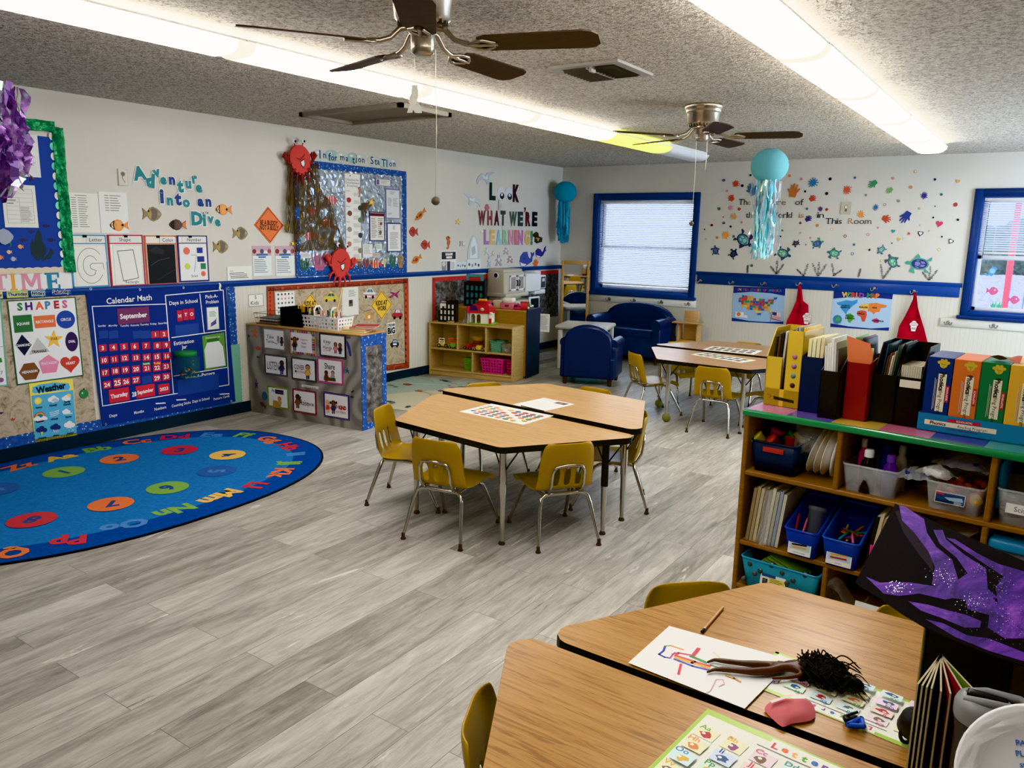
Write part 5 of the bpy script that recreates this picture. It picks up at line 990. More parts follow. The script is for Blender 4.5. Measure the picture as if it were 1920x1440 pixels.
for t in DOT.split(';'):
    x,y,r,cn=t.split(',');x,y,r=float(x),float(y),float(r);ring=cn.startswith('ring ');c=HEX[cn.replace('ring ','')];cn=cn.replace('ring ','')+' ring' if ring else cn+' dot'
    nb=sorted(LAND,key=lambda q:(q[0]-x)**2+(q[1]-y)**2)[:4];q=nb[0];dx,dy=x-q[0],y-q[1]
    dr=('below' if dy>0 else 'above')if abs(dy)>abs(dx)else('just right of' if dx>0 else 'just left of')
    lab=('small ' if r<7 else '')+cn+' sticker '+dr+' the '+q[2]
    j=1
    while lab in used and j<4:lab=('small ' if r<7 else '')+cn+' sticker between the '+q[2]+' and the '+nb[j][2];j+=1
    used.add(lab);sticker('B',kb(x,y),2*r/3.84,2*r/3.84,ell(.5,.5,.5,.5,16),c,(lambda s:s.P(ell(.5,.5,.27,.27,14),'#d5d3cd'))if ring else None,'ring_sticker' if ring else 'dot_sticker',lab,'sticker',g,.004)
# seaweed of silvery dots
def weed(x,y,wd,hg,strands,label,i):
    S=Sh('B',kb,(x-wd/2,y-hg/2),(x+wd/2,y+hg/2),None,.0045);SV=M('#8d8f8c',.35,.6)
    for(xa,ya,xb,yb)in strands:
        n=7
        for k in range(n):t=k/(n-1);S.P(ell(xa+(xb-xa)*t+.03*math.sin(k*2),ya+(yb-ya)*t,(6+2*(k%2))/wd,(6+2*(k%2))/hg,8),SV,False)
    anchor(S);S.make('seaweed_sticker',label,'sticker','silver seaweed wall stickers')
weed(390,862,24,50,[(.5,1,.5,0)],'single silver seaweed strand just above the blue rail under the green dot',0)
V3=[(.5,1,.5,.0),(.45,1,.05,.45),(.55,1,.95,.25)]
weed(603,850,92,90,V3,'three-branched silver seaweed below the paper lantern streamers',1)
weed(800,868,105,85,[(.5,1,.7,0),(.45,1,.05,.5)],'silver seaweed, first of the joined row under the mint turtle',2);weed(903,862,105,95,[(.5,1,.5,0),(.45,1,.1,.1),(.55,1,.95,.15)],'silver seaweed, middle of the joined row under the mint turtle',3);weed(1015,868,110,85,[(.5,1,.35,0),(.5,1,.95,.5)],'silver seaweed, last of the joined row under the mint turtle',4)
weed(1198,890,30,56,[(.3,1,.6,0)],'short single silver seaweed strand right of the joined row',5);weed(1375,880,62,95,[(.4,1,.1,0),(.5,1,.95,.4)],'forked silver seaweed below the green turtle',6);weed(1703,893,102,95,V3,'silver seaweed below the biggest turtle',7)
# lettering
g='vinyl letters on the back wall'
def bword(t,x0,x1,y,hpx,cols,cn,ww):
    n=len(t);ad=[glyphs(c,.0)for c in t];wt=[a[3]-a[2]+.08 for a in ad];tot=sum(wt);x=x0;xh=hpx/3.84
    for i,ch in enumerate(t):
        wpx=(x1-x0)*wt[i]/tot;q=kb(x+wpx/2,y);x+=wpx;Mx=at_wall('B',q,.0045);h=px_len('B',q,0,xh);s=Cv(px_len('B',q,wpx/3.84,0)*.92,h)
        a=ad[i];sx=s.w/(a[3]-a[2]);sy=h/.7;lo=-.35*h
        s.add([((vx-(a[2]+a[3])/2)*sx,vy*sy+lo,.0006)for vx,vy in a[0]],a[1],cols[i%len(cols)])
        for e_ in(min,max):      # little serifs at the foot
            xx=e_(vx for vx,vy in a[0]if vy<a[4]+.05);xx=(xx-(a[2]+a[3])/2)*sx
            if ch in 'Thrfilnm':s.add([(xx-.006,lo,.0006),(xx+.006,lo,.0006),(xx+.006,lo+.005,.0006),(xx-.006,lo+.005,.0006)],[(0,1,2,3)],cols[i%len(cols)])
        anchor(s);o=s.build('vinyl_letter',None,Mx);tag(o,'%s vinyl letter %s, the %s letter of the word %s'%(cn[i%len(cn)],ch,NTH[i],ww),'letter',g)
k1,k2,k3='#3a3a3e','#8a5a3a','#4a4a52'
bword('The',325,418,385,42,(k1,k1,'#9a7a5a'),('dark','dark','tan'),'The on the back wall');bword('Future',475,668,385,42,(k1,k1,k1,k1,k3,k2),('dark','dark','dark','dark','grey','brown'),'Future half behind the lantern');bword('of',732,795,385,42,(k1,),('dark',),'of')
bword('the',378,450,478,42,(k1,k1,k3),('dark','dark','grey'),'the below The');bword('World',540,712,478,42,(k1,k3,k1,k1,k1),('dark','grey','dark','dark','dark'),'World half behind the lantern');bword('is',758,800,478,42,('#b58a5a',),('tan',),'is');bword('in',890,942,478,42,(k1,),('dark',),'in')
bword('This',948,1072,522,42,(k1,k1,k1,k3),('dark','dark','dark','grey'),'This');bword('Room',1112,1284,522,42,('#b5804a',k1,k1,k3),('tan','dark','dark','grey'),'Room')
S=Sh('B',kb,(1068,378),(1133,468),'#b9b09a',.004,.006);S.c(.5,.42,.22,'#8a8272');S.c(.5,.42,.15,'#cfc8b6');S.c(.5,.68,.14,'#7a7262');S.make('outlet_plate','beige outlet plate on the back wall above the word Room','outlet')
# maps
def poly_cells(S,out,cols,n,m_,seed):
    """patchwork of states inside an outline"""
    r=random.Random(seed)
    def ins(x,y):
        c=False
        for(xa,ya),(xb,yb)in zip(out,out[1:]+out[:1]):
            if(ya>y)!=(yb>y)and x<(xb-xa)*(y-ya)/(yb-ya)+xa:c=not c
        return c
    for i in range(n):
        for j in range(m_):
            x,y=(i+.5)/n,(j+.5)/m_;dx,dy=.46/n,.46/m_;j=lambda k:r.uniform(-.3,.3)*k;q=[(x-dx+j(dx),y-dy+j(dy)),(x+dx+j(dx),y-dy+j(dy)),(x+dx+j(dx),y+dy+j(dy)),(x-dx+j(dx),y+dy+j(dy))]
            if ins(x,y):S.P(q,r.choice(cols))
S=Sh('B',kb,(287,985),(652,1245),M('#8fb0d2',.45),.010,.001,[(290,985),(664,998),(648,1260),(276,1238)],back=.003);NVY='#22307a'
S.Po([(291,987),(662,999),(660,1055),(560,1036),(420,1025),(288,1035)],NVY);S.Po([(278,1212),(400,1235),(520,1243),(650,1240),(648,1258),(277,1236)],NVY)
for i,ch in enumerate('UNITED STATES OF AMERICA'):
    if ch!=' ':S.Tx(ch,322+i*13.4,1008+i*.45,17,['#b5402f','#cfa035','#3a8a5a','#4a6ac0','#a04a98'][i%5],.03)
USA=[(.0,.12),(.1,.0),(.3,.05),(.55,.08),(.62,.18),(.72,.2),(.8,.12),(.9,.1),(.97,.0),(1,.1),(.93,.25),(.88,.45),(.84,.62),(.9,.85),(.87,.92),(.8,.72),(.66,.74),(.6,.98),(.53,.9),(.45,.76),(.3,.72),(.14,.66),(.03,.4)]
U=Cv(S.w*.72,S.h*.58);U.z=S.z+.0003;poly_cells(U,USA,['#b5402f','#cfa035','#3a8a5a','#3a5fb0','#8a4a98','#c8783a','#d0c050'],13,8,5)
ox,oy=S.q(460,1125);
for f,mi in zip(U.f,U.mi):S.add([(U.v[i][0]+(ox-.5)*S.w,U.v[i][1]+(.5-oy)*S.h,U.v[i][2])for i in f],[tuple(range(len(f)))],U.ms[mi])
S.z=U.z;S.Rc(305,1168,362,1210,'#d9dde0');S.Ci(328,1186,15,'#c8753a');S.Rc(366,1193,390,1213,'#d9dde0')
S.Po([(570,1168),(632,1175),(628,1232),(566,1215)],'#c9b0b0');S.Po([(572,1170),(602,1174),(600,1198),(570,1192)],'#39406a')
for i in range(4):S.Ln([(570,1200+i*7),(630,1210+i*7)],3,'#a85055')
S.Ln([(570,1168),(556,1238)],4,'#8a6a40');S.make('usa_map_poster','colourful UNITED STATES OF AMERICA map poster below the coat hooks','poster')
S=Sh('B',kb,(1000,1012),(1420,1300),M('#9dbbd8',.45),.010,.001,[(1012,1012),(1440,1035),(1408,1308),(986,1280)],back=.003)
S.Po([(1012,1014),(1438,1036),(1432,1080),(1300,1068),(1160,1062),(1008,1075)],NVY);S.Po([(988,1252),(1120,1275),(1280,1290),(1410,1282),(1407,1306),(987,1279)],NVY)
for i,ch in enumerate('WORLD MAP'):
    if ch!=' ':S.Tx(ch,1098+i*28.5,1046+i*1.2,34,['#c9a035','#3a8a5a','#b5402f','#cf7a35','#8a4a98'][i%5],.06)
for pts,c in(([(1030,1102),(1060,1098),(1100,1085),(1145,1092),(1185,1080),(1180,1105),(1150,1125),(1125,1150),(1110,1165),(1098,1190),(1085,1170),(1065,1150),(1060,1125),(1040,1118)],'#3a8ac8'),([(1100,1188),(1130,1180),(1158,1200),(1150,1225),(1128,1250),(1112,1240),(1108,1210)],'#4a9a3a'),([(1195,1140),(1200,1118),(1240,1112),(1265,1108),(1262,1150),(1230,1158)],'#d9a83a'),([(1180,1165),(1215,1158),(1245,1165),(1250,1190),(1235,1240),(1215,1240),(1205,1205),(1182,1195)],'#c84a2f'),([(1265,1110),(1320,1105),(1395,1125),(1385,1140),(1350,1145),(1340,1170),(1310,1175),(1300,1190),(1280,1170),(1255,1165)],'#d5752a'),([(1290,1225),(1320,1215),(1340,1230),(1332,1250),(1300,1248)],'#b03a68')):S.Po(pts,c)
for t,x,y in(('NORTH',1098,1125),('AMERICA',1092,1138),('SOUTH',1122,1200),('AMERICA',1128,1216),('EUROPE',1225,1137),('ASIA',1305,1140),('AFRICA',1205,1183),('AUSTRALIA',1328,1235)):S.Tx(t,x,y,11,'#1c2430',.04)
S.Ci(1038,1224,31,'#2f7a9a');S.Ci(1042,1222,16,'#4a9a4a');S.Ln([(1008,1245),(1030,1258),(1060,1250)],5,'#8a8a80');S.make('world_map_poster','WORLD MAP poster with coloured continents below the coat hooks','poster')
# aprons
w=NT('red_apron',.8,.15);w.color(w.ramp(w.noise(w.co,8,3),[(.3,'#96101f'),(.7,'#bb1b2c')]));APR=w.m
def apron(top,pts_l,pts_r,label,seed,px_,py_):
    S0=hit('B',kb(*top),.03);e=E('hanging_apron',label,'apron',S0);n=14;rows=[]
    m=MB();L=[hit('B',kb(*p),.03)-S0 for p in pts_l];Rr=[hit('B',kb(*p),.03)-S0 for p in pts_r];k=len(L)
    vs=[]
    for i in range(k):
        for j in range(n):
            t=j/(n-1);p=L[i].lerp(Rr[i],t);p.y=-.012-.018*(.6+.4*math.sin(t*9+seed+i*.4))*min(1,i/2+.2);vs.append(p)
    m.add(vs,[(i*n+j,i*n+j+1,(i+1)*n+j+1,(i+1)*n+j)for i in range(k-1)for j in range(n-1)],APR,True);m.build('cloth',e)
    m=MB();a=hit('B',kb(px_+(-60),py_-195),.045)-S0;m.tube([(0,-.016,-.01),(.02,-.03,-.06),(.05,-.04,(L[2].z+L[3].z)/2)],.004,APR,6);m.build('neck_strap',e)
    c=hit('B',kb(px_,py_),.03)-S0;u=px_len('B',kb(px_,py_),8.5,0);q=Cv(2*u,2.6*u)
    q.P([(.15,.55),(.85,.55),(.72,1),(.28,1)],'#e8e2de');q.P(ell(.5,.36,.46,.22)+[],'#e8e2de');q.P(ell(.5,.16,.26,.14),'#e8e2de')
    for i in range(3):q.line([(.12+.06*i,.42-.12*i),(.5,.48-.13*i),(.88-.06*i,.38-.12*i)],.05*u*2.2,'#b5283a')
    q.lines(.25,.66,.75,.86,2,'#b5283a',.5,False);o=q.build('cupcake_print',e);o.matrix_world=Matrix.Translation(S0+Vector((c.x,-.034,c.z)))@Matrix.Rotation(PI/2,4,'X')
apron((765,975),[(758,975),(755,1020),(745,1090),(715,1160),(680,1230),(655,1330)],[(775,975),(785,1020),(792,1090),(830,1120),(835,1230),(850,1330)],'red apron with a white cupcake print hanging beside the USA map',1,822,1215)
apron((1590,1030),[(1590,1030),(1582,1080),(1555,1140),(1520,1210),(1485,1270),(1460,1380)],[(1608,1032),(1612,1080),(1620,1140),(1640,1210),(1665,1290),(1690,1390)],'red apron with a white cupcake print hanging beside the world map',4,1590,1270)
# stickers on the half-covered window
kw=K(1680,320,4.2353)
def wst(x,y,wd,hg,poly,col,draw,name,label,cat):return sticker('G',kw(x,y),wd/4.2353,hg/4.2353,poly,col,draw,name,label,cat,'stickers on the window pane',.003)
PL['G']=(Vector((0,BACK+.093,0)),XV,ZV)
wst(750,800,108,78,[(.0,.75),(.2,.7),(.35,.85),(.4,.35),(.6,.02),(.85,.05),(1,.2),(.9,.45),(.8,.8),(.6,1),(.45,.9),(.25,.98)],'#4a9ad0',lambda s:s.P(ell(.65,.45,.2,.25),'#8ac4e8'),'ray_sticker','blue stingray sticker on the window pane','sticker')
for x,y,lb in((762,955,'pink fish sticker on the window pane above the coral'),(932,1025,'pink fish sticker on the window pane beside the coral')):wst(x,y,105,75,flipx(FISHL),'#c85a88',lambda s:s.c(.72,.4,.06,'#e8d0dc'),'fish_sticker',lb,'sticker')
wst(795,1068,100,95,[(.0,.4),(.15,.5),(.2,.1),(.35,.5),(.5,.0),(.6,.5),(.8,.08),(.82,.5),(1,.3),(.9,.8),(.7,1),(.3,1),(.1,.8)],'#4fa888',lambda s:s.line([(.5,.95),(.5,.2)],.006,'#a8dcc8'),'coral_sticker','green coral sticker on the window pane','sticker')
wst(940,1108,120,45,[(0,1),(.05,.3),(.2,.6),(.35,.1),(.5,.6),(.7,.2),(.8,.7),(1,.3),(1,1)],'#5ab0a0',None,'coral_sticker','low green seaweed sticker at the bottom of the window pane','sticker')
S=Sh('G',kw,(608,1088),(740,1128),'#dfe4ea',.003,.0006);S.t('window',.5,.5,.5,BLK,.7);S.make('word_label','white card reading window on the window pane','label')
# paper lantern jellyfish
def lantern_mat(col,sss):
    w=NT('paper_lantern',.8,.15);w.color(col);tr=w.n('ShaderNodeBsdfTranslucent');tr.inputs[0].default_value=lin(col);mx=w.n('ShaderNodeMixShader');mx.inputs[0].default_value=sss
    w.l(w.b.outputs[0],mx.inputs[1]);w.l(tr.outputs[0],mx.inputs[2]);w.l(mx.outputs[0],w.t.nodes['Material Output'].inputs[0]);return w.m
w=NT('iridescent_film',.1,.7);w.color(w.ramp(w.noise(w.co,30,2),[(.3,'#9fe0d0'),(.45,'#d8c0ea'),(.6,'#c8f0d8'),(.75,'#f0dcf4')]));w.set(Metallic=.5,Alpha=.55);IRI=w.m
def ribbon(m,x,y,z0,z1,wd,mat,r,amp):
    n=14;vs=[];ph=r.uniform(0,6);a=r.uniform(0,PI);fq=r.uniform(4,9)
    for i in range(n):
        t=i/(n-1);z=z0+(z1-z0)*t;k=amp*(.2+t);cx=x+k*math.sin(ph+t*fq)+r.uniform(-.3,.3)*amp;cy=y+k*math.cos(ph*1.7+t*fq*.8)+r.uniform(-.3,.3)*amp;aa=a+t*r.uniform(2,4);ww=wd*r.uniform(.6,1.2)
        vs+=[(cx-ww*math.cos(aa),cy-ww*math.sin(aa),z),(cx+ww*math.cos(aa),cy+ww*math.sin(aa),z+r.uniform(-.01,.01))]
    m.add(vs,[(2*i,2*i+1,2*i+3,2*i+2)for i in range(n-1)],mat,False)
def jelly(p,rad,zb,mat,sets,label,seed,top=CEIL):
    e=E('paper_lantern_jellyfish',label,'paper lantern',p);r=random.Random(seed)
    pr=[];N_=44
    for i in range(N_+1):a=-PI/2+.42+(PI-.84)*i/N_;k=1+.018*math.cos(i*PI);pr.append((rad*math.cos(a)*k,rad*math.sin(a)*.93))
    m=MB();m.lathe(pr,mat,36,cap=False);m.build('lantern',e)
    m=MB();m.tube([(rad*.36*math.cos(a),rad*.36*math.sin(a),rad*.86)for a in[2*PI*i/16 for i in range(16)]],.003,M('#4a8088'),5,closed=True);m.tube([(0,0,rad*.86),(0,0,top-p[2])],.0012,M('#cccccc'),4);m.tube([(-rad*.36,0,rad*.86),(rad*.36,0,rad*.86)],.0015,M('#888888'),4);m.build('hanging_wire',e)
    for nm,mt,cnt,wd,sp,amp in sets:
        m=MB()
        for i in range(cnt):
            a=r.uniform(0,2*PI);q=rad*sp*math.sqrt(r.random());ribbon(m,q*math.cos(a),q*math.sin(a),-rad*.8,zb-p[2]+r.uniform(0,.12)*(1 if i%3 else 2.2),wd,mt,r,amp)
        o=m.build(nm,e);o['kind']='stuff'
pj=aty((1443,311),6.8);LB=lantern_mat('#7fc3cf',.25);CY=M('#55b4c8',.7);CY2=M('#8fd4dc',.7)
jelly(pj,.153,aty((1443,490),6.8).z,LB,[('crepe_streamers',CY,22,.012,.55,.018),('pale_streamers',CY2,16,.010,.6,.02),('iridescent_streamers',IRI,26,.009,.85,.03)],'light blue paper lantern jellyfish hanging in front of the back wall',5)
pj=(.21,9.12,aty((1060,360),9.12).z);BL2=lantern_mat('#2494b8',.1);CB=M('#2a9ac0',.75);CB2=M('#1f7fa8',.75)
jelly(pj,.148,aty((1060,458),9.12).z,BL2,[('crepe_streamers',CB,40,.011,.62,.014),('dark_streamers',CB2,22,.010,.62,.014)],'deep blue paper lantern jellyfish hanging in the room corner',8)
w=NT('purple_film',.15,.7);w.color(w.ramp(w.noise(w.co,22,3),[(.35,'#4a2f68'),(.5,'#7a5498'),(.62,'#c088d0'),(.72,'#8adcc0')]));w.set(Metallic=.4,Alpha=.8);PUR=w.m;PU2=M('#5c4078',.6)
pj=(1.79,1.5,2.27)
jelly(pj,.15,1.66,lantern_mat('#8a68a8',.2),[('purple_streamers',PU2,30,.018,1.5,.035),('iridescent_streamers',PUR,40,.018,1.6,.045),('clear_streamers',IRI,14,.012,1.55,.05)],'purple jellyfish streamers hanging at the photo edge from a ceiling lantern',12)
# ================================================================ cabinet with class rules, toy shelves, play kitchen, seats at the far end
def wood(name,a,b,sc_=(3,30,30),rough=.4,det=4):
    w=NT(name,rough,.35);w.color(w.ramp(w.noise(w.mapping(sc_),2.5,det,.6,.6),[(.3,a),(.7,b)]));return w.m
BIRCH=wood('birch_plywood','#b89a68','#cdb17e',(2,2,20));CABTOP=wood('cabinet_top_laminate','#b08a58','#c49e6a',(3,40,3));PINE=wood('mirror_frame_wood','#b98f5c','#cba470')
w=NT('marble_wrap_paper',.7,.2);wv=w.n('ShaderNodeTexWave');wv.inputs['Scale'].default_value=1.3;wv.inputs['Distortion'].default_value=22;wv.inputs['Detail'].default_value=2;w.l(w.co,wv.inputs['Vector']);w.color(w.ramp(wv.outputs['Fac'],[(.1,'#85827d'),(.4,'#96938e'),(.9,'#a5a29b')]));MARB=w.m
# ---- cabinet (front-left floor corner, turned 5.4 degrees)
CO,CR=Vector((.03,4.183,0)),R(5.38);cu=Vector((math.cos(CR),math.sin(CR),0));CW,CD,CH=1.235,.31,.77
e=E('storage_cabinet','cabinet wrapped in grey marbled paper carrying nine class-rule signs','cabinet',CO,CR)
m=MB();m.box(0,0,0,CW,CD,CH-.012,MARB);m.build('wrapped_body',e);m=MB();m.rbox(-.004,-.006,CH-.012,CW+.006,CD+.004,CH,CABTOP,.003,1);m.build('top_panel',e)
m=MB();x=CW+.001
for a in((0,0,CD,.05),(0,CH-.10,CD,CH-.013),(0,.05,.055,CH-.10),(CD-.055,.05,CD,CH-.10)):m.box(x,a[0],a[1],x+.004,a[2],a[3],BUBB)
m.build('bubble_border',e);m=MB();m.box(x-.0005,.05,.045,x+.002,CD-.05,CH-.09,ROCK);m.build('grey_end_panel',e)
PL['C']=(CO,cu,ZV);kD=K(420,500,4.8);kc9=K(440,600,7.2)
def kid(S,x,y,h,skin,hair,top,leg,pony=0):
    """small cartoon child, standing; h in crop px"""
    u=h/10;S.Rc(x-u*1.1,y+u*1.8,x-u*.1,y+u*5,leg);S.Rc(x+u*.1,y+u*1.8,x+u*1.1,y+u*5,leg);S.Po([(x-u*1.2,y-u*1.4),(x+u*1.2,y-u*1.4),(x+u*1.5,y+u*2.4),(x-u*1.5,y+u*2.4)],top)
    S.Ln([(x-u*1.1,y-u),(x-u*1.9,y+u*1.2)],u*.8,skin);S.Ln([(x+u*1.1,y-u),(x+u*1.9,y+u*1.2)],u*.8,skin);S.Ci(x,y-u*3,u*2.1,hair)
    if pony:S.Ci(x-u*2.2,y-u*3.4,u*.9,hair);S.Ci(x+u*2.2,y-u*3.4,u*.9,hair)
    S.Ci(x,y-u*2.6,u*1.7,skin);S.Ci(x-u*.6,y-u*2.6,u*.25,BLK);S.Ci(x+u*.6,y-u*2.6,u*.25,BLK)
def rule(a,b,col,label,draw,dots=True):
    S=Sh('C',kc9,a,b,col,.003,.001,back=.0025);t=.014;S.r(t/S.w,t/S.h,1-t/S.w,1-t/S.h,'#d9d7d4')
    if dots:
        for i in range(22):S.many([ell((i+.5)/22,t/2/S.h,.008,.008*S.w/S.h,6),ell((i+.5)/22,1-t/2/S.h,.008,.008*S.w/S.h,6)],'#e8e6e2')
    draw(S);S.make('rule_sign',label,'sign','class-rule signs on the cabinet')
DK,LT='#4a3426','#b8906a'
rule((380,98),(685,425),'#8a8078','grey-framed rule sign reading Take Turns, upper row end by the wall',lambda S:(S.Tx('Take',480,225,46,BLK,0,105),S.Tx('Turns',475,285,44,BLK,0,100),S.Ln([(520,300),(575,325)],10,'#777777'),kid(S,590,265,100,'#8a8a8a','#8a8a8a','#8f8f8f','#8f8f8f'),kid(S,637,290,125,DK,'#2a211c','#4a4a50','#33333a')),0)
def dw(S):
    cs=['#c0392b','#3a6aa8','#d0a030','#4a8a4a','#c0502f','#5a5a90']
    for i in range(11):S.P([(i/11+.01,0),((i+1)/11-.01,0),((i+1)/11-.01,.1),(i/11+.01,.1)],cs[i%6]);S.P([(i/11+.01,.91),((i+1)/11-.01,.91),((i+1)/11-.01,1),(i/11+.01,1)],cs[(i+2)%6])
    for i in range(8):S.P([(.88,.1+i*.1),(1,.1+i*.1),(1,.18+i*.1),(.88,.18+i*.1)],cs[(i+1)%6])
    S.Tx('Classroom',940,265,26,'#b0483a',0,95);S.Tx('Rules',942,312,26,'#4a4a80',0,60);S.Tx('Chart',935,360,26,'#555555',0,140);kid(S,815,320,190,'#7a5238','#4a2f20','#3a3a3a','#4a5a6a',1)
rule((745,130),(1092,485),'#c98a8a','rule sign with a rainbow block border and a girl with bunches',dw,0)
rule((1140,168),(1505,530),'#262428','black-bordered rule sign reading Keep Your Hands to Yourself',lambda S:(S.Tx('Keep',1250,290,42,'#4a5a50',0,95),S.Tx('Your',1250,330,22,'#7a6a60',0,70),S.Tx('Hands',1255,368,44,'#4a5a50',0,115),S.Tx('to Yourself',1250,405,24,'#b0453a',0,95),kid(S,1365,375,150,'#8a5a42','#4a2a1e','#c8788a','#8a5a42'),kid(S,1428,385,150,'#6a4632','#2a1d18','#3a3a40','#2f3a4a')))
rule((398,452),(715,770),'#4a4a4e','dark-bordered rule sign reading Listen',lambda S:(S.Tx('LISTEN',522,615,110,BLK,-.01,158),kid(S,640,640,190,DK,'#2a1f1a','#3f3a6a','#3f3a6a')))
rule((762,495),(1105,845),'#333a36','dark-bordered rule sign about covering your mouth',lambda S:(S.Tx('COVER',875,635,62,'#5a3a3a',0,135),S.Tx('your mouth',890,695,34,'#9a7a6a',0,115),S.Ci(828,690,14,'#5a3038'),kid(S,990,700,200,'#b98a62','#2a1f1a','#d0a545','#2a2a2e')))
rule((1112,500),(1468,885),'#b03a78','pink-bordered rule sign reading Share',lambda S:(S.Tx('Share',1285,625,78,BLK,0,140),kid(S,1240,755,150,DK,'#2a1f1a','#8a2f2f','#8a2f2f'),kid(S,1330,755,140,'#b98a62','#3a2418','#7aa0c0','#7aa0c0'),S.Rc(1210,765,1368,830,'#5a3a22')))
rule((440,880),(735,1215),'#7a8a3a','green-bordered rule sign with a seated girl packing a basket',lambda S:(S.Tx('Be',525,950,40,'#3a2a4a',0,40),S.Rc(548,935,662,1010,'#2f2638'),S.Tx('Helpful',605,972,28,'#8a6a9a',0,105),kid(S,608,1110,150,'#b98a62','#9a4a2a','#a8a05a','#8a6a3a'),S.Po([(520,1080),(575,1090),(640,1190),(520,1180)],'#a8843f')),0)
rule((780,920),(1108,1290),'#7a1f2c','dark red bordered rule sign reading Raise Your Hand',lambda S:(S.Tx('Raise',945,1115,72,BLK,0,105),S.Tx('your hand',1035,1135,50,BLK,0,75),kid(S,855,1095,190,DK,'#3a2a22','#7a4a2a','#5a3a22'),S.Ln([(880,1090),(895,1035)],16,DK)))
rule((1198,965),(1552,1360),'#3a2f6a','purple-bordered rule sign reading Be Kind to Others',lambda S:(S.Tx('Be',1388,1165,40,'#777777',0,40),S.Tx('KIND',1460,1185,48,'#a82a25',.06,100),S.Tx('to others',1440,1240,46,'#b0685a',0,125),kid(S,1260,1165,180,'#d0a880','#d9b860','#c0402f','#d0a880'),kid(S,1338,1175,180,'#6a4632','#2a1d18','#3f3a6a','#6a4632',1)))
S=Sh('C',kc9,(905,870),(1130,935),'#cfcdc8',.003,back=.003);S.Tx('Classroom Rules',1012,905,24,BLK,0,165);S.make('title_card','small white card reading Classroom Rules between the rule signs','card')
def cst(x,y,wd,hg,poly,col,nm,lb,rot=0.0):sticker('C',kc9(x,y),wd/7.2,hg/7.2,poly,col,None,nm,lb,'sticker','sea stickers on the cabinet',.0035,rot)
cst(265,160,90,150,PERS,'#a9765a','mermaid_sticker','reddish sea creature sticker at the top corner of the cabinet');cst(320,382,70,62,FISHL,'#b5543f','fish_sticker','orange fish sticker below the reddish creature on the cabinet');cst(188,212,36,42,starp(.5,.5,.5,5,.25),'#3a4450','starfish_sticker','small dark starfish sticker at the wall edge of the cabinet');cst(1520,685,72,80,starp(.5,.5,.5,5,.25),'#2f5a70','starfish_sticker','teal starfish sticker beside the Share sign');cst(292,865,60,130,starp(.5,.5,.5,5,.25),'#4a4a68','starfish_sticker','blue-grey starfish sticker beside the green-bordered sign');cst(402,1025,90,140,ell(.5,.5,.35,.4),'#3f5a78','turtle_sticker','blue turtle sticker low on the cabinet');cst(1535,385,70,210,[(.1,.0),(.35,.05),(.7,.3),(.9,.6),(1,.95),(.8,1),(.6,.85),(.5,.6),(.2,.3)],'#3f4a80','dolphin_sticker','blue dolphin sticker beside the Keep Your Hands sign');cst(1530,235,62,30,FISHL,'#5a5f5a','fish_sticker','small grey fish sticker at the top corner of the cabinet');cst(315,500,40,26,FISHL,'#4a5a48','fish_sticker','tiny green fish sticker beside the Listen sign');cst(380,1145,90,55,FISHL,'#4a3a30','fish_sticker','brown eel-like sticker at the bottom of the cabinet',-.5);cst(1590,965,40,24,FISHL,'#3a4048','fish_sticker','tiny dark fish sticker above the purple-bordered sign',.6);cst(1580,1035,40,22,FISHL,'#3a3a30','fish_sticker','tiny black fish sticker at the corner of the purple-bordered sign')
# ---- things on the cabinet; local frame of its top
def onC(x,y,z=CH+.0005,rz=0.0):return Matrix.Translation(CO)@Matrix.Rotation(CR,4,'Z')@TR((x,y,z),rz)
WIRE=M('#6a665e',.35,.8)
e=E('wire_tray','wire paper tray holding papers at the wall end of the cabinet','tray',mw=onC(.20,.17))
m=MB()
for z,w_ in((.004,.12),(.05,.13),(.09,.145)):m.tube([(-w_,-.14,z),(w_,-.14,z),(w_,.13,z),(-w_,.13,z)],.0022,WIRE,5,closed=True)
for i in range(9):
    t=-1+i/4;m.tube([(t*.12,-.14,.004),(t*.145,-.142,.09)],.0015,WIRE,4);m.tube([(t*.12,.13,.004),(t*.145,.132,.09)],.0015,WIRE,4);m.tube([(t*.12,-.14,.004),(t*.12,.13,.004)],.0015,WIRE,4)
m.build('wire_frame',e)
for i,c in enumerate(('#8a8578','#4a4a48','#c9c6ba','#6f7a72')):
    m=MB();m.box(-.105+.004*i,-.12,.008+i*.012,.11-.003*i,.115,.018+i*.012,M(c,.8));o=m.build('paper_stack',None,onC(.20,.17));tag(o,['grey paper bundle at the bottom of the wire tray','dark folder bundle in the wire tray','white paper bundle in the wire tray','green-grey paper bundle on top in the wire tray'][i],'papers','papers in the wire tray')
MESHB=M('#151515',.5,.4)
e=E('mesh_magazine_file','black mesh magazine file lying on the cabinet beside the wire tray','magazine file',mw=onC(.46,.15))
m=MB();m.box(-.115,-.10,0,.115,.10,.004,MESHB);m.build('base',e)
for nm,a in(('front_panel',(-.115,-.104,0,.115,-.10,.155)),('side_panel',(-.119,-.10,0,-.115,.10,.155)),('side_panel',(.115,-.10,0,.119,.10,.125)),('back_panel',(-.115,.10,0,.115,.104,.15))):m=MB();m.box(*a,MESHB);m.build(nm,e)
r=random.Random(11)
for i in range(9):
    m=MB();x,y=-.05+.018*i+r.uniform(-.004,.004),.02+r.uniform(-.05,.05);m.tube([(x,y,.006),(x+r.uniform(-.01,.02),y,.178+r.uniform(0,.012))],.0035,M('#c9982f',.5),6);o=m.build('pencil',None,onC(.46,.15));tag(o,'yellow pencil standing in the black mesh file on the cabinet','pencil','pencils in the black mesh file')
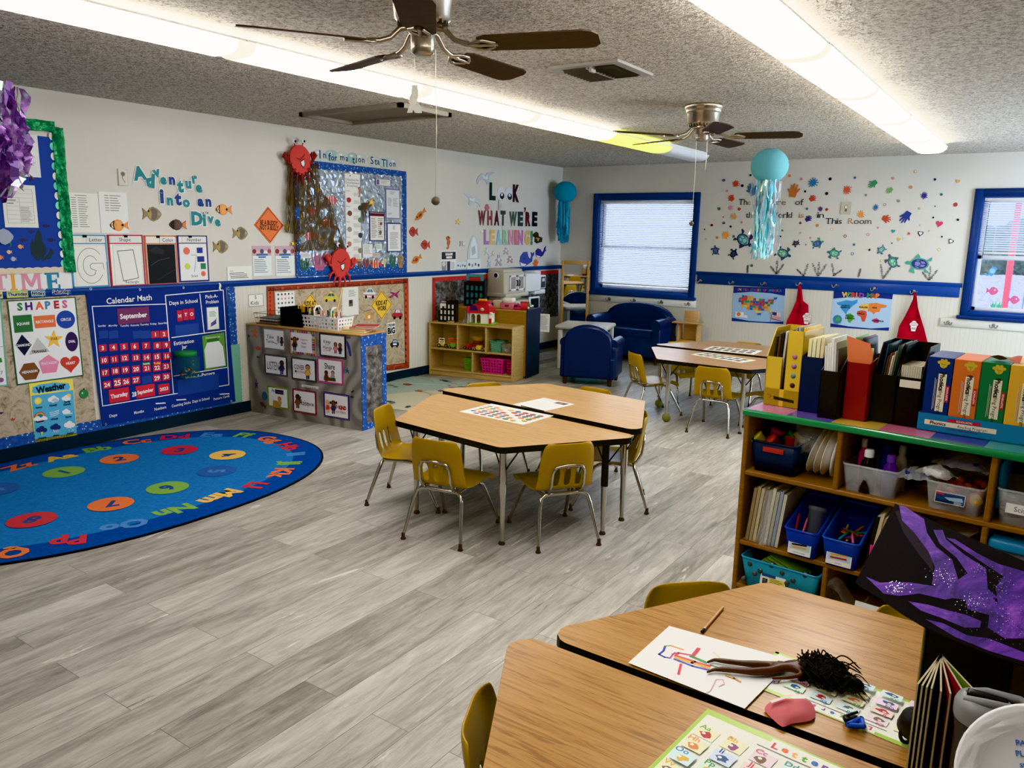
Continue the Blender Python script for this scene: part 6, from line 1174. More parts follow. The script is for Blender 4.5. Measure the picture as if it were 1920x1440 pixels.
def caddy(x,y,label,rz=0.0):
    e=E('pencil_caddy',label,'caddy',mw=onC(x,y,rz=rz));WP=M('#dedbd6',.4)
    m=MB();L,D,H=.115,.095,.105
    def wall(p0,p1,t0,t1,holes):
        """perforated wall: p0,p1 bottom ends, t0,t1 top ends"""
        nx,nz=2*holes+1,7;P=lambda u,v:(Vector(p0).lerp(Vector(p1),u)).lerp(Vector(t0).lerp(Vector(t1),u),v)
        for i in range(nx):
            for j in range(nz):
                if i%2 and j%2:continue
                q=[P(i/nx,j/nz),P((i+1)/nx,j/nz),P((i+1)/nx,(j+1)/nz),P(i/nx,(j+1)/nz)];m.add(q,[(0,1,2,3)],WP)
    b=.85;c=[(-L*b,-D*b,0),(L*b,-D*b,0),(L*b,D*b,0),(-L*b,D*b,0)];t=[(-L,-D,H),(L,-D,H),(L,D,H),(-L,D,H)]
    for i in range(4):wall(c[i],c[(i+1)%4],t[i],t[(i+1)%4],6 if i%2==0 else 5)
    m.add(c,[(0,1,2,3)],WP);m.tube(t,.005,WP,6,closed=True);m.build('basket',e)
    m=MB();m.box(-.003,-D*.9,.01,.003,D*.9,H,WP);m.build('divider',e)
    m=MB();m.tube([(-.0,-.04,H-.01),(-.0,-.045,H+.04),(0,-.02,H+.07),(0,.02,H+.07),(0,.045,H+.04),(0,.04,H-.01)],.008,WP,8);m.build('handle',e)
    return e
cads=[(.665,.15),(.87,.125)]
caddy(*cads[0],'white perforated pencil caddy beside the black mesh file');caddy(*cads[1],'white perforated pencil caddy nearer the stacked books on the cabinet')
r=random.Random(5);pal=[('red','#b02a2a'),('green','#2f7a3a'),('orange','#d9762a'),('yellow','#dfb52a'),('blue','#2a4a90'),('black','#222226'),('brown','#6a4028'),('pink','#c86a8a'),('teal','#2a7a80')]
for ci,(cx,cy)in enumerate(cads):
    for i in range(17):
        cn,c=pal[(i*4+ci)%9];x,y=cx+(-.085+.17*(i%6)/5.2)*.95,cy+r.uniform(-.07,.07);lean=r.uniform(-.02,.02);h=r.uniform(.135,.165)
        m=MB();m.tube([(x,y,.012),(x+lean*.8,y+lean*.5,h*.72)],.0055 if i%2 else .0038,M(c,.4),6);m.tube([(x+lean*.8,y+lean*.5,h*.72),(x+lean,y+lean*.6,h)],.006 if i%2 else .003,M(c if i%2 else '#d8c49a',.4),6)
        o=m.build('marker' if i%2 else 'pencil',None,onC(0,0));tag(o,'%s %s standing in the white caddy %s'%(cn,'marker' if i%2 else 'pencil','beside the black mesh file' if ci==0 else 'nearer the stacked books'),'marker' if i%2 else 'pencil','pens in the white caddies')
m=MB();m.tube([(0,0,0),(.045,.06,.30)],.013,M('#c9a860',.5),4,flat=.25);o=m.build('wooden_ruler',None,onC(.86,.12,CH+.03));tag(o,'wooden ruler standing up in the white caddy on the cabinet','ruler')
for i,(c,x,y,rz,L,z)in enumerate((('#c9a94a',1.09,.13,.25,.2,0),('#d8c26a',1.08,.14,.3,.2,.014),('#c23a38',1.14,.16,.42,.2,.028),('#a82a30',1.16,.18,.55,.18,.040))):
    e=E('thin_book',['tan book at the bottom of the stack on the cabinet end','yellow book second from the bottom of the stack on the cabinet end','red book second from the top of the stack on the cabinet end','dark red book on top of the stack on the cabinet end'][i],'book',mw=onC(x,y,CH+.0008+z,rz),group='books stacked on the cabinet')
    m=MB();m.box(-L/2,-.07,0,L/2,.07,.002,M(c,.5));m.box(-L/2,-.07,.0095,L/2,.07,.0115,M(c,.5));m.box(-L/2,-.072,0,-L/2+.003,.072,.0115,M(c,.5));m.build('cover',e);m=MB();m.box(-L/2+.003,-.067,.002,L/2-.002,.067,.0095,M('#e0d8c4',.8));m.build('pages',e)
# ---- the two toy shelves, back to back
TO,TA=Vector((.05,6.535,0)),R(10)
def onT(x,y,z=0,rz=0.0):return Matrix.Translation(TO)@Matrix.Rotation(TA,4,'Z')@TR((x,y,z),rz)
TW,TD,TH=1.02,.295,.59;zs1=.305
e=E('toy_shelf','low birch shelf with five cubbies of toys near the room corner','shelf',mw=onT(0,0));t=.018
def part(nm,par,mat,*bx,b=.004):
    m=MB()
    for a in bx:m.rbox(*a,mat,b,1,False)
    return m.build(nm,par)
part('side_panel',e,BIRCH,(0,0,0,t,TD,TH));part('side_panel',e,BIRCH,(TW-t,0,0,TW,TD,TH));part('top_panel',e,BIRCH,(t,0,TH-t,TW-t,TD,TH));part('shelf_board',e,BIRCH,(t,.003,zs1-t,TW-t,TD-.012,zs1));part('bottom_board',e,BIRCH,(t,.003,.052,TW-t,TD-.012,.07));part('kick_board',e,BIRCH,(t,.012,0,TW-t,.03,.052));part('back_panel',e,BIRCH,(t,TD-.012,.05,TW-t,TD-.002,TH-t))
for x,a,b in((.352,zs1,TH-t),(.695,zs1,TH-t),(.535,.07,zs1-t)):part('divider',e,BIRCH,(x-.009,.004,a,x+.009,TD-.012,b))
m=MB()
for x,z in((1.0205,.56),(1.0205,.30),(1.0205,.07)):
    for y in(.03,.265):m.cyl((x-.002,y,z),(x+.0015,y,z),.006,M('#5a5048',.4,.8),n=8)
o=m.build('bolts',e);o['kind']='stuff'
BO=.30;BH=.745;BD=.36;NAVYP=M('#2a3044',.5);BRN=wood('shelf_back_hardboard','#8f6a2c','#a17a38')
e=E('back_shelf','taller shelf with a dark blue end panel standing behind the toy shelf','shelf',mw=onT(0,0))
part('back_panel',e,BRN,(.075,BO,.02,1.035,BO+.012,BH-.02));part('top_panel',e,CABTOP,(.07,BO-.004,BH-.02,1.035,BO+BD,BH));part('end_panel',e,NAVYP,(1.036,BO-.004,0,1.056,BO+BD,BH+.012),b=.008);part('side_panel',e,BIRCH,(.07,BO+.012,0,.088,BO+BD,BH-.02));part('shelf_board',e,BIRCH,(.088,BO+.012,.35,1.036,BO+BD-.01,.368));part('bottom_board',e,BIRCH,(.088,BO+.012,.05,1.036,BO+BD-.01,.068))
# magazine files with oval holes
BP=M('#1b1b1d',.35)
def holefile(mw,label,Wd,Dp,H1,H2):
    """perforated file box: tall at +x side, slanting down to -x"""
    e=E('magazine_file',label,'magazine file',mw=mw);nx,nz=9,11
    for yy in(-Wd/2,Wd/2):
        m=MB()
        for i in range(nx):
            for j in range(nz):
                x0,x1=i/nx,(i+1)/nx;z0,z1=j/nz*H2,(j+1)/nz*H2;lim=H1+(H2-H1)*min(1,max(0,(x0+x1)/2/.55))
                if i%2==1 and j%3!=0 and j<nz-1:continue
                if(z0+z1)/2<lim:m.add([((x0-.5)*Dp,yy,z0),((x1-.5)*Dp,yy,z0),((x1-.5)*Dp,yy,z1),((x0-.5)*Dp,yy,z1)],[(0,1,2,3)],BP)
        m.build('perforated_side',e)
    m=MB();m.box(-Dp/2-.003,-Wd/2,0,-Dp/2,Wd/2,H1,BP);m.build('low_front',e);m=MB();m.box(Dp/2,-Wd/2,0,Dp/2+.003,Wd/2,H2,BP);m.build('tall_back',e);m=MB();m.box(-Dp/2,-Wd/2,0,Dp/2,Wd/2,.003,BP);m.build('base',e)
    return e
holefile(onT(.19,.10,TH+.0006,.12),'black perforated magazine file of booklets on the toy shelf',.08,.2,.125,.235)
for i,(c,hh)in enumerate((('#d8d6d0',.20),('#8a5a7a',.215),('#b5433a',.2),('#d9d6cc',.22),('#cf9a3a',.205))):
    m=MB();m.box(-.085,-.033+.014*i,.004,.08,-.024+.014*i,hh,M(c,.6));o=m.build('booklet',None,onT(.19,.10,TH+.0006,.12));tag(o,['white','purple','red','cream','orange'][i]+' booklet in the black perforated file on the toy shelf','booklet','booklets in the perforated file')
holefile(onT(.36,.42,BH+.0006,.12),'tall black perforated magazine file on the back shelf',.09,.24,.27,.285)
m=MB();m.box(-.10,-.03,.004,.10,-.022,.36,M('#3f8a98',.5));m.box(-.07,-.0312,.23,.07,-.0302,.33,M('#9c3a38',.6));o=m.build('picture_book',None,onT(.36,.42,BH+.0006,.12));tag(o,'tall teal picture book with a red figure standing in the black file','book')
# toy farmhouse
e=E('toy_farmhouse','red-roofed toy farmhouse with white walls on a green base on the toy shelf','toy house',mw=onT(.60,.14,TH+.0006,.05));RD=M('#b01f28',.35);CRM=M('#ddd5c4',.45)
m=MB();m.rbox(-.135,-.10,0,.135,.10,.014,M('#7fa82a',.5),.006,2);m.build('base',e)
m=MB();m.box(.02,-.085,.014,.10,-.075,.125,CRM);m.box(.02,.07,.014,.10,.08,.125,CRM);m.box(.09,-.085,.014,.10,.08,.125,CRM)
for x in(-.12,-.052,.012):m.box(x-.008,-.085,.014,x+.008,-.075,.125,CRM)
m.box(-.12,-.085,.112,.02,-.075,.125,CRM)
for x in(-.086,-.02):m.tube([(x-.028,-.08,.09),(x-.02,-.08,.108),(x,-.08,.114),(x+.02,-.08,.108),(x+.028,-.08,.09)],.006,CRM,6)
m.box(-.128,-.085,.014,-.12,.08,.125,CRM);m.build('walls',e)
m=MB();m.add([(-.14,-.10,.122),(.12,-.10,.122),(.12,.10,.122),(-.14,.10,.122),(-.10,-.04,.215),(.075,-.04,.215),(.075,.04,.215),(-.10,.04,.215)],[(0,1,5,4),(1,2,6,5),(2,3,7,6),(3,0,4,7),(4,5,6,7),(3,2,1,0)],RD);m.rbox(-.045,-.05,.20,.07,.05,.245,RD,.01,2);m.rbox(-.055,-.06,.238,.08,.06,.25,RD,.004,1);m.build('roof',e)
m=MB();m.T=Matrix.Translation((-.075,-.088,.165))@Matrix.Rotation(R(-62),4,'X');m.prism(ell(0,0,.045,.05,14),-.005,.006,M('#4a2a5a',.5));m.build('roof_window',e)
m=MB();m.T=Matrix.Translation((.03,-.105,.165))@Matrix.Rotation(R(28+90),4,'X');m.lathe([(.02,-.004),(.02,.006),(.012,.008),(0,.008)],M('#d8a8ac',.4),14);m.build('round_window',e)
m=MB()
for i in range(5):m.ball((-.035+.018*i,-.02,.258),.014,M('#e0a020',.5),8,6)
m.build('yellow_bird',e);m=MB();m.rbox(-.165,-.1,.12,-.125,-.03,.19,M('#b5253a',.4),.015,2);m.cyl((-.15,-.06,.0),(-.15,-.06,.13),.014,M('#b9b6ae',.3));m.build('silo',e);m=MB();m.box(.10,-.085,.014,.128,-.075,.07,RD);m.build('stable_door',e);m=MB();m.rbox(.11,-.1,.11,.145,-.08,.14,CRM,.008,2);m.build('shutter',e)
m=MB()
for s in(-1,1):m.tube([(s*.03,-.02,0),(0,0,.07),(0,0,.12)],.006,M('#a9adb0',.2,alpha=.55),6)
m.lathe([(.04,0),(.035,.008),(.008,.07),(.008,.12),(.02,.13)],M('#b5b8ba',.15,alpha=.4),14);o=m.build('clear_stand',None,onT(.395,.12,TH+.0006));tag(o,'clear plastic toy stand between the magazine file and the farmhouse','stand')
m=MB();m.lathe([(.0,0),(.035,0),(.045,.012),(.04,.016),(0,.012)],M('#b0905f',.6),16);o=m.build('small_dish',None,onT(.255,.035,TH+.0006));tag(o,'small tan dish in front of the magazine file on the toy shelf','dish')
# things on the back shelf
def onB(x,y,z=BH+.0006,rz=0.0):return onT(x,BO+y,z,rz)
m=MB();m.rbox(-.05,-.03,0,.05,.03,.085,M('#c9b38a',.6),.003,1);m.box(-.05,-.03,.07,.05,.03,.0855,M('#d8d6d0'));tag(m.build('cardboard_box',None,onB(.67,.07)),'tan cardboard box on the back shelf behind the farmhouse','box')
e=E('toy_toaster','pink and white toy toaster on the back shelf','toy toaster',mw=onB(.80,.05));m=MB();m.rbox(-.08,-.05,0,.08,.05,.07,M('#c0687f',.4),.008,2);m.build('base',e);m=MB();m.rbox(-.055,-.045,.065,.075,.045,.125,M('#d9cfc6',.4),.02,3);m.build('top',e);m=MB();m.rbox(-.02,-.054,.025,.03,-.049,.05,M('#5a4a4a',.4),.004,1);m.build('handle',e)
m=MB();m.grid(12,8,lambda u,v:(.09*(u-.5)*1.2,(v-.5)*.09,.07*max(0,math.sin(PI*min(1,u*1.3+.12)))*(1-.5*abs(v-.5))+.002),M('#c03068',.35));m.rbox(-.05,-.045,0,.05,.045,.03,M('#c03068',.35),.01,2);tag(m.build('curved_toy',None,onB(.935,.05)),'magenta curved plastic toy beside the pink toy toaster','toy')
m=MB();m.ball((0,0,.02),.02,M('#cfd4d8',.25),10,6);m.ball((.0,.0,.05),.014,M('#d8dce0',.25),10,6);tag(m.build('toy_cup',None,onB(1.0,.12)),'small white toy cup near the end of the back shelf','toy cup')
m=MB();m.ball((0,0,.026),.026,M('#2a3f80',.4),10,8);tag(m.build('blue_ball',None,onB(.58,.12,BH+.0006)),'small dark blue ball behind the toy farmhouse roof','ball')
m=MB();m.cyl((-.04,0,.048),(.035,0,.048),.046,M('#a81f26',.35),n=20);tag(m.build('red_drum',None,onB(1.0,.02,BH+.0006,.5)),'red toy drum at the corner of the back shelf','toy drum')
m=MB();m.cyl((-.025,0,.042),(.025,0,.042),.04,M('#1f6a3a',.4),n=18);tag(m.build('green_drum',None,onB(.985,.14,BH+.0006,.4)),'green toy wheel beside the red drum','toy wheel')
r=random.Random(8)
for i in range(6):
    m=MB();m.ball((0,0,.024),.024,M('#b9bcc0',.12,1.0),12,8,(1,.7+.3*r.random(),.9));m.tube([(0,0,.02),(.05*r.uniform(-1,1),.05*r.uniform(-1,1),.05)],.005,M('#b9bcc0',.12,1.0),6);o=m.build('toy_pot',None,onB(.93+.03*(i%3),.21+.05*(i//3),BH+.0006));tag(o,'shiny silver toy pan piece at the end of the back shelf','toy pan','silver toy pans on the back shelf')
S=Cv(.12,.2,WHT);S.lines(.1,.1,.9,.9,14);o=S.build('hanging_sheet',None,Matrix.Translation(TO)@Matrix.Rotation(TA,4,'Z')@Matrix.Translation((1.10,BO+BD+.01,.58))@Matrix.Rotation(PI/2,4,'X'));tag(o,'white printed sheet hanging at the rear edge of the dark blue end panel','sheet')
# toys in the cubbies
def cub(x,y,lower=False,rz=0.0):return onT(x,y,(.0706 if lower else zs1+.0006),rz)
TYR=M('#1c1b1b',.6)
def toycar(mw,L,Wd,H,body,label,name='toy_car',wheels=.018,cabin=None,cols=None,extra=None):
    e=E(name,label,'toy vehicle',mw=mw,group='toy vehicles in the cubbies');m=MB();m.rbox(-L/2,-Wd/2,wheels*.7,L/2,Wd/2,wheels*.7+H*.5,M(body,.3),H*.16,3);m.build('body',e)
    m=MB();c=cabin or(-.25,.25,.55);m.rbox(L*c[0],-Wd*.42,wheels*.7+H*.4,L*c[1],Wd*.42,wheels*.7+H,M(cols or body,.3),H*.2,3);m.build('cabin',e)
    for sx in(-.3,.3):
        for sy in(-1,1):m=MB();m.cyl((L*sx,sy*Wd*.36,wheels),(L*sx,sy*Wd*.52,wheels),wheels,TYR,n=14);m.cyl((L*sx,sy*Wd*.52,wheels),(L*sx,sy*Wd*.53,wheels),wheels*.5,M('#8a8a88',.4),n=10);m.build('wheel',e)
    if extra:extra(e)
    return e
def bars(col,x0,x1,y,z0,z1,n=3):
    def f(e):
        m=MB()
        for i in range(n):z=z0+(z1-z0)*i/(n-1);m.tube([(x0,y,z),(x1,y,z)],.005,M(col,.4),6)
        for x in(x0,x1):m.tube([(x,y,z0-.01),(x,y,z1)],.005,M(col,.4),6)
        m.build('rack',e)
    return f
toycar(cub(.135,.09,rz=.2),.135,.08,.055,'#c9a520','yellow toy truck with an open cab in the first upper cubby',wheels=.022,cabin=(-.3,.05,.5),cols='#b59020',extra=bars('#d8d5cc',-.04,.02,-.03,.05,.10))
toycar(cub(.275,.08,rz=.1),.13,.07,.05,'#6fa028','green toy trailer with an orange rack in the first upper cubby',wheels=.016,extra=bars('#d5502a',-.055,.055,-.02,.06,.11,3))
toycar(cub(.215,.17),.15,.08,.1,'#a8762a','orange toy digger at the back of the first upper cubby',wheels=.02)
toycar(cub(.455,.09,rz=-.1),.11,.075,.05,'#9a1f24','dark red toy car in the middle upper cubby',wheels=.018)
def bowl(e):m=MB();m.grid(12,6,lambda u,v:(.085*math.cos(2*PI*u)*(.5+.5*v),.05*math.sin(2*PI*u)*(.5+.5*v),.085+.045*v),M('#c99a30',.4));m.build('tipper_bowl',e)
toycar(cub(.52,.17),.17,.085,.08,'#7a2a24','toy dump truck with a yellow tipper in the middle upper cubby',name='toy_dump_truck',wheels=.024,extra=bowl)
toycar(cub(.60,.055,rz=.12),.145,.07,.046,'#cfa92a','low yellow sports car in the middle upper cubby',wheels=.018,cabin=(-.22,.2,.5))
def basket(mw,W0,D0,H,col,label,holes=True,rim=None,alpha=None,group='baskets in the cubbies',diamond=False):
    e=E('toy_basket',label,'basket',mw=mw,group=group);mt=M(col,.45)if alpha is None else M(col,.25,alpha=alpha);m=MB();b=.84
    c=[(-W0/2*b,-D0/2*b,0),(W0/2*b,-D0/2*b,0),(W0/2*b,D0/2*b,0),(-W0/2*b,D0/2*b,0)];t=[(-W0/2,-D0/2,H),(W0/2,-D0/2,H),(W0/2,D0/2,H),(-W0/2,D0/2,H)]
    for i in range(4):
        nx,nz=(15,11)if holes else(1,1)
        for a in range(nx):
            for k in range(nz):
                if holes and a%2 and k%2 and 0<k<nz-1:continue
                P=lambda u,v:Vector(c[i]).lerp(Vector(c[(i+1)%4]),u).lerp(Vector(t[i]).lerp(Vector(t[(i+1)%4]),u),v);m.add([P(a/nx,k/nz),P((a+1)/nx,k/nz),P((a+1)/nx,(k+1)/nz),P(a/nx,(k+1)/nz)],[(0,1,2,3)],mt)
    m.add(c,[(0,1,2,3)],mt);m.build('basket_wall',e);m=MB();m.tube(t,.007,M(rim or col,.4)if alpha is None else mt,6,closed=True);m.build('rim',e);return e
basket(cub(.80,.12),.13,.17,.115,'#5f9a84','mint green perforated basket in the third upper cubby')
basket(cub(.935,.10),.125,.15,.10,'#a9a598','clear plastic bin of odds and ends in the third upper cubby',holes=False,alpha=.35)
m=MB();r=random.Random(2)
for i in range(10):m.ball((r.uniform(-.04,.04),r.uniform(-.04,.04),.02+.03*r.random()),.018,M(r.choice(['#d8cfc0','#6a5a4a','#8a8a88']),.6),8,6)
o=m.build('small_toys',None,cub(.935,.10));tag(o,'pale small toys heaped in the clear plastic bin','toys',kind='stuff')
basket(cub(.462,.10,True),.10,.10,.135,'#4f8f22','lime green perforated basket in the lower cubby')
basket(cub(.765,.13,True),.27,.22,.165,'#c02878','magenta lattice basket filled with coloured toys in the lower cubby');basket(cub(.955,.16,True),.075,.2,.165,'#a82050','dark pink basket at the end of the lower cubby')
m=MB()
for i in range(34):m.rbox(*(lambda x,y,z:(x,y,z,x+.04,y+.035,z+.03))(r.uniform(-.11,.07),r.uniform(-.085,.05),.01+.12*r.random()),M(r.choice(['#d5602a','#c23a6a','#d98a2a','#3a3f90','#b02a38']),.5),.006,1)
o=m.build('toy_blocks',None,cub(.765,.13,True));tag(o,'orange and blue toy blocks heaped in the magenta basket','toy blocks',kind='stuff')
# ---- play kitchen against the wall behind the shelves
e=E('play_kitchen','beige and white plastic play kitchen with clock and microwave behind the toy shelves','play kitchen',(.025,7.62,0));KB,KW=M('#b3ab9c',.45),M('#cfd0d2',.4)
m=MB();m.rbox(.0,.0,0,.34,.64,.76,KB,.012,2);m.build('base_cabinet',e)
m=MB();m.rbox(.0,.02,.82,.26,.46,1.10,KB,.02,2);m.rbox(.0,.0,.80,.30,.50,.85,KB,.012,2);m.rbox(0,.03,1.08,.24,.44,1.135,KB,.02,2);m.rbox(.02,.03,.76,.22,.46,.82,KB,.008,1);m.build('upper_cabinet',e)
m=MB();m.rbox(.0,.46,.845,.28,.80,1.07,KW,.012,2);m.rbox(.02,.70,.80,.26,.95,.86,KW,.01,1);m.rbox(.02,.78,1.04,.2,.93,1.09,KW,.01,1);m.build('hutch',e)
for y in(.12,.29):
    m=MB()
    for a in((.262,y,.87,.272,y+.025,1.06),(.262,y+.13,.87,.272,y+.155,1.06),(.262,y,.87,.272,y+.155,.895),(.262,y,1.035,.272,y+.155,1.06)):m.rbox(*a,KW,.004,1)
    d=m.build('cabinet_door',e);m=MB();m.box(.262,y+.02,.89,.266,y+.135,1.04,M('#8f8b84',.5));m.build('door_panel',d);m=MB();hy=y+.14 if y<.2 else y+.015;m.tube([(.272,hy,.93),(.292,hy,.94),(.292,hy,.99),(.272,hy,1.0)],.006,M(BLK,.3),6);m.build('handle',d)
m=MB();m.lathe([(.038,0),(.038,.008),(.032,.009),(0,.009)],KW,20);m.lathe([(.026,.0095),(0,.0098)],M('#2a2a2e'),16);o=m.build('toy_clock',e,None);o.matrix_local=Matrix.Translation((.14,.018,1.06))@Matrix.Rotation(PI/2,4,'X')
m=MB();m.rbox(.04,.58,.87,.27,.94,1.04,KW,.01,2);mw_=m.build('toy_microwave',e);m=MB();m.box(.27,.60,.885,.274,.80,1.02,M('#141416',.2));m.build('window',mw_);m=MB();m.box(.27,.82,.885,.274,.92,1.02,M('#3a3a3e',.4));m.box(.2745,.84,.96,.2755,.90,1.0,M('#b5b8ba'));m.build('control_panel',mw_)
m=MB();m.rbox(.341,.42,.60,.36,.66,.79,KW,.008,1);ov=m.build('oven_door',e);m=MB();m.box(.3605,.45,.625,.363,.63,.77,M('#202226',.3));m.build('window',ov)
# ---- mirror in the corner
e=E('standing_mirror','tall narrow mirror in a light wood frame standing in the room corner','mirror',(.44,9.06,0),R(31));m=MB();Wm,Hm=.37,1.215
for a in((-Wm/2,-.012,0,-Wm/2+.035,.012,Hm),(Wm/2-.035,-.012,0,Wm/2,.012,Hm),(-Wm/2+.035,-.012,Hm-.05,Wm/2-.035,.012,Hm),(-Wm/2+.035,-.012,.02,Wm/2-.035,.012,.08)):m.rbox(*a,PINE,.003,1)
m.build('mirror_frame',e);m=MB();m.box(-Wm/2+.034,-.004,.079,Wm/2-.034,.004,Hm-.049,M('#c9ced2',.02,1.0));m.build('mirror_glass',e)
m=MB();m.box(-Wm/2,-.10,0,-Wm/2+.035,.14,.03,PINE);m.box(Wm/2-.035,-.10,0,Wm/2,.14,.03,PINE);m.build('foot',e)
# ---- grey play table behind the armchair, 
GP=M('#b1aa9c',.5)
e=E('play_table','beige plastic play table behind the blue armchair','table',(1.15,8.08,0),R(16));m=MB();m.rbox(-.30,-.26,.47,.32,.30,.52,GP,.025,3);m.build('tabletop',e)
for x,y in((-.27,-.23),(.25,-.23),(-.27,.22),(.25,.22)):m=MB();m.rbox(x,y,0,x+.05,y+.05,.475,GP,.01,2);m.build('leg',e)
m=MB();m.rbox(-.268,-.2,.05,-.25,.25,.47,GP,.004,1);m.build('side_panel',e)
m=MB();m.rbox(-.2,-.18,.10,.2,.12,.34,M('#2f9a9e',.5),.02,2);tag(m.build('turquoise_bin',None,TR((1.15,8.08,0.0005),R(16))@Matrix.Translation((0,0,-.1))),'turquoise bin standing under the beige play table','bin')
# ---- blue armchair and sofa
w=NT('blue_vinyl',.32,.5);w.color('#10214e').bump(w.noise(w.co,9,3),.25,.02);VIN=w.m;LEGW=M('#3a2418',.5)
def couch(name,label,cat,mw,Wd,seatW,hz=1.0):
    e=E(name,label,cat,mw=mw@Matrix.Diagonal((1,1,hz,1)));D=.50;aw=(Wd-seatW)/2
    m=MB();m.rbox(-Wd/2+.02,-.22,.075,Wd/2-.02,.24,.30,VIN,.02,3);m.build('base',e)
    m=MB();m.rbox(-seatW/2+.005,-.235,.28,seatW/2-.005,.14,.375,VIN,.03,4);m.build('seat_cushion',e)
    m=MB();n=15;out=[]
    for i in range(n):a=PI*i/(n-1);out.append((-(Wd/2-.055)*math.cos(a),.44+.20*math.sin(a)**.75))
    pts=[(-(Wd/2-.055),.10)]+out+[(Wd/2-.055,.10)];k=len(pts);
    for y0,y1,s_ in((.13,.25,1.0),):
        ring=[(y0,.93),(y0+.02,.99),(y0+.05,1.0),(y1-.03,1.0),(y1-.008,.985),(y1,.94)];vs=[(x*q,y,.1+(z-.1)*q)for y,q in ring for x,z in pts]
        m.add(vs,[(a*k+i,a*k+(i+1)%k,(a+1)*k+(i+1)%k,(a+1)*k+i)for a in range(5)for i in range(k)],VIN,True);m.add(vs[:k],[tuple(range(k))],VIN,True);m.add(vs[-k:],[tuple(range(k))[::-1]],VIN)
    m.build('backrest',e)
    for s in(-1,1):
        m=MB();xo=s*(Wd/2-aw/2)
        m.rbox(xo-aw/2+.01,-.235,.08,xo+aw/2-.01,.20,.42,VIN,.02,3);m.tube([(xo,-.245,.43),(xo,-.1,.435),(xo,.19,.44)],[aw/2,aw/2+.003,aw/2],VIN,16);m.build('armrest',e)
    for x in(-1,1):
        for y in(-.19,.20):m=MB();m.cyl((x*(Wd/2-.07),y,0),(x*(Wd/2-.07),y,.085),.018,LEGW,.026,4);m.build('leg',e)
    return e
couch('blue_armchair','dark blue vinyl child armchair seen from behind between shelf and sofa','armchair',TR((1.665,7.32,0),R(17+180)),.62,.40)
couch('blue_sofa','dark blue vinyl child sofa below the closed-blind window','sofa',TR((1.32,9.0,0),R(-4)),1.06,.80,1.12)
# ---- doll high chair
e=E('doll_high_chair','light wooden doll high chair between the blue sofa and the USA map','high chair',(2.05,9.10,0),R(6));HC=wood('high_chair_wood','#c29a66','#d4ae7a')
m=MB();m.rbox(-.09,.06,.30,.09,.075,.66,HC,.01,2);m.build('backrest',e);m=MB();m.rbox(-.19,-.14,.515,.19,.02,.533,HC,.02,2);m.build('tray',e);m=MB();m.rbox(-.115,-.10,.29,.115,.08,.308,HC,.004,1);m.build('seat',e)
for x in(-1,1):m=MB();m.prism([(-.12,0),(.11,0),(.085,.52),(-.085,.52)],-.008,.008,HC);o=m.build('side_panel',e);o.matrix_local=Matrix.Translation((x*.118,0,0))@Matrix.Rotation(PI/2,4,'Z')@Matrix.Rotation(PI/2,4,'X')
m=MB();m.rbox(-.12,-.12,.17,.12,-.104,.20,HC,.003,1);m.build('foot_rest',e)
# ================================================================ tables, chairs, rugs, things on the tables
CHR=M('#a9a59c',.16,1.0);BLKP=M('#151311',.5);YEL=NT('chair_plastic',.32,.5);YEL.color(YEL.ramp(YEL.noise(YEL.co,3,2),[(.3,'#a07c12'),(.7,'#b38d1a')]));YEL=YEL.m
def oak(name,a,b,c,k=1.0):
    w=NT(name,.3,.45);v=w.mapping((2.2*k,38*k,10));n=w.noise(v,1.6,6,.62,1.6);f=w.noise(w.mapping((6,160,10)),1.5,3,.6)
    w.color(w.mix(w.math('MULTIPLY',f,.6),w.ramp(n,[(.38,a),(.46,b),(.6,c)]),a));return w.m
OAKF=oak('oak_laminate_near','#8f6638','#b4864e','#bf945c');OAKM=oak('oak_laminate','#a8804f','#c09a66','#c9a676');OAKB=oak('oak_laminate_far','#9a7450','#b58f68','#c09c78')
def fillet(pts,r,n=6):
    o=[]
    for i,p in enumerate(pts):
        p=Vector(p);a=(Vector(pts[i-1])-p).normalized();b=(Vector(pts[(i+1)%len(pts)])-p).normalized();th=math.acos(a.dot(b));t=r/math.tan(th/2);c=p+(a+b).normalized()*(r/math.sin(th/2));s0=p+a*t-c;s1=p+b*t-c
        for k in range(n+1):q=s0.lerp(s1,k/n).normalized()*r+c;o.append((q.x,q.y))
    return o
TL_,TS_,TDp=1.56,.79,.675
def table(mw,z,mat,label,balls=(),dark=()):
    """trapezoid: long side along x at y=0, short side at y=-TDp"""
    e=E('activity_table',label,'table',mw=mw,group='trapezoid activity tables');out=fillet([(-TL_/2,0),(-TS_/2,-TDp),(TS_/2,-TDp),(TL_/2,0)],.055)
    m=MB();m.prism(out,z-.006,z,mat,BLKP);m.build('tabletop',e);m=MB();m.prism([(x*1.002,y)for x,y in out],z-.032,z-.0055,BLKP);m.build('edge_band',e)
    for i,(x,y)in enumerate(((-TL_/2+.16,-.10),(-TS_/2+.07,-TDp+.10),(TS_/2-.07,-TDp+.10),(TL_/2-.16,-.10))):
        m=MB();tm=BLKP if i in dark else CHR;m.tube([(x,y,z-.03),(x,y,.27)],.019,tm,14);m.tube([(x,y,.275),(x,y,.02)],[.0165,.0115],CHR,12);m.lathe([(.018,z-.038),(.03,z-.032)],CHR,12,(x,y,0));lg=m.build('leg',e)
        m=MB();m.lathe([(.0,0),(.016,0),(.018,.006),(.012,.018),(.009,.024)],M('#4a3a30',.4,.6),12,(x,y,0))if i not in balls else m.ball((x,y,.036),.036,M('#6f7030',.9),14,10);m.build('glide' if i not in balls else 'tennis_ball',lg)
        for d in(-1,1):m=MB();m.tube([(x,y,z-.17),(x+d*.09,y+.02,z-.034)],.004,BLKP,5);m.build('brace',e)
    return e
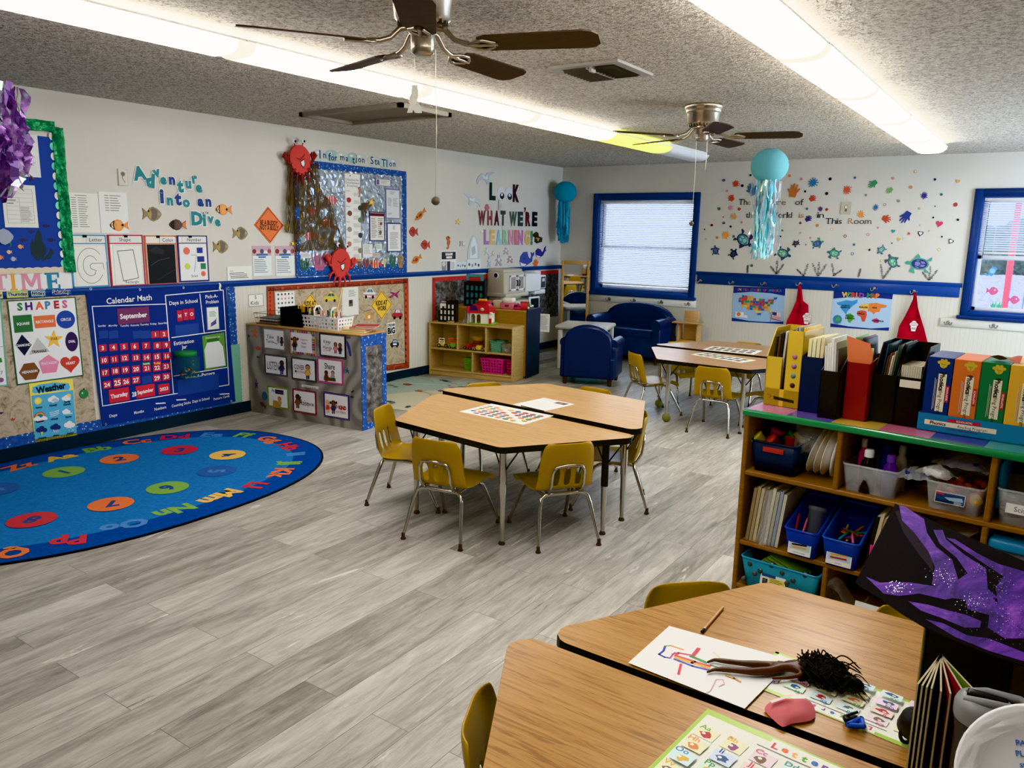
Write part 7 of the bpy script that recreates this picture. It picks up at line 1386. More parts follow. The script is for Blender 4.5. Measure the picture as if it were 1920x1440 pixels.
def chair_():
    e=E('school_chair','x','chair',group='yellow school chairs')
    prof=[(.178,.262),(.188,.286),(.165,.302),(.08,.297),(-.02,.288),(-.09,.284),(-.132,.292),(-.156,.318),(-.170,.365),(-.180,.418),(-.192,.48),(-.203,.53),(-.207,.553)]
    hw=[.15,.163,.17,.172,.172,.166,.158,.153,.151,.149,.146,.135,.112];cols=[-1,-.94,-.76,-.5,-.3,-.1,.1,.3,.5,.76,.94,1];n=len(cols)
    m=MB();vs=[]
    for i,((y,z),h)in enumerate(zip(prof,hw)):
        for c in cols:k=max(0,abs(c)-.5)*2;vs.append((c*h,y+(.026*k*k if i>6 else 0),z+(.010*k*k if 2<i<7 else-.006*k if i<3 else 0)))
    fs=[(i*n+j,i*n+j+1,(i+1)*n+j+1,(i+1)*n+j)for i in range(len(prof)-1)for j in range(n-1)if not(i in(7,8)and j in(3,5,7))]
    m.add(vs,fs,YEL,True);m.build('seat_shell',e,mods=[('SOLIDIFY',dict(thickness=.008,offset=0)),('SUBSURF',dict(levels=1,render_levels=1))])
    GL=M('#4f4038',.35,.7)
    for sx in(-1,1):
        for nm,pts in(('r',[(sx*.06,-.135,.270),(sx*.105,-.135,.268),(sx*.128,-.140,.252),(sx*.14,-.155,.21),(sx*.168,-.218,.02)]),('f',[(sx*.11,-.02,.272),(sx*.125,.06,.270),(sx*.134,.09,.255),(sx*.142,.115,.21),(sx*.168,.218,.02)])):
            m=MB();m.tube(pts,[.0105,.0105,.0105,.0105,.008],CHR,9);lg=m.build('leg',e);m=MB();m.lathe([(0,0),(.013,0),(.015,.005),(.010,.014),(.009,.034),(.008,.036)],GL,10,(pts[-1][0],pts[-1][1],0));m.build('glide',lg)
        m=MB();m.tube([(sx*.11,-.135,.266),(sx*.11,.02,.270)],.008,CHR,8);m.build('seat_rail',e)
    m=MB();m.tube([(-.075,-.135,.269),(.075,-.135,.269)],.0102,CHR,9);m.build('stretcher',e)
    m=MB();m.tube([(-.084,-.10,.274),(-.088,-.15,.282),(-.088,-.178,.33),(-.086,-.188,.40),(-.070,-.193,.428),(-.02,-.195,.434),(.02,-.195,.434),(.070,-.193,.428),(.086,-.188,.40),(.088,-.178,.33),(.088,-.15,.282),(.084,-.10,.274)],.0075,CHR,8);m.build('back_frame',e)
    return e
CH0=chair_()
def chair(x,y,ang,label,first=[True]):
    mw=TR((x,y,0),R(ang-90))
    if first[0]:CH0.matrix_world=mw;CH0['label']=label;first[0]=False
    else:dup(CH0,label,mw)
ZM=.55
# middle tables
table(TR((3.208,3.705,0),R(-6.9)),.548,OAKM,'oak-topped trapezoid table, near half of the middle pair',dark=(3,));table(TR((3.175,3.745,0),R(180-6.3)),.562,OAKM,'oak-topped trapezoid table, far half of the middle pair')
chair(3.139,3.09,99.7,'yellow chair with its back to the camera at the middle table, under the mat corner');chair(3.592,3.38,144,'yellow chair angled at the middle table beside the chrome centre leg');chair(2.648,3.327,21,'yellow chair at the cabinet side of the middle table');chair(3.60,4.0,209,'yellow chair on the bookshelf side of the middle table');chair(2.65,4.14,-32,'yellow chair barely showing behind the middle table toward the toy shelf');chair(3.17,4.38,-97,'yellow chair barely showing behind the middle table toward the armchair')
# far tables
table(TR((3.39,6.70,0),R(-1.6)),.548,OAKB,'trapezoid table with tennis-ball feet, near half of the far pair',balls=(0,1));table(TR((3.37,6.74,0),R(178.4)),.558,OAKB,'trapezoid table, far half of the pair by the back wall')
chair(2.80,6.36,52,'yellow chair at the armchair side of the far table');chair(3.49,6.12,93,'yellow chair with its back to the camera at the far table');chair(2.85,7.03,-42,'yellow chair behind the far table toward the sofa');chair(3.27,7.38,-90,'yellow chair behind the far table toward the USA map');chair(3.88,6.42,150,'yellow chair at the far table half hidden by the bookshelf')
# near tables
table(TR((5.335,1.553,0),R(-1)),.55,OAKF,'oak-topped trapezoid table nearest the camera, near half of the pair');table(TR((5.40,1.577,0),R(179)),.552,OAKF,'oak-topped trapezoid table holding the drawing, far half of the near pair')
chair(4.965,1.965,-46,'yellow chair showing only its back beyond the pencil on the near table');chair(4.865,1.31,25,'yellow chair showing only its back edge at the near table beside the floor');chair(5.45,2.13,-90,'yellow chair between the near table and the bookshelf, mostly under the painting')
# oval alphabet rug
w=NT('rug_pile',.95,.05);w.color(w.ramp(w.noise(w.co,60,3),[(.3,'#2b67a6'),(.7,'#3a7abb')]));RIN=w.m;w=NT('rug_border',.95,.05);w.color(w.ramp(w.noise(w.co,60,3),[(.3,'#123a86'),(.7,'#1a4796')]));ROUT=w.m
rc=Vector((.985,2.45,0));ra,rb_=.965,1.37;RW,RH=2*ra,2*rb_
def sup(k,n=72,p=2.3):return[(.5+k[0]*.5*math.copysign(abs(math.cos(t))**(2/p),math.cos(t)),.5+k[1]*.5*math.copysign(abs(math.sin(t))**(2/p),math.sin(t)))for t in[2*PI*i/n for i in range(n)]]
S=Cv(RW,RH,'#0f1420',.009,sup((1,1)),back=0);S.DZ=.0001;S.P(sup((.985,.99)),ROUT);S.P(sup((.80,.855)),RIN)
k3=K(0,780,3)
def rq(x,y):p=atz(k3(x,y),.01);return(p.x-rc.x)/RW+.5,.5-(p.y-rc.y)/RH
def rrot(fx,fy):return math.atan2((.5-fy)*RH,(fx-.5)*RW*1.6)-PI/2
RC={'o':'#c8642a','y':'#c9a23a','g':'#6a9a3a','r':'#b02a36','b':'#3f78b8'}
for t,x,y,c in(('Zz',105,283,'o'),('Aa',335,232,'y'),('Bb',548,184,'g'),('Cc',768,142,'o'),('Dd',985,116,'r'),('Ee',1198,104,'b'),('Ff',1375,107,'g'),('Gg',1520,130,'o'),('Hh',1625,170,'r'),('Ii',1668,214,'b'),('Jj',1645,262,'g'),('Kk',1580,320,'o'),('Ll',1440,388,'r'),('Mm',1240,450,'y'),('Nn',985,530,'g'),('Oo',700,615,'b'),('Pp',380,705,'r'),('Qq',20,775,'o')):
    a=rq(x,y);S.t(t,a[0],a[1],.043,RC[c],None,.05,rrot(*a))
for t,x,y,c in(('1',360,315,'g'),('2',672,241,'o'),('3',1010,192,'r'),('4',1280,219,'y'),('5',1218,311,'b'),('6',943,404,'g'),('7',625,496,'o'),('8',180,585,'r'),('9',-20,415,'b')):
    a=rq(x,y);S.c(a[0],a[1],.063,RC[c]if c!='b' else '#23539a');S.t(t,a[0],a[1],.036,'#1d3f80' if c!='b' else '#3f78b8',None,.04,rrot(*a))
tag(S.build('alphabet_rug',None,Matrix.Translation(rc)),'blue oval rug with alphabet letters around the edge and numbered dots','rug')
# map rug by the toy shelf
S=Cv(1.5,1.45,M('#b9b59c',.9),.006,back=0);S.DZ=.0001;S.P([(0,0),(1,0),(.95,.12),(.55,.3),(.35,.45),(.2,.7),(0,.75)],M('#93a8a0',.9));S.line([(0,.3),(.5,.16),(1,.05)],.02,M('#b0b8ac',.9));r=random.Random(9)
for i in range(46):
    x,y=r.random()*.94+.03,r.random()*.94+.03;a,b=r.uniform(.015,.05),r.uniform(.012,.03);c=r.choice(['#8a3a38','#7d7f74','#c07a3a','#3f4a5a','#a04840','#86887c','#6a7264']);S.P([(x-a,y-b*.4),(x-a*.3,y-b),(x+a,y-b*.5),(x+a*.8,y+b),(x-a*.6,y+b*.8)],M(c,.9))
for i in range(7):x,y=r.random(),r.random();S.line([(x,y),(x+.12,y+.04),(x+.18,y+.1)],.006,M('#7d8474',.9))
tag(S.build('map_rug',None,TR((.83,5.73,0),R(10))),'pale green and cream picture-map rug in front of the toy shelf','rug')
# sheets lying on the tables
def flat(z,c4,base,name,label,cat,draw,group=None,th=.0012):
    """sheet from its four corners in the photo: top-left, top-right, bottom-right, bottom-left as read"""
    P=[atz(q,z)for q in c4];c=sum(P,Vector())/4;u=((P[1]+P[2])-(P[0]+P[3])).normalized();v=ZV.cross(u);W_=((P[1]-P[0]).length+(P[2]-P[3]).length)/2;H_=((P[3]-P[0]).length+(P[2]-P[1]).length)/2
    S=Cv(W_,H_,base,th,back=0);draw(S);o=S.build(name,None,sheet_m(Vector((c.x,c.y,z)),u,v));return tag(o,label,cat,group)
MATC='#d5d6cb';LC=['#5a9a2a','#d98a3a','#3a7ab8','#c9a030','#2f4a8a','#3a8a4a','#b8507a','#c03a4a','#7a4a9a','#3f8a88']
def lettermat(head,big=True):
    def d(S):
        r=random.Random(17);S.frame(0,0,1,1,.009,M('#8fb02a',.3));
        if head:S.r(0,0,1,.07,M('#8fb02a',.3));S.r(.34,.02,.68,.155,MATC)
        for i,ch in enumerate('Letters'):S.t(ch,.37+.045*i,.095,.07,['#c03a4a','#d9662f','#d9a02f','#5a9a2a','#3a6ab8','#7a4a9a','#c0508a'][i],None,.04)if head else None
        S.line([(.30,.165),(.70,.165)],.002,'#6a6a6a')
        for k in range(26):
            i,j=k%7,k//7;x,y=.085+.138*i,.29+.19*j;c=LC[(k*3)%10]
            S.P([(x-.052,y-.055),(x+.055,y-.06),(x+.05,y+.085),(x-.05,y+.08)],['#d6dcb0','#ead2ac','#b9d2e4','#e8dcae','#b8c4dc','#bedcc0','#e8c4cc','#ecc4c0','#d4c4e0','#c0dcd8'][(k*3)%10])
            S.t(chr(65+k)+chr(97+k),x-.02,y-.055,.055,c,None,.02)
            q=[(x+.036*math.cos(a)*r.uniform(.5,1.15),y+.03+.045*math.sin(a)*r.uniform(.5,1.15))for a in[2*PI*t/9 for t in range(9)]];S.P(q,r.choice(['#a83038','#3f7a4a','#7a5a48','#33558a','#c9762f','#8a4a78','#c9a030','#5a6a70']));S.P(ell(x-.01,y+.02,.010,.014,8),'#e6d8c0')
    return d
g='letter mats on the tables'
flat(ZM+.0005,((1331,1322),(1760,1530),(1640,1660),(1200,1462)),MATC,'letter_mat','green-bordered Letters mat on the table nearest the camera','place mat',lettermat(True),g)
flat(ZM+.0025,((1820,1445),(1425,1292),(1428,1212),(1790,1352)),MATC,'letter_mat','green-bordered Letters mat lying upside down under the doll','place mat',lettermat(True),g)
flat(ZM-.0015,((865,771),(927,756),(1032,781),(977,798)),MATC,'letter_mat','letter mat of small coloured pictures on the near half of the middle table','place mat',lambda S:[S.P([(.12+.13*j+x*.052,.1+.115*i+y*.047)for x,y in ell(0,0,1,1,9)],['#a83038','#3f7a4a','#7a5a48','#33558a','#c9762f','#8a4a78','#c9a030','#5a6a70'][(i*5+j*3)%8])for i in range(8)for j in range(6)if(i+j)%7],g)
flat(.5625,((1013,745),(1070,757),(1026,773),(969,760)),'#dcdbd6','worksheet','white worksheet with a small photo on the far half of the middle table','worksheet',lambda S:(S.r(.55,.06,.9,.25,'#5a4040'),S.c(.7,.15,.06,'#8a7068'),S.lines(.1,.1,.5,.2,2),S.lines(.1,.35,.9,.8,5,'#b8b6b2'),S.line([(.1,.04),(.45,.04)],.006,'#6a6a6a')))
m=MB();m.tube([atz((977,761),.565),atz((1020,771),.565)],.0042,M('#3a3432',.4),6);tag(m.build('pencil'),'dark pencil along the edge of the worksheet on the middle table','pencil')
def rows(S):
    for j in range(2):
        for i in range(6):S.r(.06+.15*i,.12+.42*j,.17+.15*i,.44+.42*j,['#6a5a68','#5a6070','#7a5a58','#6a6a58'][(i+j)%4])
flat(.5485,((1322,660),(1413,676),(1393,680),(1297,666)),'#cfcec0','picture_mat','picture mat with two rows of dark pictures on the near half of the far table','place mat',rows,'picture mats on the far table');flat(.5585,((1335,649),(1430,658),(1412,665),(1318,656)),'#cfcec0','picture_mat','picture mat with two rows of dark pictures on the far half of the far table','place mat',rows,'picture mats on the far table')
# ================================================================ bookshelf by the window side with everything in it
SO,SA=Vector((4.60,3.276,0)),R(-5.26)
def onS(x,y,z=0,rz=0.0):return Matrix.Translation(SO)@Matrix.Rotation(SA,4,'Z')@TR((x,y,z),rz)
OS=wood('bookshelf_oak','#7d5426','#9a6c36',(2,2,25),.45);SW,SD,SH=1.62,.335,.84;Z1,Z2=.575,.255
DKB=M('#3a2a1c',.7)
e=E('bookshelf','low oak bookshelf with a green-edged colourful top crammed with school supplies','bookshelf',mw=onS(0,0))
for x in(0,SW-.02):part('side_panel',e,OS,(x,0,0,x+.02,SD,SH))
part('shelf_board',e,OS,(.02,.0,Z1-.02,SW-.02,SD-.01,Z1));part('shelf_board',e,OS,(.02,.0,Z2-.02,SW-.02,SD-.01,Z2));part('bottom_board',e,OS,(.02,.0,.03,SW-.02,SD-.01,.05));part('back_panel',e,DKB,(.02,SD-.01,.03,SW-.02,SD,SH));part('top_board',e,OS,(0,0,SH-.02,SW,SD,SH))
for x in(.40,.935):part('divider',e,OS,(x-.01,0,Z1,x+.01,SD-.01,SH-.02))
for x in(.395,.935):part('divider',e,OS,(x-.01,0,.05,x+.01,SD-.01,Z2-.02))
part('divider',e,OS,(.935-.01,0,Z2,.935+.01,SD-.01,Z1-.02))
m=MB();cs=['#a8608a','#5a4a90','#b5953a','#b0607a','#3f3f80','#4a8a80','#b5953a','#b0607a','#5a4a90']
for i in range(9):m.box(i*.18-.004,-.006,SH,(i+1)*.18-.004,SD+.004,SH+.006,M(cs[i],.2,coat=.6))
cv=m.build('top_cover',e);m=MB();m.rbox(-.008,-.012,SH-.022,SW+.006,.012,SH+.007,M('#157a45',.2,coat=.8),.008,2);m.rbox(-.010,0,SH-.022,.012,SD,SH+.0065,M('#6a4a80',.25,coat=.6),.006,2);m.build('green_edging',e)
ZT=SH+.0075
def filebox(x0,x1,y,col,H1,H2,label,D=.25,slot=False,mat=None):
    """open magazine holder: low front, high back"""
    e=E('magazine_holder',label,'magazine holder',mw=onS((x0+x1)/2,y,ZT),group='magazine holders on the bookshelf');w_=(x1-x0)/2;mt=mat or M(col,.55);t=.004
    m=MB()
    if slot:m.box(-w_,0,0,-w_*.12,t,H1,mt);m.box(-w_,0,0,w_,t,.075,mt);m.box(w_*.12,0,0,w_,t,H2,mt)
    else:m.box(-w_,0,0,w_,t,H1,mt)
    m.build('front_panel',e)
    for s in(-1,1):
        m=MB();a=s*w_;b=a-s*t;hh=H2 if(slot and s>0)else H1;q=[(0,0),(D,0),(D,H2),(D*.35,H2),(0,hh)];n=5
        m.add([(a,p,z)for p,z in q]+[(b,p,z)for p,z in q],[(0,1,2,3,4),(9,8,7,6,5)]+[(i,(i+1)%n,n+(i+1)%n,n+i)for i in range(n)],mt);m.build('side_panel',e)
    m=MB();m.box(-w_,D-t,0,w_,D,H2,mt);m.build('back_panel',e);m=MB();m.box(-w_,t,0,w_,D-t,.003,mt);m.build('base',e);return e
def book(x,y,wd,dp,ht,col,label,z=ZT+.004,lean=0.0,turn=0.0,pages=True,name='book',group=None,back=0.0):
    """upright book or folder: wd thick along x, spine to the front"""
    mw=onS(x,y,z)@Matrix.Rotation(turn,4,'Z')@Matrix.Rotation(lean,4,'Y')@Matrix.Rotation(-back,4,'X')
    if pages:
        e=E(name,label,'book',mw=mw,group=group);m=MB();mt=M(col,.5);m.box(-wd/2,0,0,-wd/2+.0015,dp,ht,mt);m.box(wd/2-.0015,0,0,wd/2,dp,ht,mt);m.box(-wd/2,-.0015,0,wd/2,0,ht,mt);m.build('cover',e)
        m=MB();m.box(-wd/2+.0015,.002,.003,wd/2-.0015,dp-.003,ht-.003,M('#d8d2c2',.8));m.build('pages',e);return e
    m=MB();m.rbox(-wd/2,0,0,wd/2,dp,ht,M(col,.5),.003,1);o=m.build(name,None,mw);return tag(o,label,'folder',group)
YB=M('#c9a80f',.4)
e=filebox(.017,.172,.155,'',.215,.335,'yellow cardboard magazine holder with four round stickers',slot=True,mat=YB)
for i,c in enumerate(('#a86a88','#8a6a90','#5a8a80','#4a2f30')):
    m=MB();m.T=Matrix.Rotation(PI/2,4,'X');m.lathe([(.011,-.0002),(.011,.0012),(0,.0012)],M(c,.5),14);o=m.build('round_sticker',e);o.location=(.045,-.0005,.225-.042*i)
C=Cv(.14,.05);C.P([(.25,.3),(.9,.45),(.92,.7),(.28,.6)],'#2a2820');C.line([(.05,.2),(.2,.35),(.12,.5)],.002,'#7a5a20');o=C.build('scribble',e);o.location=(0,-.0008,.032);o.rotation_euler=(PI/2,0,0)
g='folders in the yellow holder'
for i,(c,h)in enumerate((('#241a14',.30),('#4a3322',.315),('#1c1a1a',.32),('#a8a59c',.325),('#2a2724',.33),('#c9c5ba',.31),('#6a675f',.345),('#8a8780',.35))):book(.034+.0135*i,.17,.010,.2,h,c,['black folder nearest the side','brown folder','second black folder','grey folder','dark brown folder','cream folder','dark grey folder','tall grey folder'][i]+' in the yellow holder',pages=False,name='folder',group=g,lean=.05)
book(.149,.19,.008,.2,.345,'#c9a80f','tall yellow folder behind the yellow holder',pages=False,name='folder',lean=.03)
filebox(.178,.268,.13,'#1b2440',.235,.25,'navy blue magazine holder beside the yellow one')
for i,c in enumerate(('#d8cf9a','#d6cfa6','#cfc69a','#c9b98a')):book(.200+.017*i,.145,.014,.2,.305+.004*i,c,['first','second','third','fourth'][i]+' cream book in the navy holder',group='cream books in the navy holder',lean=.012)
filebox(.281,.358,.07,'#191817',.195,.25,'black wood-grain magazine holder standing forward')
for i,(c,h,l)in enumerate((('#c9c9c4',.29,-.22),('#d2d1cb',.30,-.18),('#cfcec8',.285,-.14),('#d6d5d0',.325,-.02),('#bdbcb6',.31,.02),('#6f6d70',.28,.03))):book(.303+.0092*i,.085,.0082,.18,h,c,['first white booklet leaning','second white booklet leaning','third white booklet leaning','tall white booklet','grey-white booklet','grey folder'][i]+' in the black wood-grain holder',group='white booklets in the black holder',lean=-.055)
filebox(.368,.458,.115,'#7c0f17',.235,.25,'dark red magazine holder')
for i,(c,h,l)in enumerate((('#7a9a55',.33,-.22),('#6a4a2a',.26,-.3),('#8a5a30',.27,-.28),('#3a3a42',.32,-.25),('#3f2f4a',.33,-.25),('#2a2a33',.325,-.22))):book(.413+.0072*i,.162,.0055,.18,h,c,['green','brown','tan','charcoal','dark purple','black'][i]+' thin folder leaning in the dark red holder',pages=False,name='folder',group='folders in the dark red holder',lean=-.11)
m=MB();m.add([(-.02,0,0),(.038,.012,0),(.042,.016,.25),(.028,.014,.305),(-.062,.004,.33)],[(0,1,2,3,4)],M('#d9764a',.7));tag(m.build('orange_folder',None,onS(.413,.124,ZT+.01)),'orange paper folder sticking up out of the dark red holder','folder');m=MB();m.box(-.004,0,0,.012,.003,.285,M('#d6c88a',.7));tag(m.build('yellow_folder',None,onS(.440,.157,ZT+.01)),'pale yellow folder behind the orange one','folder')
filebox(.463,.552,.150,'#0c0c0d',.195,.315,'black double magazine holder, first half',D=.27);filebox(.554,.640,.150,'#0c0c0d',.195,.31,'black double magazine holder with a blank white label, second half',D=.27)
m=MB();m.box(-.035,-.002,0,.04,-.0005,.03,M('#c9c4b4',.7));tag(m.build('blank_label',None,onS(.598,.15,ZT+.155)),'blank cream label strip on the black double holder','label')
book(.471,.17,.006,.2,.315,'#2a3a4a','slate blue folder in the first half of the black double holder',pages=False,name='folder',lean=.10)
for i,(c,h,l)in enumerate((('#4a3426',.27,.3),('#6a4a38',.28,.28),('#c9c4b8',.27,.2),('#8a887f',.29,.12),('#3f4a3a',.315,.1))):book(.481+.0078*i,.165,.0055,.2,h,c,['brown','reddish','cream','grey','dark green'][i]+' folder leaning in the black double holder',pages=False,name='folder',group='folders in the black double holder',lean=.10)
for i in range(9):book(.563+.0082*i,.17,.0075,.17,.235,'#b5ae98',['first','second','third','fourth','fifth','sixth','seventh','eighth','ninth'][i]+' thin pale booklet in the second half of the black holder',group='pale booklets in the black holder')
# boxed reading set
e=E('boxed_book_tray','long bright blue cardboard tray holding a row of upright coloured boxes','boxed set',mw=onS(.645,.135,ZT));BB=M('#176f9c',.4);Lb=.56
m=MB();m.box(0,0,0,Lb,.004,.068,BB);m.box(0,.004,0,.004,.235,.068,BB);m.box(Lb-.004,.004,0,Lb,.235,.068,BB);m.box(0,.231,0,Lb,.235,.068,BB);m.box(0,0,0,Lb,.235,.003,BB);m.build('tray',e)
C=Cv(.26,.05);C.r(.0,.3,.93,.68,'#cfc9ae');C.t('Phonics',.18,.49,.25,'#17181c',.34,.03);C.t('Reading Program',.63,.52,.2,'#17181c',.54);C.r(.3,.02,.72,.25,'#b5202a');C.t('SCHOLASTIC',.52,.135,.13,'#e8e2d8',.36,.02);C.t('Learning to Read Step by Step',.5,.82,.12,'#8a2a48',.8);o=C.build('title_print',e);o.matrix_local=Matrix.Translation((.155,-.0008,.034))@Matrix.Rotation(PI/2,4,'X')
for i,(c,cn,st_)in enumerate((('#1b2f6a','navy blue',1),('#c4641f','orange',2),('#156a38','green',3),('#cf9c1c','yellow',4),('#7a2458','purple',5),('#2a7a8a','teal',6))):
    b=E('book_box',cn+' book box standing in the bright blue tray','book box',mw=onS(.650+.005+.091*i,.142,ZT+.0038),group='book boxes in the blue tray');m=MB();m.rbox(0,0,0,.089,.215,.285,M(c,.4),.002,1,False);m.build('carton',b)
    C=Cv(.089,.285);C.c(.62,.095,.15,'#b8a01c');[C.c(.62+.2*math.cos(a),.098+.062*math.sin(a),.07,'#b8a01c')for a in(R(-150),R(-110),R(-70),R(-30))];C.t('Step',.62,.088,.020,'#2a3a1c',.2);C.t(str(st_),.62,.118,.026,'#2a3a1c')
    C.r(.48,.22,.80,.735,'#cfc9ae');C.t('Phonics',.64,.325,.058,'#17181c',None,.03,-PI/2);C.t('Reading Program',.64,.565,.046,'#17181c',None,0,-PI/2);C.r(.82,.37,.95,.6,'#b5202a');C.t('SCHOLASTIC',.885,.485,.022,'#e8e2d8',None,.02,-PI/2);C.r(.36,.28,.38,.72,'#b8b4a8');C.r(.41,.3,.43,.7,'#b8b4a8')
    o=C.build('spine_print',b);o.matrix_local=Matrix.Translation((.0445,-.0006,.1425))@Matrix.Rotation(PI/2,4,'X')
m=MB();m.grid(8,4,lambda u,v:(.10*(u-.5),.05*(v-.5),.012*math.sin(u*5)*math.cos(v*3)+.013),M('#a85a45',.7));tag(m.build('paper_scrap',None,onS(.90,.2,ZT+.29)),'crumpled reddish scrap lying on top of the upright book boxes','scrap')
# bins and contents
def tub(x0,x1,y,D,z,H,mat,label,name='storage_bin',rim=None,taper=.86,group=None,lip=None,label_d=None):
    e=E(name,label,'bin',mw=onS((x0+x1)/2,y+D/2,z),group=group);w_=(x1-x0)/2;d=D/2;out=fillet([(-w_,-d),(w_,-d),(w_,d),(-w_,d)],min(.02,d*.4),3);n=len(out);m=MB();lp=lip or H
    vs=[(x*taper,yy*taper,0)for x,yy in out]+[(x,yy,H if yy>-d*.7 else lp)for x,yy in out];m.add(vs,[(i,(i+1)%n,n+(i+1)%n,n+i)for i in range(n)],mat,True);m.add(vs[:n],[tuple(range(n))[::-1]],mat);m.build('bin_body',e,mods=[('SOLIDIFY',dict(thickness=.002))])
    m=MB();m.tube([(x,yy,H if yy>-d*.7 else lp)for x,yy in out],.0045,rim or mat,6,closed=True);m.build('rim',e)
    if label_d:C=Cv(*label_d[:2],'#d5d5d0',.0008,back=.0005);label_d[2](C);o=C.build('label_card',e);o.matrix_local=Matrix.Translation((label_d[3]if len(label_d)>3 else 0,-d*(taper+(1-taper)*.5*lp/H)-.004,lp*.5))@Matrix.Rotation(PI/2-math.atan(d*(1-taper)/H),4,'X')
    return e
CLR=M('#c9cdd0',.15,alpha=.30);g='bins in the bookshelf';NB=M('#142440',.4)
tub(.028,.232,.02,.21,Z1+.0005,.135,NB,'navy blue plastic tub of play tools in the first upper bay',group=g)
m=MB();m.rbox(-.045,0,0,.045,.002,.022,M('#a82a24',.5),.006,2);o=m.build('handle_hole',None,onS(.13,.018,Z1+.095));tag(o,'red toy showing through the handle slot of the navy tub','toy')
r=random.Random(21)
for i,(c,cn)in enumerate((('#b8b02a','yellow'),('#c0486a','pink'),('#b02a24','red'),('#2f7a3a','green'),('#8a1f20','dark red'),('#c9a21f','golden'))):
    m=MB();m.lathe([(0,0),(.024,0),(.028,.035),(.031,.037),(.031,.045),(0,.045)],M(c,.3),16);tag(m.build('dough_pot',None,onS(.06+.03*i,.08+.05*(i%2),Z1+.115+.015*(i%2))@Matrix.Rotation(r.uniform(-1.2,1.2),4,'Y')@Matrix.Rotation(r.uniform(-.8,.8),4,'X')),cn+' plastic toy pot on top of the navy tub','toy pot','toy pots in the navy tub')
for i in range(4):
    m=MB();m.T=Matrix.Rotation(R(-82+i*3),4,'Y');nn=40;m.lathe([(0,0),(.082,0),(.086,.004),(.108,.014),(.112,.016),(.110,.019),(.082,.008),(0,.006)]if i else[(0,0),(.1,0),(.11,.01),(0,.01)],M(['#d8d6d2','#d2ccc0','#cdc6b8','#c9c2b4'][i],.6),nn);tag(m.build('paper_plate',None,onS(.374-.026*i,.15,Z1+.117)),['white paper plate','cream paper plate','thick cream paper plate stack','outer cream paper plate'][i]+' standing on edge in the first upper bay','plate','paper plates in the first upper bay')
m=MB();m.grid(9,8,lambda u,v:(.11*(u-.5),.06*math.sin(u*PI)*math.sin(v*PI)*-.6+r.uniform(-.006,.006),.12*(v-.5)+r.uniform(-.008,.008)),M('#d8d8da',.1,alpha=.28),False);tag(m.build('plastic_bag',None,onS(.255,.07,Z1+.165)),'crinkled clear plastic bag between the navy tub and the paper plates','bag')
m=MB();m.cyl((0,0,0),(0,0,.09),.035,M('#2a8a9a',.4));tag(m.build('teal_cup',None,onS(.262,.22,Z1+.0005)),'teal cup behind the paper plates','cup')
tub(.415,.63,.012,.24,Z1+.0005,.112,CLR,'clear plastic tub of paint bottles in the middle upper bay',group=g)
def bottle(x,y,r0,h,col,capc,label):
    e=E('paint_bottle',label,'bottle',mw=onS(x,y,Z1+.005),group='paint bottles in the clear tub');m=MB();m.lathe([(0,0),(r0,0),(r0,h*.62),(r0*.92,h*.7),(r0*.45,h*.82),(r0*.45,h*.84)],M(col,.25),18);m.build('bottle_body',e);m=MB();m.lathe([(r0*.62,h*.82),(r0*.62,h*.95),(r0*.5,h),(0,h)],M(capc,.35),14);m.build('cap',e)
for a in((.463,.13,.019,.195,'#c03a68','#d8c8cc','pink paint bottle with a white cap'),(.505,.05,.03,.175,'#17161a','#dedee0','black paint bottle with a white cap'),(.585,.06,.028,.165,'#4a2080','#6a48a0','purple paint bottle with a purple cap'),(.545,.15,.026,.18,'#1f2f6a','#2a3a70','dark blue paint bottle behind the black one'),(.60,.16,.022,.185,'#b8b4ac','#d8d6d0','pale paint bottle at the back of the tub')):bottle(*a)
def bag(x,y,z,L,Wd,H,label,inner,nm='zip_bag',rz=0.0):
    e=E(nm,label,'bag',mw=onS(x,y,z,rz),group='clear bags in the middle bay');rr=random.Random(int(x*1000));m=MB();m.grid(11,7,lambda u,v:(L*(u-.5),Wd*(v-.5)*(.8+.2*math.sin(u*PI)),H*math.sin(u*PI)*math.sin(v*PI)+rr.uniform(-.004,.006)),M('#d4d6da',.08,alpha=.3),False);m.build('plastic',e);m=MB();m.rbox(-L*.33,-Wd*.28,-.004,L*.3,Wd*.25,H*.55,M(inner,.5),.005,1);m.build('contents',e)
bag(.68,.07,Z1+.10,.14,.12,.04,'clear bag holding a blue cased set between the two clear tubs','#22306a',rz=.4);bag(.75,.05,Z1+.13,.13,.1,.035,'clear bag holding white sticks on the rim of the red tub','#cfcdd0',rz=-.5);bag(.83,.12,Z1+.165,.2,.16,.045,'clear bag of dark blue packages above the red tub','#1c2a5a',rz=-.2)
tub(.722,.916,.012,.24,Z1+.0005,.108,CLR,'clear tub of red pieces with a printed label in the middle upper bay',group=g,label_d=(.10,.042,lambda C:(C.r(.02,.05,.98,.95,'#22406a'),C.r(.04,.08,.3,.28,'#b02a30'),C.P([(.3,.45),(.9,.3),(.95,.65),(.5,.7)],'#8aa8c0'),C.r(.02,.68,.6,.95,'#1a2a50'),C.lines(.65,.72,.95,.95,3,'#d5d5d0')),-.01))
m=MB()
for i in range(40):m.ball((r.uniform(-.075,.075),r.uniform(-.085,.085),.012+r.random()*.07),.016,M(r.choice(['#a8342a','#b5402f','#8a2a24','#c04a38']),.5),8,6)
m.ball((.07,-.09,.055),.022,M('#c9a520',.5),8,6);o=m.build('red_counters',None,onS(.82,.13,Z1+.005));tag(o,'red rubbery pieces filling the labelled clear tub','counters',kind='stuff')
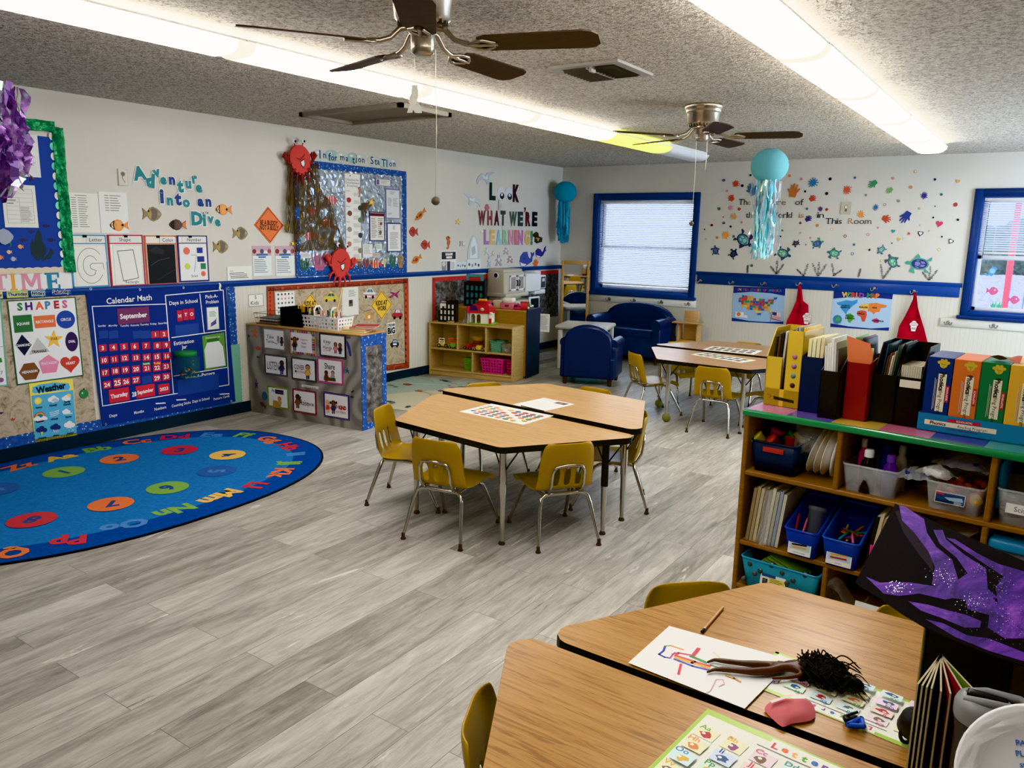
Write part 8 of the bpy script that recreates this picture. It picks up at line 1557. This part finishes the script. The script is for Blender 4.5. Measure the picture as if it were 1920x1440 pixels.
tub(.953,1.19,.012,.24,Z1+.0005,.128,CLR,'clear tub with a handwritten Scissors label in the last upper bay',group=g,label_d=(.13,.035,lambda C:C.t('Scissors',.5,.5,.5,'#3a3028',.8),-.02))
m=MB()
for i in range(26):m.ball((r.uniform(-.09,.09),r.uniform(-.08,.08),.012+r.random()*.06),.016,M(r.choice(['#a8342a','#2a6a8a','#b5602f','#3f7a3a','#8a6a4a']),.5),8,6,(1.4,.8,.6))
o=m.build('scissors_heap',None,onS(1.067,.13,Z1+.005));tag(o,'coloured scissors heaped in the Scissors tub','scissors',kind='stuff')
m=MB();m.rbox(0,0,0,.015,.24,.17,M('#1a7aa8',.4),.004,1);tag(m.build('blue_tray',None,onS(.946,.06,Z1+.04)),'bright blue tray standing behind the Scissors tub','tray')
# lower bays
g='worn picture books in the lower bay'
for i,(c,h)in enumerate((('#8a7a5c',.245),('#9a8a68',.255),('#b0a284',.25),('#7a6a50',.255),('#a8a08c',.25),('#c9c4b4',.262),('#a8a498',.25),('#8a98a8',.255),('#b8b2a0',.245))):book(.045+.0165*i,.02,.014,.24,h,c,['first','second','third','fourth','fifth','sixth','seventh','eighth','ninth'][i]+' worn book from the side panel in the lower bay',z=Z2+.001,lean=.1,group=g)
m=MB();m.grid(8,9,lambda u,v:(.06*(u-.5)*(1-.5*v)+.02*v,.012*math.sin(u*9+v*4),.25*v),M('#cfd3d6',.12,alpha=.35),False);tag(m.build('plastic_bag',None,onS(.115,.005,Z2+.002,-.2)),'clear plastic bag over the worn books in the lower bay','bag')
BLB=M('#14308f',.3)
def pic(n):return lambda C:(C.r(.05,.05,.95,.95,'#a9c0cf'),[C.P([(.15,.3+.12*i),(.8,.2+.14*i),(.82,.28+.14*i),(.17,.38+.12*i)],['#a8342a','#b5702f','#3a2a2a','#c9a030'][(i+n)%4])for i in range(4)],C.r(0,.8,1,1,'#d5d5d0'),C.t(['colored pencils','markers'][n],.5,.9,.06,BLK,.7))
tub(.222,.358,-.03,.29,Z2+.001,.20,BLB,'dark blue book bin of coloured pencils with a picture label','book_bin',M('#1a3aa8',.3),.84,'blue book bins in the lower bay',.118,(.095,.095,pic(0)));tub(.378,.522,-.03,.29,Z2+.001,.20,BLB,'dark blue book bin of crayons with a picture label','book_bin',M('#1a4fb8',.3),.84,'blue book bins in the lower bay',.118,(.10,.095,pic(1)))
m=MB();m.lathe([(0,0),(.034,0),(.036,.11),(.04,.112),(.04,.13),(0,.13)],M('#b8bcbf',.15,alpha=.45),18);tag(m.build('clear_jar',None,onS(.30,.10,Z2+.06)@Matrix.Rotation(-.35,4,'X')),'clear lidded plastic jar in the blue pencil bin','jar')
for bx,n in((.255,6),(.45,16)):
    for i in range(n):
        cn,c=pal[(i*5)%9];m=MB();x,y=r.uniform(-.035,.035 if n>6 else .02),r.uniform(-.02,.1);a=r.uniform(0,6.3);z=r.uniform(0,.03)if n>6 else 0
        p0=Vector((x,y,.09+z));d=Vector((math.cos(a)*.035,math.sin(a)*.035,.01))if n>6 else Vector((r.uniform(-.01,.01),.02,.05));m.tube([p0-d*.9,p0+d*.7,p0+d],[.005,.005,.002],M(c,.5),6);tag(m.build('crayon' if n>6 else 'colored_pencil',None,onS(bx,.06,Z2+.006)),cn+(' crayon in the blue crayon bin' if n>6 else ' pencil in the blue pencil bin'),'crayon' if n>6 else 'pencil','crayons and pencils in the blue bins')
for i,(c,h)in enumerate((('#1c1a1a',.25),('#b8a888',.26),('#a08868',.25),('#c9b898',.265),('#8a6a58',.25),('#b0a080',.26),('#c9c0a8',.255),('#9a8a70',.25))):book(.545+.0155*i,.0,.013,.24,h,c,['black-edged','first tan','second tan','cream','brown','third tan','pale','last tan'][i]+' thin book beside the blue crayon bin',z=Z2+.001,lean=.12,group='thin books in the lower middle bay')
m=MB();m.rbox(-.006,-.003,-.04,.006,0,.04,M('#c0387a',.5),.003,1);tag(m.build('pink_clip',None,onS(.565,-.006,Z2+.09)),'bright pink clip on the thin books beside the crayon bin','clip')
m=MB();m.lathe([(0,0),(.09,0),(.12,.03),(.118,.034),(0,.01)],M('#d2d0cc',.5),28);tag(m.build('white_plate_stack',None,onS(.78,.15,Z2+.20)),'white plate in the lower bay above the painting','plate')
e=E('lidded_box','clear storage box with a bright blue lid in the lower bay above the painting','storage box',mw=onS(.955,.0,Z2+.001));m=MB();m.rbox(0,.02,0,.33,.3,.22,CLR,.01,2);m.build('box_body',e);m=MB();m.rbox(-.006,.005,.22,.34,.305,.26,M('#1478a8',.35),.012,2);m.build('lid',e)
e=tub(.04,.378,-.02,.27,.0545,.135,M('#1a86a0',.3,alpha=.92),'turquoise plastic bin with silver dots in the bottom bay','dotted_bin',M('#1f8ab0',.3),.86,None,None,(.11,.085,lambda C:(C.r(.05,.1,.6,.45,'#2a4a80'),C.r(.35,.45,.98,.95,'#cfc04a'),C.lines(.4,.5,.9,.9,5,'#55552a'),C.r(.1,.55,.3,.85,BLK)),-.02))
m=MB()
for i in range(13):m.T=Matrix.Translation((-.15+.024*i,-.13,.03+.06*(i%2)+.02*(i%3)))@Matrix.Rotation(PI/2,4,'X');m.lathe([(.011,-.02),(.011,.004),(0,.004)],M('#5a5f60',.4,.5),10)
o=m.build('silver_dots',e);o['kind']='stuff'
for i in range(4):m=MB();m.rbox(-.085,0,0,.085,.2,.005,M(['#7fa81f','#6a9a1f'][i%2],.4),.002,1);tag(m.build('green_tray',None,onS(.19+.014*i,.03,.135+.013*i)@Matrix.Rotation(.42-.02*i,4,'Y')),['lowest','second','third','topmost'][i]+' lime green tray slanting in the turquoise bin','tray','lime green trays')
S=Cv(.11,.085,'#cfcdc8',.002,back=0);[S.P(starp(x,y,.09,8,.6),'#b02a38')for x in(.38,.62)for y in(.35,.65)];tag(S.build('star_card',None,onS(.585,-.03,.10)@Matrix.Rotation(R(70),4,'X')),'white card with four red stars leaning in the bottom bay','card')
m=MB();m.grid(9,7,lambda u,v:(.16*(u-.5),.05*math.sin(v*5+u*3),.14*v*(.6+.4*math.sin(u*6))),M('#a8a49c',.15,alpha=.4),False);tag(m.build('plastic_bag',None,onS(.47,.06,.053)),'crumpled clear bag in the bottom bay behind the star card','bag')
# ================================================================ on the near table
ZN=.5525
PL['T']=(Vector((0,0,ZN+.0042)),XV,YV);kT=K(1220,1200,3.84)
S=Sh('T',kT,(-161,-100),(1021,495),'#dedcd8',0.0,.0006,[(134,-100),(1021,146),(676,495),(-161,165)],back=0)
for pts,px,c in(([(105,45),(92,80),(60,105),(100,125),(140,132)],9,'#3f4aa8'),([(105,45),(150,42)],7,'#6a8a3a'),([(150,45),(235,72)],8,'#cf8a3a'),([(140,132),(160,105),(190,95)],7,'#b0486a'),([(150,98),(160,104),(175,90)],4,'#c85a78'),([(175,120),(200,95),(290,112)],10,'#c0405a'),([(180,130),(300,165),(420,205)],16,'#d9a23a'),([(190,118),(320,160),(425,192)],12,'#c84a4a'),([(170,140),(300,190),(430,222)],10,'#4a55b0'),([(290,120),(400,165)],14,'#3a8a4a'),([(345,65),(305,115)],14,'#c0394a'),([(218,178),(200,250)],10,'#c0394a'),([(430,185),(520,210)],5,'#3a8a4a'),([(540,258),(600,280),(645,305)],10,'#c9953a'),([(400,385),(430,370),(470,290),(520,290),(530,320),(490,340)],4,'#cf9aa8'),([(450,90),(500,130)],5,'#e0c8b0')):S.Ln(pts,px,c)
S.make('drawing_sheet','white paper with a crayon drawing of a person under the doll','drawing')
a,b=atz((1357,1137),ZN+.005),atz((1316,1185),ZN+.005);e=E('pencil','natural wood pencil with a black end lying on the near table','pencil');m=MB();d=b-a;m.tube([a+d*.06,b-d*.12],.0038,M('#b5895f',.5),6);m.tube([a,a+d*.06],[.0006,.0038],M('#d0b088',.6),6);m.build('shaft',e);m=MB();m.tube([b-d*.12,b-d*.10],.0042,M('#c9c4ba',.3,.8),8);m.tube([b-d*.10,b],.0042,BLKP,8);m.build('black_end',e)
# doll lying face down
SK=M('#4a2a1c',.35);P=lambda x,y,z:Vector(atz(kT(x,y),ZN+.0065))+Vector((0,0,z))
e=E('fashion_doll','brown doll with long curly black hair lying on the drawing and the letter mat','doll')
def skin(pts,rad,ed=None):
    me=bpy.data.meshes.new('body');me.from_pydata(pts,ed or[(i,i+1)for i in range(len(pts)-1)],[]);o=bpy.data.objects.new('body',me);COL.objects.link(o);me.materials.append(SK);q=o.modifiers.new('skin','SKIN');
    for i,r_ in enumerate(rad):me.skin_vertices[0].data[i].radius=(r_,r_*.9)
    me.skin_vertices[0].data[0].use_root=True;q.use_smooth_shade=True;s_=o.modifiers.new('sub','SUBSURF');s_.levels=2;s_.render_levels=2;return o
pts=[P(930,235,.014),P(985,228,.014),P(1055,235,.016),P(1110,245,.014),P(890,218,.012),P(760,205,.011),P(640,190,.009),P(520,172,.008),P(455,158,.006),P(405,172,.004),P(880,252,.012),P(740,258,.011),P(620,245,.009),P(510,232,.008),P(450,230,.006),P(402,245,.004),P(1060,190,.013),P(985,178,.007),P(925,188,.005),P(1085,285,.012),P(980,290,.007),P(870,288,.005),P(1150,258,.016)]
rad=[.0145,.0105,.0135,.007,.0115,.0105,.0075,.007,.0045,.0028,.0115,.0105,.0075,.007,.0045,.0028,.0065,.005,.0036,.0065,.005,.0036,.016]
o=skin(pts,rad,[(0,1),(1,2),(2,3),(3,22),(0,4),(4,5),(5,6),(6,7),(7,8),(8,9),(0,10),(10,11),(11,12),(12,13),(13,14),(14,15),(2,16),(16,17),(17,18),(2,19),(19,20),(20,21)]);o.parent=e;o.name='doll_body'
m=MB();r=random.Random(31);HB=M('#0a0909',.6,spec=.15)
for i in range(150):
    x0,y0=r.uniform(1060,1190),r.uniform(160,300);L=r.uniform(120,390);pp=[];ph=r.uniform(0,6);am=r.uniform(10,42);x1,y1=x0+L,y0+L*.33+r.uniform(-80,70)
    for k in range(21):t=k/20;q=P(x0+(x1-x0)*t+am*.5*math.sin(ph+t*11),y0+(y1-y0)*t+am*math.cos(ph+t*9),.012+.010*math.sin(ph*3+t*10)*(1-t*.5)+.012*math.sin(t*3));pp.append(q)
    m.tube(pp,[.0017]*19+[.0012,.0006],HB,4)
for k in range(8):q=P(1120+k*48,235+k*17,.012);m.ball(q,.019,HB,12,8,(1.25,1.1,.8))
m.build('curly_hair',e)
# doll's pink top
PK=M('#b85a60',.85);PS=lambda x,y,z=0.0:Vector(atz(kT(x,y),ZN+.004))+Vector((0,0,z));e=E('doll_dress','crumpled pink doll dress lying on the upside-down letter mat','doll dress');m=MB()
pts=[(815,480),(900,420),(1000,432),(1125,425),(1175,465),(1205,580),(1100,600),(990,605),(955,655),(880,575),(815,520)];c=PS(1010,515,.013);n=len(pts)
ring=[PS(x,y,.002)for x,y in pts];mid=[v.lerp(c,.35)+Vector((0,0,.009+.005*math.sin(i*2.3)))for i,v in enumerate(ring)];m.add(ring+mid+[c],[(i,(i+1)%n,n+(i+1)%n,n+i)for i in range(n)]+[(n+i,n+(i+1)%n,2*n)for i in range(n)],PK,True);m.build('cloth',e,mods=[('SUBSURF',dict(levels=1,render_levels=1))]);m=MB();m.add([PS(855,492,.019),PS(1000,462,.024),PS(1010,475,.024),PS(865,510,.019)],[(0,1,2,3)],M('#d8c4c0',.8));m.build('white_fastening',e)
# blue letter piece, black clip, black rubbery piece
e=E('letter_magnet','blue plastic letter A lying on the upside-down letter mat','letter magnet');m=MB();t_=[PS(x,y).to_2d()for x,y in((1410,640),(1515,590),(1530,650))];
for i in range(3):p,q=t_[i],t_[(i+1)%3];m.tube([(p.x,p.y,ZN+.013),(q.x,q.y,ZN+.013)],.0055,M('#2450b5',.35),6)
m.build('triangle_bars',e)
m=MB();p=PS(1440,590);m.T=TR((p.x,p.y,ZN+.0045),.5);m.rbox(-.016,-.009,0,.016,.009,.012,M('#1a1818',.4),.003,1);m.tube([(-.01,0,.014),(.014,.004,.022)],.003,M('#1a1818',.4),6);tag(m.build('black_clip'),'small black clip beside the blue letter A on the mat','clip')
p=atz((1712,1392),ZN+.004);e=E('rubber_toy','black rubbery toy piece with two hollows at the edge of the letter mat','toy piece',(p.x-.004,p.y,ZN+.0045),.3);RB=M('#232325',.6);m=MB();m.T=Matrix.Rotation(R(35),4,'X');m.lathe([(0,.0),(.026,.0),(.030,.008),(.028,.045),(.02,.055),(0,.056)],RB,20,(0,.02,.016));m.build('body',e)
for s in(-1,1):m=MB();m.tube([(s*.013+.011*math.cos(a),-.012,.020+.017*math.sin(a))for a in[2*PI*i/14 for i in range(14)]],.0042,RB,6,closed=True);m.build('ring',e)
m=MB();m.rbox(.004,-.010,.008,.016,-.004,.03,M('#b5501c',.5),.003,1);m.build('orange_piece',e)
# glitter
def glitter(name,parent,n,fn,label):
    m=MB();r=random.Random(77);cs=[M(c,.2,.6)for c in('#d8d8e8','#b8a0d8','#6a4a30','#3a2a4a','#88c0c8','#2a2030')]
    for i in range(n):
        p,u,v=fn(r);s=r.uniform(.0005,.0011);m.add([p-u*s,p-v*s,p+u*s,p+v*s],[(0,1,2,3)],r.choice(cs))
    o=m.build(name);tag(o,label,'glitter',kind='stuff')if not parent else None
    if parent:o.parent=parent;o.matrix_parent_inverse=parent.matrix_world.inverted();o['kind']='stuff'
glitter('spilled_glitter',None,330,lambda r:(Vector((r.triangular(5.2,5.48,5.40),r.uniform(1.66,2.15),ZN+.0046)),XV,YV),'specks of glitter scattered over the near table and mat')
# black organiser carrying the painting
BX=Vector((5.488,1.80,ZN+.0005));e=E('desk_organizer','black desk organiser box standing on the near table under the painting','organiser',BX);BK=M('#0d0d0e',.6)
m=MB()
for a in((0,0,0,.32,.004,.205),(0,.004,0,.004,.20,.205),(.316,.004,0,.32,.20,.205),(0,.20,0,.32,.204,.205),(.004,.004,0,.316,.20,.003),(.15,.004,0,.154,.2,.19)):m.box(*a,BK)
m.build('box',e);m=MB();m.rbox(-.010,.01,0,-.004,.19,.20,M('#8a7a4a',.6),.003,1);m.build('tan_side',e)
w=NT('metal_mesh',.5,.4);sx=w.n('ShaderNodeSeparateXYZ');w.l(w.mapping((1,1,1),(0,PI/4,0)),sx.inputs[0]);w.color('#4a3a20');w.l(w.math('MAXIMUM',w.math('LESS_THAN',w.math('FRACT',w.math('MULTIPLY',sx.outputs[0],330)),.45),w.math('LESS_THAN',w.math('FRACT',w.math('MULTIPLY',sx.outputs[2],330)),.45)),w.b.inputs['Alpha']);m=MB();m.box(.16,-.003,.10,.32,-.002,.2,w.m);m.build('mesh_panel',e)
e=E('board_book','thick board book fanned open on end beside the grey bottle','board book',(5.522,1.70,ZN+.0005),R(0));
for i,(an,c)in enumerate(((-99,'#17161a'),(-96,'#17161a'),(-93,'#1a181a'),(-90,'#8a7a5a'),(-84,'#17161a'),(-78,'#8a1f2a'),(-68,'#8a1f2a'),(-58,'#5a7a1f'))):
    m=MB();m.T=Matrix.Rotation(R(an),4,'Z');m.box(0,-.0012,0,.15,.0012,.195,M(c,.4));m.box(.1495,-.0016,0,.151,.0016,.1955,M('#a89a7c',.7));m.box(0,-.0016,.1945,.151,.0016,.196,M('#a89a7c',.7));m.build('page',e)
bp=atz((1842,1312),.79);e=E('water_bottle','grey water bottle with a looped lid handle beside the board book','bottle',(bp.x+.004,bp.y+.0,ZN+.0005));GB=M('#3a3a3d',.35,.4);GL_=M('#77787a',.4)
m=MB();m.lathe([(0,0),(.036,0),(.038,.006),(.040,.17),(.043,.19),(.044,.205)],GB,28);m.build('bottle_body',e);m=MB();m.lathe([(.0445,.2),(.046,.205),(.046,.225),(.042,.236),(.03,.24),(0,.24)],GL_,28);l_=m.build('lid',e)
m=MB();m.tube([(-.03,.012,.236),(.0,.016,.246),(.05,.012,.250),(.072,.0,.246),(.05,-.016,.246),(0,-.02,.243),(-.03,-.014,.236)],.0075,GL_,8);m.build('carry_loop',l_);m=MB();m.rbox(-.028,-.010,.236,.034,.010,.249,M('#101012',.3),.004,2);m.build('spout',l_);m=MB();m.rbox(.002,-.0455,.14,.044,-.03,.185,M('#101012',.5),.006,2);m.build('label_patch',e)
pc=atz((1958,1478),.79);n_=(CAM-pc).normalized();n_=(n_+Vector((-.1,-.05,.12))).normalized();u_=ZV.cross(n_).normalized();v_=n_.cross(u_);e=E('plate_pack','shrink-wrapped pack of white paper plates with blue print at the photo corner','plate pack',mw=sheet_m(pc,u_,v_))
m=MB();m.lathe([(0,-.06),(.085,-.06),(.115,-.035),(.117,0),(.113,.004),(.09,-.008),(.08,-.012),(0,-.012)],M('#d2d2d4',.5),48);m.build('plates',e)
m=MB();rr=random.Random(4);m.grid(25,6,lambda u,v:((.083+.037*v)*math.cos(2*PI*u),(.083+.037*v)*math.sin(2*PI*u),.002+.008*rr.random()-.02*(v>.95)),M('#e8eaee',.08,alpha=.28),False);m.build('shrink_wrap',e)
m=MB();m.rbox(-.11,-.09,0,.11,.09,.125,M('#8a6a44',.8),.003,1);tag(m.build('cardboard_box',None,TR((pc.x+.02,pc.y-.02,ZN+.0005))),'brown cardboard box under the pack of paper plates','box')
C=Cv(.16,.16);rr=random.Random(6)
for i in range(9):C.t(['PAPER','PLATES','strong','coated','MICROWAVE','safe for','everyday','use','plates'][i],.42,.12+.095*i,.05,'#3a62b0',.5,.02)
C.t('USA',.5,.02,.05,'#3a62b0');o=C.build('blue_print',e);o.matrix_local=Matrix.Translation((0,0,-.010))@Matrix.Rotation(R(20),4,'Z')
# glittery purple painting lying across the organiser
A_=atz((1606,1085),.815);B_=atz((1681,946),.945);C_=atz((1920,1255),.80);u_=(C_-A_).normalized();v_=(B_-A_);v_=(v_-u_*v_.dot(u_)).normalized();PL['P']=(A_,u_,v_);kP=K(1360,780,3.4286)
S=Sh('P',kP,(840,570),(2250,1560),M('#151418',.75,0,.2),0.0,.004,[(1095,570),(840,1075),(900,1120),(1000,1180),(1130,1270),(1280,1360),(1450,1440),(1700,1540),(2000,1640),(2350,1700),(2500,1200),(2200,1040),(1900,930),(1530,770)],back=.001)
w=NT('purple_paint',.5,.25);nn=w.noise(w.co,9,5,.65,1.4);w.color(w.ramp(nn,[(.32,'#241048'),(.45,'#40207c'),(.58,'#5f2f9a'),(.72,'#8a4cb4')]));w.bump(w.noise(w.co,120,2),.4,.002);PP=w.m;GP2=M('#2a2730',.7,0,.2)
S.Po([(1095,620),(1130,615),(1230,720),(1330,900),(1340,1010),(1250,900),(1150,760)],GP2)
for q in([(1120,580),(1160,590),(1280,670),(1300,760),(1360,850),(1460,930),(1500,1060),(1500,1130),(1400,1130),(1330,1090),(1350,980),(1310,880),(1220,760),(1140,680)],[(1340,740),(1400,740),(1420,800),(1540,900),(1680,990),(1690,1120),(1760,1180),(1560,1190),(1470,1180),(1500,1060),(1560,1020),(1490,920),(1380,830)],[(1420,790),(1480,800),(1620,890),(1760,960),(1930,1010),(2200,1080),(2400,1250),(2300,1500),(2000,1440),(1760,1240),(1740,1110),(1790,1040),(1640,940)],[(905,1040),(1000,1080),(1100,1075),(1200,1080),(1330,1100),(1490,1130),(1480,1175),(1420,1190),(1250,1150),(1120,1165),(1020,1150)],[(1180,1200),(1300,1220),(1440,1260),(1560,1290),(1650,1330),(1640,1370),(1540,1370),(1400,1310),(1260,1260)],[(1290,1315),(1400,1340),(1560,1420),(1700,1440),(2000,1560),(2300,1640),(2000,1610),(1700,1520),(1480,1430)],[(1540,1150),(1700,1160),(1800,1260),(2000,1440),(1800,1440),(1690,1370),(1700,1290),(1560,1250)]):S.Po(q,PP)
e=S.make('glitter_painting','black board with flowing purple glitter paint lying across the black organiser','painting')
mi=S.M
def gp(r):
    cx,cy,sx_,sy_=r.choice(((1420,1040,50,40),(1110,1110,40,20),(1650,1000,40,25),(1780,1090,50,40),(1850,1220,180,50),(1600,1215,60,40),(1820,1330,90,60),(1850,1400,140,40),(2050,1300,150,100)));p=S.W(r.gauss(cx,sx_),min(1480,r.gauss(cy,sy_)));return p+(u_.cross(v_))*.0062,u_,v_
glitter('glitter_specks',e,700,gp,'')
